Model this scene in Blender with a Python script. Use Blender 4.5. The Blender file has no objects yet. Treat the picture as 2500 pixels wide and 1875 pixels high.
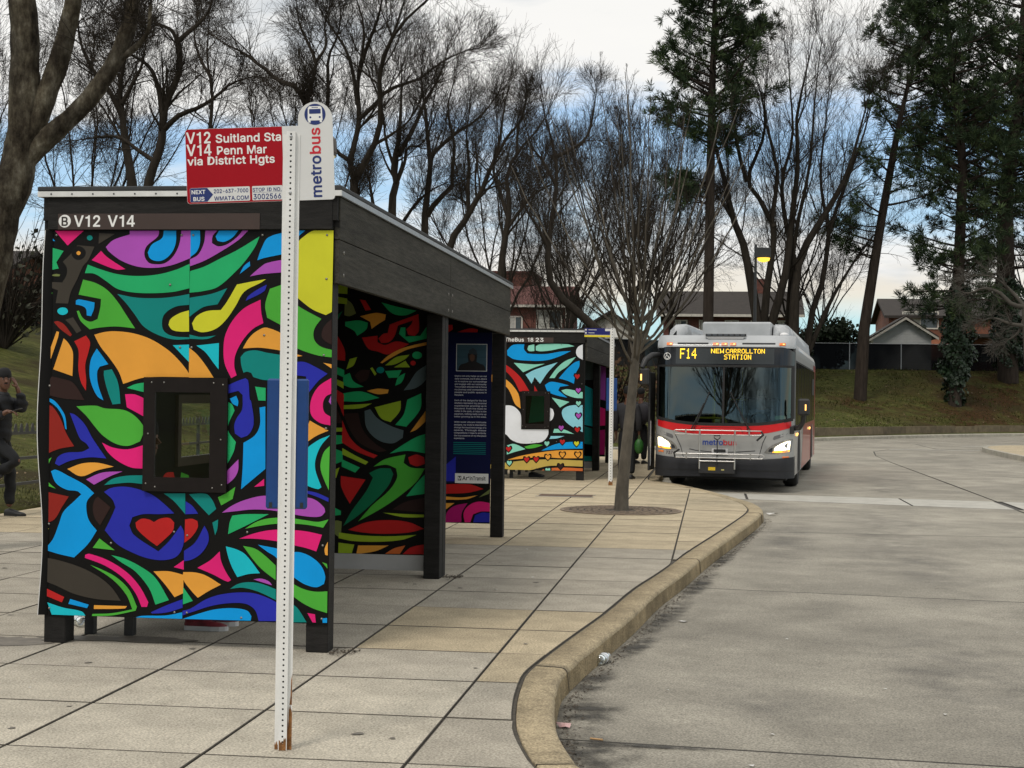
import bpy, bmesh, math, random
import numpy as np
from mathutils import Vector, Matrix, Euler

scene = bpy.context.scene
COL = scene.collection
R = math.radians
random.seed(7)

# ---------------------------------------------------------------- camera
CAM_H = 1.6
FOC = 3702.05 / 2500.0 * 36.0
YAW, PITCH, ROLL = 0.132190890, 0.00732308728, 0.0133582852
cam = bpy.data.cameras.new('camera')
cam.sensor_width = 36.0
cam.sensor_fit = 'HORIZONTAL'
cam.lens = FOC
cam.clip_start = 0.1
cam.clip_end = 3000
cam_o = bpy.data.objects.new('camera', cam)
COL.objects.link(cam_o)
fwd = Vector((-math.sin(YAW)*math.cos(PITCH), math.cos(YAW)*math.cos(PITCH), math.sin(PITCH)))
rgt = Vector((math.cos(YAW), math.sin(YAW), 0))
upv = rgt.cross(fwd)
r2 = math.cos(ROLL)*rgt + math.sin(ROLL)*upv
u2 = -math.sin(ROLL)*rgt + math.cos(ROLL)*upv
cam_o.matrix_world = Matrix(((r2.x, u2.x, -fwd.x, 0), (r2.y, u2.y, -fwd.y, 0), (r2.z, u2.z, -fwd.z, CAM_H), (0, 0, 0, 1)))
scene.camera = cam_o

# ---------------------------------------------------------------- sky, sun, exposure
SUN_EL, SUN_AZ = R(54), R(205)      # azimuth clockwise from +Y: the sun stands behind the camera, a little left
world = bpy.data.worlds.new('World')
scene.world = world
world.use_nodes = True
wn, wl = world.node_tree.nodes, world.node_tree.links
wn.clear()
def W(t, **k):
    n = wn.new(t)
    for a, b in k.items():
        setattr(n, a, b)
    return n
def wmath(op, a, b=None, c=None):
    n = W('ShaderNodeMath', operation=op)
    for i, v in enumerate((a, b, c)):
        if v is None:
            continue
        if isinstance(v, (int, float)):
            n.inputs[i].default_value = v
        else:
            wl.new(v, n.inputs[i])
    return n.outputs[0]
wout = W('ShaderNodeOutputWorld')
wbg = W('ShaderNodeBackground')
wbg.inputs['Strength'].default_value = 0.1
sky = W('ShaderNodeTexSky', sky_type='NISHITA')
sky.sun_disc = False
sky.sun_elevation = SUN_EL
sky.sun_rotation = SUN_AZ
tc = W('ShaderNodeTexCoord')
sep = W('ShaderNodeSeparateXYZ')
wl.new(tc.outputs['Generated'], sep.inputs[0])
zc = wmath('MAXIMUM', sep.outputs['Z'], 0.0)
den = wmath('ADD', zc, 0.30)
cmb = W('ShaderNodeCombineXYZ')
wl.new(wmath('DIVIDE', sep.outputs['X'], den), cmb.inputs[0])
wl.new(wmath('DIVIDE', sep.outputs['Y'], den), cmb.inputs[1])
def wnoise(scale, detail, off=(0, 0, 0), stretch=(1, 1, 1), rough=0.55):
    mp = W('ShaderNodeMapping')
    mp.inputs['Location'].default_value = off
    mp.inputs['Scale'].default_value = stretch
    wl.new(cmb.outputs[0], mp.inputs[0])
    n = W('ShaderNodeTexNoise')
    n.inputs['Scale'].default_value = scale
    n.inputs['Detail'].default_value = detail
    n.inputs['Roughness'].default_value = rough
    wl.new(mp.outputs[0], n.inputs['Vector'])
    return n.outputs['Fac']
def wramp(fac, stops, interp='LINEAR'):
    r = W('ShaderNodeValToRGB')
    r.color_ramp.interpolation = interp
    e = r.color_ramp.elements
    e[0].position, e[0].color = stops[0][0], (*stops[0][1], 1)
    e[1].position, e[1].color = stops[1][0], (*stops[1][1], 1)
    for p, c in stops[2:]:
        x = e.new(p)
        x.color = (*c, 1)
    wl.new(fac, r.inputs[0])
    return r.outputs[0]
def wmix(f, a, b, bt='MIX'):
    n = W('ShaderNodeMix', data_type='RGBA', blend_type=bt)
    for s, v in ((n.inputs[0], f), (n.inputs[6], a), (n.inputs[7], b)):
        if isinstance(v, (int, float)):
            s.default_value = v
        elif isinstance(v, tuple):
            s.default_value = (*v, 1)
        else:
            wl.new(v, s)
    return n.outputs[2]
g = lambda v: (v, v, v)
# clear air between the clouds: hazy cyan at the horizon, a cream bank of far cloud, then blue
band = wramp(zc, [(0.0, (6.0, 8.8, 9.2)), (0.050, (5.8, 8.8, 9.4)), (0.068, (9.4, 8.5, 7.2)), (0.086, (9.2, 8.4, 7.3)), (0.105, (5.2, 7.8, 10.0)),
                  (0.17, (4.6, 7.0, 9.9)), (0.30, (3.5, 5.4, 9.0)), (1.0, (2.8, 4.5, 8.2))])
clear = wmix(0.15, band, sky.outputs[0])
n1 = wnoise(2.3, 7, (3.1, 1.7, 0), (0.55, 1, 1))
n2 = wnoise(7.0, 6, (9.2, 4.4, 0), (0.6, 1, 1))
csum = wmath('ADD', wmath('MULTIPLY', n1, 0.68), wmath('MULTIPLY', n2, 0.32))
# more cloud higher up
cov = wramp(zc, [(0.0, g(-0.05)), (0.10, g(-0.06)), (0.16, g(0.0)), (0.215, g(0.22)), (0.5, g(0.26)), (1.0, g(0.22))])
cm = wmath('ADD', csum, cov)
mask = wramp(cm, [(0.47, g(0.0)), (0.64, g(1.0))], 'EASE')
n3 = wnoise(4.2, 6, (-4.3, 11.7, 0), (0.5, 1, 1))
ccol = wramp(n3, [(0.33, (5.8, 6.2, 6.6)), (0.40, (7.8, 8.0, 8.1)), (0.47, (9.5, 9.4, 9.15)), (0.75, (9.9, 9.75, 9.4))])
wl.new(wmix(mask, clear, ccol), wbg.inputs['Color'])
wl.new(wbg.outputs[0], wout.inputs[0])

sun = bpy.data.lights.new('sun', 'SUN')
sun.energy = 1.5
sun.angle = R(14)
sun.color = (1.0, 0.93, 0.84)
sun_o = bpy.data.objects.new('sun', sun)
COL.objects.link(sun_o)
sdir = Vector((math.sin(SUN_AZ)*math.cos(SUN_EL), math.cos(SUN_AZ)*math.cos(SUN_EL), math.sin(SUN_EL)))
sun_o.rotation_euler = sdir.to_track_quat('Z', 'Y').to_euler()
sun_o.location = (0, -20, 40)
scene.view_settings.view_transform = 'Standard'
scene.view_settings.look = 'None'
scene.view_settings.exposure = 0.0
scene.view_settings.gamma = 1.0
scene.view_settings.use_curve_mapping = False

# ---------------------------------------------------------------- helpers
def lin(c):
    return tuple(((v/255)/12.92 if v/255 <= 0.04045 else ((v/255+0.055)/1.055)**2.4) for v in c)

MATS = {}
def mat(name, col, rough=0.7, var=0.0, vscale=8.0, bump=0.0, bscale=60.0, metal=0.0, spec=0.5, detail=5, stretch=None, var2=0.0, v2scale=0.8,
        rnd=0.0, emit=None, estr=0.0, speck=0.0, coat=0.0, pits=0.0, pscale=38):
    """one procedural surface: base colour broken up by two sizes of noise, fine relief, optional per-object variation"""
    if name in MATS:
        return MATS[name]
    m = bpy.data.materials.new(name)
    m.use_nodes = True
    nt = m.node_tree
    N, L = nt.nodes, nt.links
    b = N['Principled BSDF']
    b.inputs['Roughness'].default_value = rough
    b.inputs['Metallic'].default_value = metal
    b.inputs['Specular IOR Level'].default_value = spec
    b.inputs['Coat Weight'].default_value = coat
    b.inputs['Base Color'].default_value = (*col, 1)
    cur = None
    def co(sc):
        t = N.new('ShaderNodeTexCoord')
        mp = N.new('ShaderNodeMapping')
        mp.inputs['Scale'].default_value = stretch if stretch else (1, 1, 1)
        L.new(t.outputs['Object'], mp.inputs[0])
        n = N.new('ShaderNodeTexNoise')
        n.inputs['Scale'].default_value = sc
        n.inputs['Detail'].default_value = detail
        n.inputs['Roughness'].default_value = 0.6
        L.new(mp.outputs[0], n.inputs['Vector'])
        return n.outputs['Fac']
    def mul(cur, fac, amt, lo=0.32, hi=0.68):
        r = N.new('ShaderNodeMapRange')
        r.inputs[1].default_value, r.inputs[2].default_value = lo, hi
        r.inputs[3].default_value, r.inputs[4].default_value = (1-amt, 1+amt*0.6) if amt > 0 else (1.0, 1+amt)
        L.new(fac, r.inputs[0])
        mx = N.new('ShaderNodeMix')
        mx.data_type, mx.blend_type = 'RGBA', 'MULTIPLY'
        mx.inputs[0].default_value = 1
        if cur is None:
            mx.inputs[6].default_value = (*col, 1)
        else:
            L.new(cur, mx.inputs[6])
        L.new(r.outputs[0], mx.inputs[7])
        return mx.outputs[2]
    if var:
        cur = mul(cur, co(vscale), var)
    if var2:
        cur = mul(cur, co(v2scale), var2)
    if speck:
        cur = mul(cur, co(85), speck, 0.30, 0.70)
    if pits:
        cur = mul(cur, co(pscale), -pits, 0.60, 0.70)
    if rnd:
        oi = N.new('ShaderNodeObjectInfo')
        cur = mul(cur, oi.outputs['Random'], rnd, 0, 1)
    if cur is not None:
        L.new(cur, b.inputs['Base Color'])
    if bump:
        bp = N.new('ShaderNodeBump')
        bp.inputs['Strength'].default_value = bump
        bp.inputs['Distance'].default_value = 0.01
        L.new(co(bscale), bp.inputs['Height'])
        L.new(bp.outputs[0], b.inputs['Normal'])
    if emit:
        b.inputs['Emission Color'].default_value = (*emit, 1)
        b.inputs['Emission Strength'].default_value = estr
    MATS[name] = m
    return m

def glass(name, tint, amount=0.75, rough=0.03, refl=(0.9, 0.95, 0.95)):
    if name in MATS:
        return MATS[name]
    m = bpy.data.materials.new(name)
    m.use_nodes = True
    nt = m.node_tree
    N, L = nt.nodes, nt.links
    N.remove(N['Principled BSDF'])
    tr = N.new('ShaderNodeBsdfTransparent')
    tr.inputs[0].default_value = (*tint, 1)
    gl = N.new('ShaderNodeBsdfGlossy')
    gl.inputs['Roughness'].default_value = rough
    gl.inputs[0].default_value = (*refl, 1)
    fr = N.new('ShaderNodeFresnel')
    fr.inputs[0].default_value = 1.5
    ma = N.new('ShaderNodeMath')
    ma.operation = 'MULTIPLY_ADD'
    ma.inputs[1].default_value = 1.0
    ma.inputs[2].default_value = 1-amount
    L.new(fr.outputs[0], ma.inputs[0])
    mx = N.new('ShaderNodeMixShader')
    L.new(ma.outputs[0], mx.inputs[0])
    L.new(tr.outputs[0], mx.inputs[1])
    L.new(gl.outputs[0], mx.inputs[2])
    L.new(mx.outputs[0], N['Material Output'].inputs[0])
    MATS[name] = m
    return m

class MB:
    """collects faces, then links them as one mesh object"""
    def __init__(s):
        s.v, s.f, s.mi, s.sm = [], [], [], []
        s.M = None
    def add(s, vs, fs, mi=0, smooth=False):
        o = len(s.v)
        if s.M is not None:
            vs = [tuple(s.M @ Vector(p)) for p in vs]
        s.v += [tuple(p) for p in vs]
        for f in fs:
            s.f.append(tuple(i+o for i in f))
            s.mi.append(mi)
            s.sm.append(smooth)
        return s
    def box(s, x0, x1, y0, y1, z0, z1, mi=0, bev=0.0):
        if bev <= 0:
            v = [(x0,y0,z0),(x1,y0,z0),(x1,y1,z0),(x0,y1,z0),(x0,y0,z1),(x1,y0,z1),(x1,y1,z1),(x0,y1,z1)]
            return s.add(v, [(0,3,2,1),(4,5,6,7),(0,1,5,4),(1,2,6,5),(2,3,7,6),(3,0,4,7)], mi)
        b = min(bev, (x1-x0)/2.01, (y1-y0)/2.01, (z1-z0)/2.01)
        X, Y, Z = (x0, x1), (y0, y1), (z0, z1)
        v, idx = [], {}
        for i in (0, 1):
            for j in (0, 1):
                for k in (0, 1):
                    sx, sy, sz = (1, -1)[i], (1, -1)[j], (1, -1)[k]
                    for a in range(3):
                        p = [X[i]+sx*b, Y[j]+sy*b, Z[k]+sz*b]
                        p[a] = (X[i], Y[j], Z[k])[a]
                        idx[(i, j, k, a)] = len(v)
                        v.append(tuple(p))
        f = []
        I = idx
        for i in (0, 1):
            q = [I[(i,0,0,0)], I[(i,1,0,0)], I[(i,1,1,0)], I[(i,0,1,0)]]
            f.append(tuple(q if i else q[::-1]))
            q = [I[(0,i,0,1)], I[(0,i,1,1)], I[(1,i,1,1)], I[(1,i,0,1)]]
            f.append(tuple(q if i else q[::-1]))
            q = [I[(0,0,i,2)], I[(1,0,i,2)], I[(1,1,i,2)], I[(0,1,i,2)]]
            f.append(tuple(q if i else q[::-1]))
        for i in (0, 1):
            for j in (0, 1):
                f.append((I[(i,j,0,0)], I[(i,j,1,0)], I[(i,j,1,1)], I[(i,j,0,1)]))
                f.append((I[(i,0,j,0)], I[(i,1,j,0)], I[(i,1,j,2)], I[(i,0,j,2)]))
                f.append((I[(0,i,j,1)], I[(1,i,j,1)], I[(1,i,j,2)], I[(0,i,j,2)]))
                for k in (0, 1):
                    f.append((I[(i,j,k,0)], I[(i,j,k,1)], I[(i,j,k,2)]))
        return s.add(v, f, mi)
    def tube(s, pts, r, n=8, mi=0, cap=True, smooth=True):
        pts = [Vector(p) for p in pts]
        rr = r if isinstance(r, (list, tuple)) else [r]*len(pts)
        vs, fs = [], []
        ref = None
        for i, p in enumerate(pts):
            t = (pts[min(i+1, len(pts)-1)]-pts[max(i-1, 0)]).normalized()
            if ref is None:
                ref = Vector((0, 0, 1)) if abs(t.z) < 0.9 else Vector((1, 0, 0))
            a = (ref - t*ref.dot(t)).normalized()
            ref = a
            b = t.cross(a)
            for k in range(n):
                an = 2*math.pi*k/n
                vs.append(p + (a*math.cos(an)+b*math.sin(an))*rr[i])
        for i in range(len(pts)-1):
            for k in range(n):
                fs.append((i*n+k, i*n+(k+1) % n, (i+1)*n+(k+1) % n, (i+1)*n+k))
        s.add(vs, fs, mi, smooth)
        if cap:
            s.add(vs[:n], [tuple(range(n))[::-1]], mi)
            s.add(vs[-n:], [tuple(range(n))], mi)
        return s
    def lathe(s, prof, n=16, mi=0, at=(0, 0, 0), axis='Z', smooth=True):
        vs, fs = [], []
        for r, h in prof:
            for k in range(n):
                a = 2*math.pi*k/n
                c, d = r*math.cos(a), r*math.sin(a)
                p = {'Z': (c, d, h), 'X': (h, c, d), 'Y': (c, h, d)}[axis]
                vs.append((p[0]+at[0], p[1]+at[1], p[2]+at[2]))
        for i in range(len(prof)-1):
            for k in range(n):
                fs.append((i*n+k, i*n+(k+1) % n, (i+1)*n+(k+1) % n, (i+1)*n+k))
        return s.add(vs, fs, mi, smooth)
    def prism(s, poly, axis, a0, a1, mi=0):
        """extrude a 2-D outline along an axis ('X','Y','Z')"""
        def P(u, v, a):
            return {'X': (a, u, v), 'Y': (u, a, v), 'Z': (u, v, a)}[axis]
        n = len(poly)
        vs = [P(u, v, a0) for u, v in poly]+[P(u, v, a1) for u, v in poly]
        fs = [tuple(range(n))[::-1], tuple(range(n, 2*n))]+[(i, (i+1) % n, n+(i+1) % n, n+i) for i in range(n)]
        return s.add(vs, fs, mi)
    def flat(s, poly, y, mi=0, th=0.0):
        """upright outline in x,z facing -Y at plane y; thickness th behind it"""
        a = sum(poly[i][0]*poly[(i+1) % len(poly)][1]-poly[(i+1) % len(poly)][0]*poly[i][1] for i in range(len(poly)))
        if a < 0:
            poly = poly[::-1]
        if th:
            n = len(poly)
            vs = [(u, y, v) for u, v in poly]+[(u, y+th, v) for u, v in poly]
            return s.add(vs, [tuple(range(n)), tuple(range(n, 2*n))[::-1]]+[(i, n+i, n+(i+1) % n, (i+1) % n) for i in range(n)], mi)
        return s.add([(u, y, v) for u, v in poly], [tuple(range(len(poly)))], mi)
    def ball(s, c, r, mi=0, nu=12, nv=8, sc=(1, 1, 1)):
        vs, fs = [(c[0], c[1], c[2]-r*sc[2])], []
        for i in range(1, nv):
            th = math.pi*i/nv-math.pi/2
            for k in range(nu):
                a = 2*math.pi*k/nu
                vs.append((c[0]+r*sc[0]*math.cos(th)*math.cos(a), c[1]+r*sc[1]*math.cos(th)*math.sin(a), c[2]+r*sc[2]*math.sin(th)))
        vs.append((c[0], c[1], c[2]+r*sc[2]))
        for k in range(nu):
            fs.append((0, 1+(k+1) % nu, 1+k))
            fs.append((len(vs)-1, len(vs)-1-nu+k, len(vs)-1-nu+(k+1) % nu))
        for i in range(nv-2):
            for k in range(nu):
                fs.append((1+i*nu+k, 1+i*nu+(k+1) % nu, 1+(i+1)*nu+(k+1) % nu, 1+(i+1)*nu+k))
        return s.add(vs, fs, mi, True)
    def mesh(s, name, mats):
        me = bpy.data.meshes.new(name)
        me.from_pydata(s.v, [], s.f)
        for m in (mats if isinstance(mats, (list, tuple)) else [mats]):
            me.materials.append(m)
        me.polygons.foreach_set('material_index', s.mi)
        me.polygons.foreach_set('use_smooth', s.sm)
        me.update()
        return me
    def obj(s, name, mats, parent=None, loc=None, kind=None, label=None):
        return link(name, s.mesh(name, mats), parent, loc, kind, label)

def link(name, data, parent=None, loc=None, kind=None, label=None):
    o = bpy.data.objects.new(name, data)
    COL.objects.link(o)
    if parent:
        o.parent = parent
    if loc:
        o.location = loc
    if kind:
        o['kind'] = kind
    if label:
        o['label'] = label
    return o
def tag(o, label, cat, group=None):
    o['label'] = label
    o['category'] = cat
    if group:
        o['group'] = group
    return o
def thing(name, label, cat, loc=(0, 0, 0), rz=0.0, group=None):
    o = bpy.data.objects.new(name, None)
    COL.objects.link(o)
    o.empty_display_size = 0.2
    o.location = loc
    o.rotation_euler = (0, 0, rz)
    return tag(o, label, cat, group)
def copy_tree(o, parent=None):
    c = o.copy()
    COL.objects.link(c)
    if parent:
        c.parent = parent
    for ch in list(o.children):
        copy_tree(ch, c)
    return c
def arrays_mesh(name, V, F, mats, smooth=False, mi=None):
    """numpy verts (n,3) and faces (m,k) to a mesh"""
    me = bpy.data.meshes.new(name)
    k = F.shape[1]
    me.vertices.add(len(V))
    me.vertices.foreach_set('co', np.ascontiguousarray(V, dtype=np.float32).ravel())
    me.loops.add(F.size)
    me.loops.foreach_set('vertex_index', np.ascontiguousarray(F, dtype=np.int32).ravel())
    me.polygons.add(len(F))
    me.polygons.foreach_set('loop_start', np.arange(0, F.size, k, dtype=np.int32))
    me.polygons.foreach_set('use_smooth', np.full(len(F), smooth, dtype=bool))
    if mi is not None:
        me.polygons.foreach_set('material_index', np.ascontiguousarray(mi, dtype=np.int32))
    for m in (mats if isinstance(mats, (list, tuple)) else [mats]):
        me.materials.append(m)
    me.update(calc_edges=True)
    return me
def spline(pts, closed=True, sub=5, corner=47):
    """Catmull-Rom through 2-D points; sharp turns stay sharp"""
    n = len(pts)
    P = [Vector(p) for p in pts]
    sharp = []
    for i in range(n):
        a, b = P[i]-P[i-1], P[(i+1) % n]-P[i]
        if a.length < 1e-9 or b.length < 1e-9:
            sharp.append(True)
        else:
            sharp.append(abs(a.angle(b)) > R(corner))
    out = []
    for i in range(n if closed else n-1):
        p1, p2 = P[i], P[(i+1) % n]
        p0, p3 = P[i-1], P[(i+2) % n]
        if not closed:
            if i == 0: p0 = p1
            if i == n-2: p3 = p2
        d = (p2-p1).length
        m1 = (p2-p1)*0.9 if sharp[i] else (p2-p0).normalized()*d if (p2-p0).length > 1e-9 else (p2-p1)
        m2 = (p2-p1)*0.9 if sharp[(i+1) % n] else (p3-p1).normalized()*d if (p3-p1).length > 1e-9 else (p2-p1)
        for k in range(sub):
            t = k/sub
            h = (2*t**3-3*t**2+1)*p1+(t**3-2*t**2+t)*m1+(-2*t**3+3*t**2)*p2+(t**3-t**2)*m2
            out.append(tuple(h))
    if not closed:
        out.append(tuple(P[-1]))
    return out

def text_mesh(txt, space=1.0):
    """lay out the stored letter outlines (grotesque sans, 1/1000 em) as one filled outline"""
    cu = bpy.data.curves.new('lettering', 'CURVE')
    cu.dimensions = '2D'
    cu.fill_mode = 'FRONT'
    x = 0.0
    for ch in txt:
        if ch == ' ':
            x += 0.21*space
            continue
        adv, loops = GLYPHS[ch].split(';', 1)
        for lp in loops.split('|'):
            q = lp.split()
            sp = cu.splines.new('POLY')
            sp.points.add(len(q)//2-1)
            for i in range(len(q)//2):
                sp.points[i].co = (x+int(q[2*i])/1000, int(q[2*i+1])/1000, 0, 1)
            sp.use_cyclic_u = True
        x += (int(adv)/1000+0.012)*space
    o = bpy.data.objects.new('lettering', cu)
    COL.objects.link(o)
    dg = bpy.context.evaluated_depsgraph_get()
    me = bpy.data.meshes.new_from_object(o.evaluated_get(dg))
    bpy.data.objects.remove(o)
    bpy.data.curves.remove(cu)
    return me
def text(txt, u, v, y, cap, width, m, parent, bold=0.015, rot=0.0, name='lettering', M=None, space=1.0, line=1.0, align='LEFT'):
    """lettering standing upright facing -Y: left edge u, baseline v, capital height cap, total width (None: natural)"""
    me = text_mesh(txt, space)
    co = np.empty(len(me.vertices)*3)
    me.vertices.foreach_get('co', co)
    co = co.reshape(-1, 3)
    s = cap/0.527
    w = co[:, 0].max()-co[:, 0].min()
    sx = s if width is None else width/w
    x0 = co[:, 0].min() if align == 'LEFT' else 0.0
    T = Matrix.Translation((u, y, v)) @ Matrix.Rotation(rot, 4, 'Y') @ Matrix.Rotation(R(90), 4, 'X') @ Matrix.Diagonal((sx, s, 1, 1)) @ Matrix.Translation((-x0, 0, 0))
    if M is not None:
        T = M @ T
    me.transform(T)
    me.materials.clear()
    me.materials.append(m)
    return link(name, me, parent)

# ---------------------------------------------------------------- shared materials
SLAB_GREY = mat('paving_grey', (0.455, 0.415, 0.34), 0.85, 0.15, 3.5, 0.5, 130, var2=0.12, v2scale=0.9, rnd=0.10, speck=0.55, pits=0.35, spec=0.25)
SLAB_PALE = mat('paving_pale', (0.52, 0.475, 0.385), 0.85, 0.15, 3.5, 0.5, 130, var2=0.12, v2scale=0.9, rnd=0.06, speck=0.55, pits=0.35, spec=0.25)
SLAB_TAN = mat('paving_tan', (0.53, 0.445, 0.305), 0.85, 0.15, 3.5, 0.5, 130, var2=0.12, v2scale=0.9, rnd=0.10, speck=0.55, pits=0.35, spec=0.25)
KERBM = mat('kerb_aggregate', (0.47, 0.385, 0.25), 0.85, 0.22, 11, 0.9, 110, var2=0.22, v2scale=1.9, rnd=0.09, speck=0.6, spec=0.25)
JOINT = mat('joint_dirt', (0.075, 0.066, 0.052), 0.95, 0.4, 20)
WOOD = mat('black_stained_timber', (0.017, 0.016, 0.015), 0.7, 0.35, 9, 0.35, 30, stretch=(1, 1, 6), var2=0.3, v2scale=1.2, spec=0.2)
WOODX = mat('weathered_fascia_timber', (0.052, 0.049, 0.040), 0.8, 0.40, 8, 0.5, 30, stretch=(6, 0.5, 6), var2=0.40, v2scale=0.9, spec=0.2)
WHITE_METAL = mat('white_metal', (0.66, 0.66, 0.645), 0.45, 0.08, 12, 0, var2=0.06)
GALV = mat('galvanised_steel', (0.42, 0.43, 0.44), 0.4, 0.12, 20, 0.05, 60, metal=0.7)
BLACK = mat('black_plastic', (0.018, 0.018, 0.019), 0.5, 0.15, 15)
DKMETAL = mat('dark_painted_metal', (0.02, 0.021, 0.022), 0.45, 0.2, 12)
BROWN_METAL = mat('brown_metal', (0.055, 0.040, 0.030), 0.5, 0.15, 10)
SCREW = mat('screw_head', (0.25, 0.24, 0.22), 0.4, metal=0.8)
LETTER = mat('white_lettering', (0.80, 0.80, 0.78), 0.5)

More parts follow.
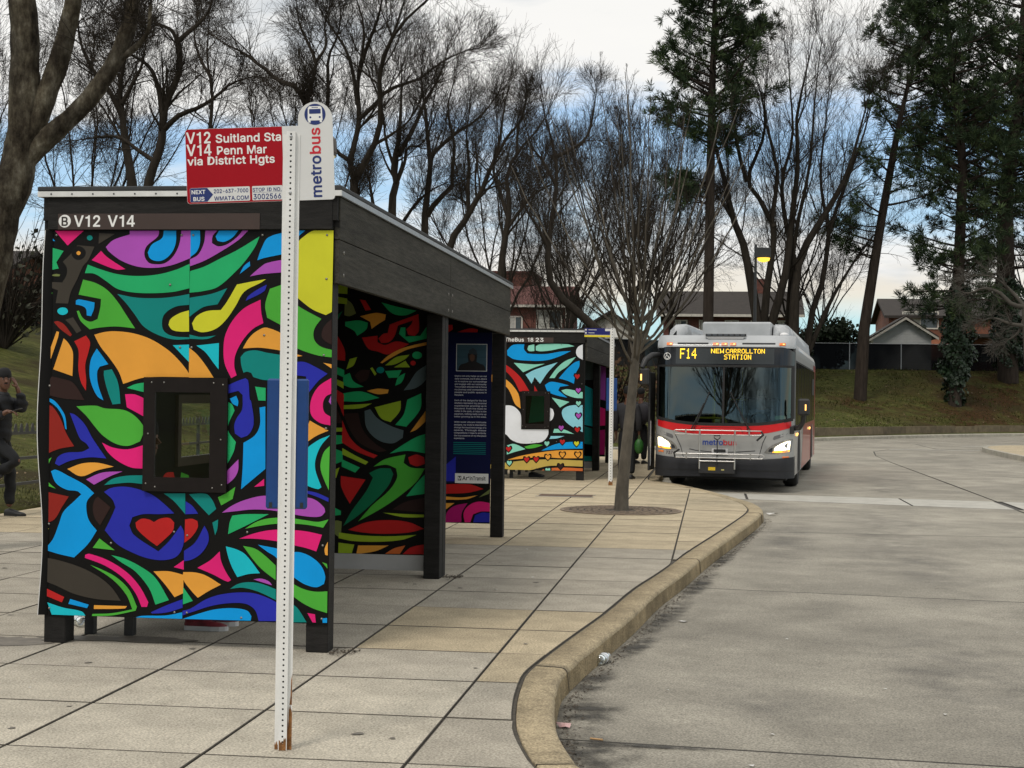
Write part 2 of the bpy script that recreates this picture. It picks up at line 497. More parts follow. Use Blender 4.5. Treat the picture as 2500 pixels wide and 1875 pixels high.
# ---------------------------------------------------------------- measured outlines (millimetres: mural fields; centimetres: tree limbs)
GLYPHS = {
 ',': '188;30 -134 88 -137 99 -129 154 66 153 76 143 87 63 87 51 76 20 -114 21 -124',
 '-': '453;106 173 114 170 339 170 351 178 354 188 353 248 349 256 339 261 109 260 99 252 97 243 97 183',
 '.': '188;77 -19 105 -22 125 -15 145 2 156 21 158 51 152 71 135 91 115 102 90 104 65 97 42 76 33 56 32 31 40 11 60 -11',
 '0': '453;193 -22 238 -24 278 -18 313 -4 343 17 374 53 389 78 409 133 419 183 423 238 419 323 410 373 390 428 364 468 333 500 288 524 253 532 223 533 168 525 128 505 97 478 66 433 51 398 41 363 31 298 31 208 36 168 51 108 67 73 86 43 118 11 148 -8|218 68 198 72 174 88 161 103 148 128 131 188 126 263 136 343 156 398 173 420 193 434 213 441 228 442 243 440 268 430 288 411 300 393 319 338 324 303 326 248 319 173 299 113 280 88 263 76 238 68',
 '1': '400;205 -18 302 -18 302 527 222 527 196 480 150 452 80 447 80 372 205 372',
 '2': '453;56 -15 64 -18 389 -18 397 -15 406 -5 406 60 394 73 192 75 340 235 376 285 395 335 399 365 396 405 376 455 344 492 324 507 294 522 249 532 204 532 154 521 134 512 104 491 84 470 62 435 52 405 47 365 53 350 64 345 129 345 139 349 145 360 148 390 161 415 174 428 189 436 214 442 244 440 259 436 278 425 289 414 299 395 302 365 300 350 291 325 266 290 48 55 47 -5',
 '3': '453;179 -22 249 -23 294 -13 319 -3 349 17 369 35 390 63 399 83 410 123 410 163 401 203 385 233 359 264 339 280 309 295 262 308 386 448 390 458 390 508 386 518 379 525 69 526 59 521 53 513 53 448 64 436 249 433 141 308 139 298 139 248 141 238 149 231 219 230 244 225 264 219 288 203 300 188 311 153 310 128 300 103 284 86 269 77 244 70 204 68 169 77 151 88 132 113 126 138 114 149 44 150 31 143 26 133 29 108 38 78 63 38 79 22 109 2 144 -14',
 '4': '453;22 92 22 172 246 527 352 527 352 178 420 178 420 92 352 92 352 -18 256 -18 256 92|116 178 256 178 256 396',
 '5': '453;187 -22 235 -24 275 -18 315 -2 349 23 372 48 397 93 407 133 408 173 402 218 386 258 362 293 325 325 285 344 250 351 200 350 160 337 157 338 168 433 375 437 383 448 383 508 380 518 370 525 95 526 85 521 79 513 53 293 50 258 53 243 65 235 130 228 165 248 185 255 215 260 245 256 270 245 283 233 292 223 306 193 310 153 307 133 296 108 270 81 245 71 210 68 190 73 170 83 150 103 137 138 125 148 60 148 50 145 44 138 43 113 49 88 57 68 80 35 105 12 130 -4 150 -13',
 '6': '453;194 -22 254 -23 294 -13 324 2 344 16 370 43 386 68 400 103 406 138 406 178 401 208 385 248 365 278 334 305 304 320 269 330 223 333 336 498 339 508 335 518 324 526 249 526 237 518 92 303 69 258 52 213 46 173 47 133 57 93 68 68 88 38 114 13 149 -9|209 68 179 81 161 98 152 113 142 158 147 188 162 218 189 239 214 246 249 245 279 230 300 203 310 163 306 128 295 103 269 77 239 67',
 '7': '453;89 -15 97 -18 167 -17 177 -12 182 -5 409 445 409 510 402 522 392 527 62 527 52 522 46 515 45 450 50 440 57 436 292 435 294 430 82 10 80 -5',
 '8': '453;187 -22 237 -24 282 -19 317 -8 347 8 367 22 394 53 413 93 419 123 418 153 404 203 380 238 345 268 374 298 394 338 399 373 394 423 374 463 345 493 312 515 272 529 237 533 182 530 152 520 122 505 102 490 75 458 60 428 55 408 54 368 60 333 81 293 107 268 64 228 41 183 34 148 35 113 41 88 62 49 92 17 137 -9|207 68 177 76 157 87 146 98 136 118 134 133 135 158 141 173 163 198 197 214 247 216 277 206 300 188 313 168 319 138 312 108 296 88 267 72 237 67|212 308 197 311 177 321 161 338 150 368 150 383 156 403 167 420 187 435 217 442 252 439 282 424 294 408 301 378 298 353 287 333 267 317 232 307',
 'A': '480;9 -15 16 -18 86 -18 96 -13 102 -5 145 120 151 125 331 123 381 -11 391 -17 461 -18 471 -15 479 -5 477 15 297 505 293 515 281 526 201 527 191 522 185 515 1 10 -1 -5|181 219 236 385 241 385 298 220 291 217',
 'B': '456;52 -15 60 -18 260 -18 310 -12 365 8 390 27 417 60 431 95 435 120 432 175 422 205 406 230 385 252 365 265 364 270 392 295 407 320 415 355 412 410 402 440 385 468 360 492 335 508 295 522 255 527 60 527 50 522 44 515 43 0 43 -5|145 75 143 80 143 210 145 213 270 212 305 198 320 184 332 165 338 135 332 110 319 95 300 83 260 75|145 302 143 305 143 430 145 433 265 432 285 426 306 410 317 385 316 355 307 335 290 318 270 308 250 303',
 'C': '510;230 -22 285 -24 325 -18 360 -7 395 11 430 39 462 78 481 118 490 158 485 172 475 178 400 176 393 168 377 128 355 101 335 88 310 77 275 71 245 72 200 87 167 113 143 148 133 173 124 213 122 273 128 318 140 353 153 378 175 404 205 424 235 435 265 438 315 430 345 415 368 393 381 373 394 338 400 333 475 331 487 338 490 353 481 388 471 413 441 458 420 479 385 504 350 520 310 530 260 533 200 525 160 510 115 480 84 448 55 403 38 363 24 293 24 213 29 178 44 128 74 73 110 32 145 7 175 -8',
 'D': '502;52 -15 95 -18 110 -12 125 -18 230 -18 290 -11 335 3 365 19 410 54 431 80 451 115 472 175 478 235 477 305 462 370 446 405 411 455 365 492 305 517 260 525 125 527 110 518 95 526 60 527 50 522 44 515 43 0 43 -5|165 75 160 80 164 100 234 430 250 432 280 426 320 407 340 388 362 355 372 330 382 270 380 225 372 180 351 135 325 107 305 94 260 79 230 75',
 'E': '419;52 -15 60 -18 375 -18 383 -15 392 -5 392 60 387 70 380 74 145 75 143 80 143 205 145 212 355 212 365 215 373 230 372 290 360 303 145 303 143 310 143 430 145 433 375 434 386 440 390 450 390 510 386 520 380 524 370 527 60 527 50 522 44 515 43 0 43 -5',
 'F': '410;52 -15 60 -18 125 -18 133 -15 142 -5 143 200 145 203 345 203 355 207 362 215 363 280 360 288 350 296 145 297 143 300 143 430 145 433 370 433 380 438 387 450 387 510 380 522 370 527 60 527 50 522 44 515 43 0 43 -5',
 'H': '517;52 -15 60 -18 125 -18 133 -15 142 -5 143 210 145 213 370 213 375 210 375 0 378 -10 385 -16 395 -18 460 -17 470 -10 473 0 473 510 465 523 455 527 390 526 377 515 375 310 370 307 145 307 143 310 141 515 135 522 125 527 60 527 47 520 43 510 43 0 43 -5',
 'I': '290;96 -18 197 -18 197 527 96 527',
 'M': '628;52 -15 60 -18 125 -17 138 -5 140 318 268 -5 285 -18 345 -17 355 -12 361 0 494 345 500 352 548 5 555 -7 565 -12 581 -5 585 5 585 510 580 521 565 527 475 527 465 522 460 515 315 136 165 519 150 527 60 527 47 520 43 510 43 0 43 -5',
 'N': '523;52 -15 60 -18 125 -18 133 -15 142 -5 142 345 145 350 372 -10 385 -18 465 -18 478 -10 482 0 482 510 475 522 465 527 400 527 390 523 383 515 380 159 149 520 135 527 60 527 47 520 43 510 43 0 43 -5',
 'O': '533;230 -22 275 -24 325 -18 370 -3 410 22 452 63 478 103 491 133 506 193 510 238 507 313 492 373 467 423 441 458 400 494 365 514 335 525 305 531 260 533 200 525 150 504 115 480 84 448 53 398 34 348 24 293 24 218 29 178 49 118 74 73 100 42 145 7 175 -8|245 72 210 82 185 97 165 115 149 138 133 173 124 213 123 288 129 323 140 353 169 398 190 415 220 430 270 438 300 434 335 420 355 406 377 383 396 348 407 313 412 278 412 228 401 173 393 153 382 133 355 102 340 91 310 77 285 72',
 'P': '445;52 -15 60 -18 125 -18 135 -13 245 167 295 174 345 194 380 222 407 260 421 300 427 340 422 395 407 435 391 460 365 487 345 501 325 511 295 521 245 527 60 527 50 522 44 515 43 0 43 -5|145 260 143 265 143 430 145 435 260 432 290 422 306 410 321 385 327 360 327 335 317 300 305 284 290 272 265 263 240 260',
 'S': '447;183 -24 258 -26 308 -15 348 4 372 21 400 51 414 76 425 116 425 161 415 196 400 221 368 253 313 282 178 324 158 334 137 356 133 371 135 391 142 406 151 416 178 433 223 441 258 437 293 422 309 406 321 371 333 360 403 360 414 366 418 376 414 411 400 446 377 476 358 493 323 514 283 528 253 533 203 533 173 528 138 517 108 503 88 488 63 461 47 436 36 401 36 351 41 326 57 296 88 264 118 245 153 230 253 202 288 188 313 173 325 156 325 121 314 101 303 90 273 74 238 68 193 69 153 84 132 106 121 141 108 153 38 154 25 146 21 131 27 96 42 61 63 33 83 14 118 -6 158 -20',
 'T': '449;185 -15 192 -18 257 -18 265 -15 274 -5 274 430 277 433 417 433 427 438 434 450 434 510 429 520 422 526 32 527 22 522 15 515 14 450 19 440 27 434 172 433 175 430 175 0',
 'U': '517;220 -23 290 -25 320 -20 365 -4 390 10 417 32 442 62 457 87 470 127 475 172 475 507 473 517 465 524 395 527 385 524 377 517 375 507 375 177 371 147 361 122 340 96 305 76 270 69 230 72 205 79 185 90 159 117 149 137 142 182 141 512 135 522 125 527 60 527 50 523 45 517 43 162 50 117 58 92 79 57 120 15 165 -10',
 'V': '480;196 -15 206 -18 281 -17 292 -10 297 0 477 495 479 515 466 526 391 526 381 520 241 119 98 520 86 527 16 527 6 522 0 515 0 500 134 135 184 0',
 'W': '686;147 -15 156 -18 231 -18 241 -13 248 -5 341 342 348 330 441 -10 456 -18 531 -18 541 -13 547 -5 553 15 683 490 686 510 681 521 671 526 601 527 589 520 498 170 491 153 398 510 391 522 381 527 306 527 296 522 290 515 198 165 191 156 99 515 91 523 81 527 16 527 4 520 -1 510 0 500 135 5 141 -10',
 'X': '474;10 -15 18 -18 93 -18 103 -13 238 179 368 -11 378 -17 453 -18 463 -16 470 -10 473 0 470 10 299 260 301 270 458 495 463 510 458 521 443 527 373 527 363 522 238 342 117 520 103 527 28 527 16 520 11 510 17 495 178 260 6 15 1 5 1 -5',
 'a': '389;125 -24 175 -26 205 -21 225 -15 255 4 265 -12 275 -17 340 -16 352 -9 354 266 351 291 337 331 318 356 290 379 260 392 215 401 175 401 145 397 115 388 85 373 53 346 38 326 24 296 25 286 35 275 100 256 112 261 128 286 150 303 175 311 205 313 225 309 239 301 252 286 257 271 255 250 240 245 175 238 120 228 75 212 50 195 35 180 23 161 14 131 13 96 18 66 29 41 45 19 75 -5|145 66 125 74 114 86 109 106 113 121 121 131 130 138 160 148 257 161 257 126 248 101 235 86 220 75 195 65 165 63',
 'b': '424;198 -23 253 -25 293 -15 323 0 343 16 369 47 389 82 404 137 408 207 400 262 385 302 364 337 333 368 298 389 268 398 213 402 173 393 133 368 130 517 123 524 113 527 53 527 41 522 35 507 35 -3 48 -16 118 -16 128 -7 133 11 168 -14|203 66 173 79 155 97 146 112 137 137 131 167 131 212 142 257 163 290 173 298 193 308 228 312 248 308 268 298 285 282 294 267 304 242 309 217 309 162 299 122 289 102 276 87 263 75 248 69 223 64',
 'c': '396;174 -23 234 -25 274 -15 299 -4 345 32 371 72 380 97 380 107 369 119 314 133 299 134 287 122 276 97 254 76 224 65 189 65 164 74 149 86 133 107 124 127 114 177 118 227 127 257 137 277 165 302 199 312 239 307 270 287 289 252 299 245 354 256 376 267 379 277 372 302 361 322 344 345 319 368 294 383 249 398 194 402 164 398 134 389 104 373 84 358 53 322 32 282 22 247 17 202 17 157 28 107 42 72 67 37 94 10 129 -11',
 'd': '424;164 -23 184 -26 229 -23 254 -15 294 10 298 -8 309 -16 374 -16 386 -8 389 2 389 507 387 517 379 524 309 527 299 522 296 517 292 507 292 372 289 369 264 387 234 399 184 402 154 398 114 383 84 362 54 327 37 297 22 252 17 222 17 177 22 127 38 77 63 37 89 10 119 -9|189 65 154 81 132 107 118 147 114 202 124 252 133 272 144 286 164 303 179 309 214 312 244 303 259 293 276 272 290 232 294 177 285 127 276 107 261 87 234 69 209 64',
 'e': '404;176 -23 239 -25 269 -19 304 -5 329 10 352 32 370 57 381 82 381 97 369 108 304 123 292 117 279 93 259 75 234 65 199 64 174 70 154 80 137 97 123 122 118 137 134 142 359 150 379 154 387 162 389 197 385 247 375 287 361 317 344 340 314 368 289 384 244 399 194 402 164 398 129 387 89 362 68 342 44 307 29 272 18 222 17 172 22 127 33 92 48 62 69 34 109 0 154 -19|119 239 117 242 127 267 144 289 164 303 194 312 234 308 254 298 271 282 281 262 287 242 284 238',
 'f': '254;72 -15 81 -18 146 -17 158 -5 159 305 161 310 231 311 243 320 245 330 245 380 241 388 226 397 161 397 159 400 160 430 165 445 176 453 201 457 231 452 243 460 260 520 258 530 253 535 236 542 216 547 166 547 131 537 111 526 80 495 70 475 64 450 61 398 6 397 -4 392 -10 385 -11 325 -5 315 6 310 56 310 63 305 63 0 66 -10',
 'g': '425;169 -166 239 -167 299 -152 334 -132 352 -116 371 -91 380 -71 386 -51 391 -11 391 379 387 389 379 396 309 397 296 384 294 367 259 390 224 400 169 401 144 395 104 376 67 344 43 309 28 274 17 224 17 204 17 159 22 129 38 84 69 38 109 8 144 -7 169 -12 219 -12 244 -7 294 19 292 -26 287 -41 274 -58 249 -73 214 -79 179 -77 164 -73 144 -62 114 -28 104 -23 84 -30 49 -49 36 -61 34 -76 53 -106 69 -123 114 -152 144 -162|184 79 154 92 139 106 127 124 117 154 114 179 117 224 132 269 154 296 189 311 214 312 249 301 275 274 291 229 294 174 286 134 270 104 259 94 239 83 224 78',
 'h': '410;45 -15 53 -18 118 -17 130 -5 131 235 136 260 145 280 163 298 183 307 203 312 218 311 248 302 263 288 275 265 279 230 279 0 283 -10 293 -17 358 -18 365 -15 375 -5 374 265 369 295 359 325 344 350 323 372 303 385 273 397 248 402 208 402 168 391 133 370 131 510 126 520 113 527 53 527 40 520 35 510 35 0 36 -5',
 'i': '167;45 -15 51 -18 116 -17 128 -10 131 0 131 380 127 390 116 396 51 397 39 390 35 380 35 0|59 430 81 425 106 429 126 442 139 460 144 475 142 500 131 519 111 535 91 542 71 541 51 532 30 510 24 495 25 470 38 445',
 'j': '167;-18 -158 -10 -160 30 -159 75 -144 90 -134 110 -111 127 -73 132 -43 132 377 126 392 115 397 50 397 40 391 36 382 35 -33 31 -53 24 -63 10 -69 -15 -70 -27 -83 -27 -148|67 427 85 425 110 431 131 447 142 467 142 497 136 512 125 525 105 538 90 541 65 539 40 524 28 507 23 492 23 477 29 457 47 437',
 'k': '381;45 -15 53 -18 373 -18 383 -13 389 0 380 20 225 215 370 365 376 375 375 385 368 393 358 397 283 397 273 392 133 252 131 510 126 520 113 527 53 527 40 520 35 510 35 0 36 -5',
 'l': '175;40 -18 137 -18 137 527 40 527',
 'm': '610;45 -15 53 -18 118 -17 130 -5 131 245 136 270 148 289 163 302 193 312 208 312 228 307 244 295 255 275 256 0 263 -13 273 -18 333 -18 343 -16 349 -10 353 0 353 245 355 265 363 284 373 297 388 307 413 312 433 312 458 302 465 295 474 280 479 245 480 -5 493 -17 558 -18 568 -13 574 0 574 280 565 320 545 355 523 377 498 392 468 401 448 403 403 401 373 391 348 377 318 352 303 370 283 387 243 402 193 402 163 392 133 372 129 385 118 396 53 397 43 392 35 380 35 0 36 -5',
 'n': '410;45 -15 53 -18 118 -17 130 -5 131 235 136 260 145 280 163 298 183 307 203 312 218 311 248 302 263 288 275 265 279 230 279 0 283 -10 293 -17 358 -18 365 -15 375 -5 374 270 365 310 350 340 328 367 308 382 273 397 228 402 208 402 168 391 133 368 125 390 113 397 53 397 43 392 36 385 35 0 36 -5',
 'o': '415;174 -23 219 -26 259 -20 289 -9 314 5 345 32 376 77 386 102 396 142 399 187 394 242 385 277 366 317 344 345 309 374 284 388 249 398 194 402 164 398 134 389 104 373 84 358 53 322 32 282 22 247 17 202 17 157 28 107 42 72 67 37 94 10 129 -11|189 65 174 70 154 81 133 107 118 147 114 202 123 247 137 277 146 287 159 298 179 308 219 311 249 303 269 287 281 272 296 232 302 197 301 167 290 122 267 87 244 71 224 65',
 'p': '424;45 -158 53 -160 118 -160 130 -148 133 9 168 -14 203 -24 248 -25 278 -20 313 -5 343 16 358 32 384 72 399 112 408 172 408 207 400 262 385 302 360 342 333 368 298 389 253 401 223 402 193 399 163 388 133 366 128 387 123 394 113 397 53 397 43 394 37 387 35 -143 36 -148|203 66 188 70 169 82 146 112 136 137 131 167 131 212 142 257 156 282 183 304 223 312 248 308 268 299 284 282 294 267 309 217 310 172 299 122 289 102 273 83 253 70 238 66',
 'q': '424;302 -158 309 -160 374 -160 386 -153 389 -143 389 382 384 391 374 397 314 397 304 395 297 387 294 366 259 390 234 399 194 402 144 395 109 380 84 361 57 332 37 297 22 252 17 222 17 157 27 107 43 67 62 37 94 7 129 -14 169 -24 224 -24 254 -15 291 7 292 -143|184 67 169 72 149 85 127 117 117 152 114 177 117 227 134 272 156 297 179 309 204 312 219 311 244 303 253 297 269 281 281 262 290 232 294 202 291 152 276 107 254 80 239 71 219 65',
 'r': '259;45 -15 53 -18 118 -17 130 -5 131 240 136 265 155 290 173 301 198 308 243 305 258 312 261 325 261 385 258 394 248 401 193 402 158 391 133 374 125 390 113 397 53 397 43 392 36 385 35 0 36 -5',
 's': '365;146 -23 211 -25 256 -15 281 -3 301 10 327 37 337 52 347 82 348 122 343 147 332 167 316 187 286 208 261 219 156 246 136 257 128 267 127 282 135 297 151 308 176 314 201 314 221 309 237 297 254 267 266 259 321 270 336 277 342 292 337 307 326 332 307 357 271 384 231 398 171 402 146 399 111 388 76 368 58 352 44 332 33 307 29 267 35 237 43 217 66 190 86 175 116 161 226 133 247 117 248 92 240 82 221 70 191 64 156 66 136 74 118 92 108 117 96 124 36 113 26 108 20 102 19 87 28 57 44 32 61 14 96 -9',
 't': '227;138 -19 196 -21 221 -14 229 -4 229 16 218 61 211 68 201 71 171 68 156 69 148 76 144 91 144 306 146 309 206 310 216 315 221 326 221 381 217 391 206 397 146 398 144 401 143 476 131 488 61 488 49 476 48 401 41 398 1 396 -10 386 -11 326 -6 316 1 310 41 309 48 306 48 81 55 46 65 26 91 -1 111 -12',
 'u': '410;153 -20 193 -23 228 -17 253 -7 278 11 281 -5 293 -17 363 -17 375 -5 375 380 373 388 363 397 293 397 280 385 279 155 274 120 265 100 243 79 203 68 188 68 159 80 141 100 135 115 131 140 130 385 122 395 113 397 48 397 36 385 35 125 42 80 56 45 88 8 123 -12',
 'v': '389;155 -15 162 -18 227 -18 237 -13 244 -5 389 375 382 392 372 397 307 397 291 390 199 135 192 131 98 390 87 396 17 397 7 392 1 385 1 370 131 30 145 -5',
 'w': '567;130 -15 138 -18 198 -18 213 -10 219 5 293 267 353 199 368 199 378 210 379 220 339 365 333 385 322 395 253 397 243 393 235 385 174 160 168 155 104 385 98 392 88 397 23 397 13 392 6 385 5 375 11 355 117 5 120 -5|421 -15 428 -18 438 -16 444 -10 449 0 559 365 560 385 548 396 478 396 468 391 461 380 400 160 374 45 378 32 388 24 398 23 412 -5',
 'x': '379;13 -15 21 -18 91 -18 100 -15 106 -10 191 116 269 -5 278 -15 286 -18 356 -18 371 -10 374 0 373 10 247 190 254 205 367 370 367 385 361 392 351 397 281 397 271 392 191 272 111 392 101 397 31 397 16 388 12 380 14 370 133 195 6 9 4 -5',
 'y': '389;57 -160 107 -162 147 -152 179 -130 210 -90 389 375 388 385 377 396 302 397 291 390 199 135 192 131 99 390 87 397 17 397 10 395 0 385 1 370 143 0 130 -40 112 -66 92 -73 57 -69 45 -80 30 -140 37 -153',
}
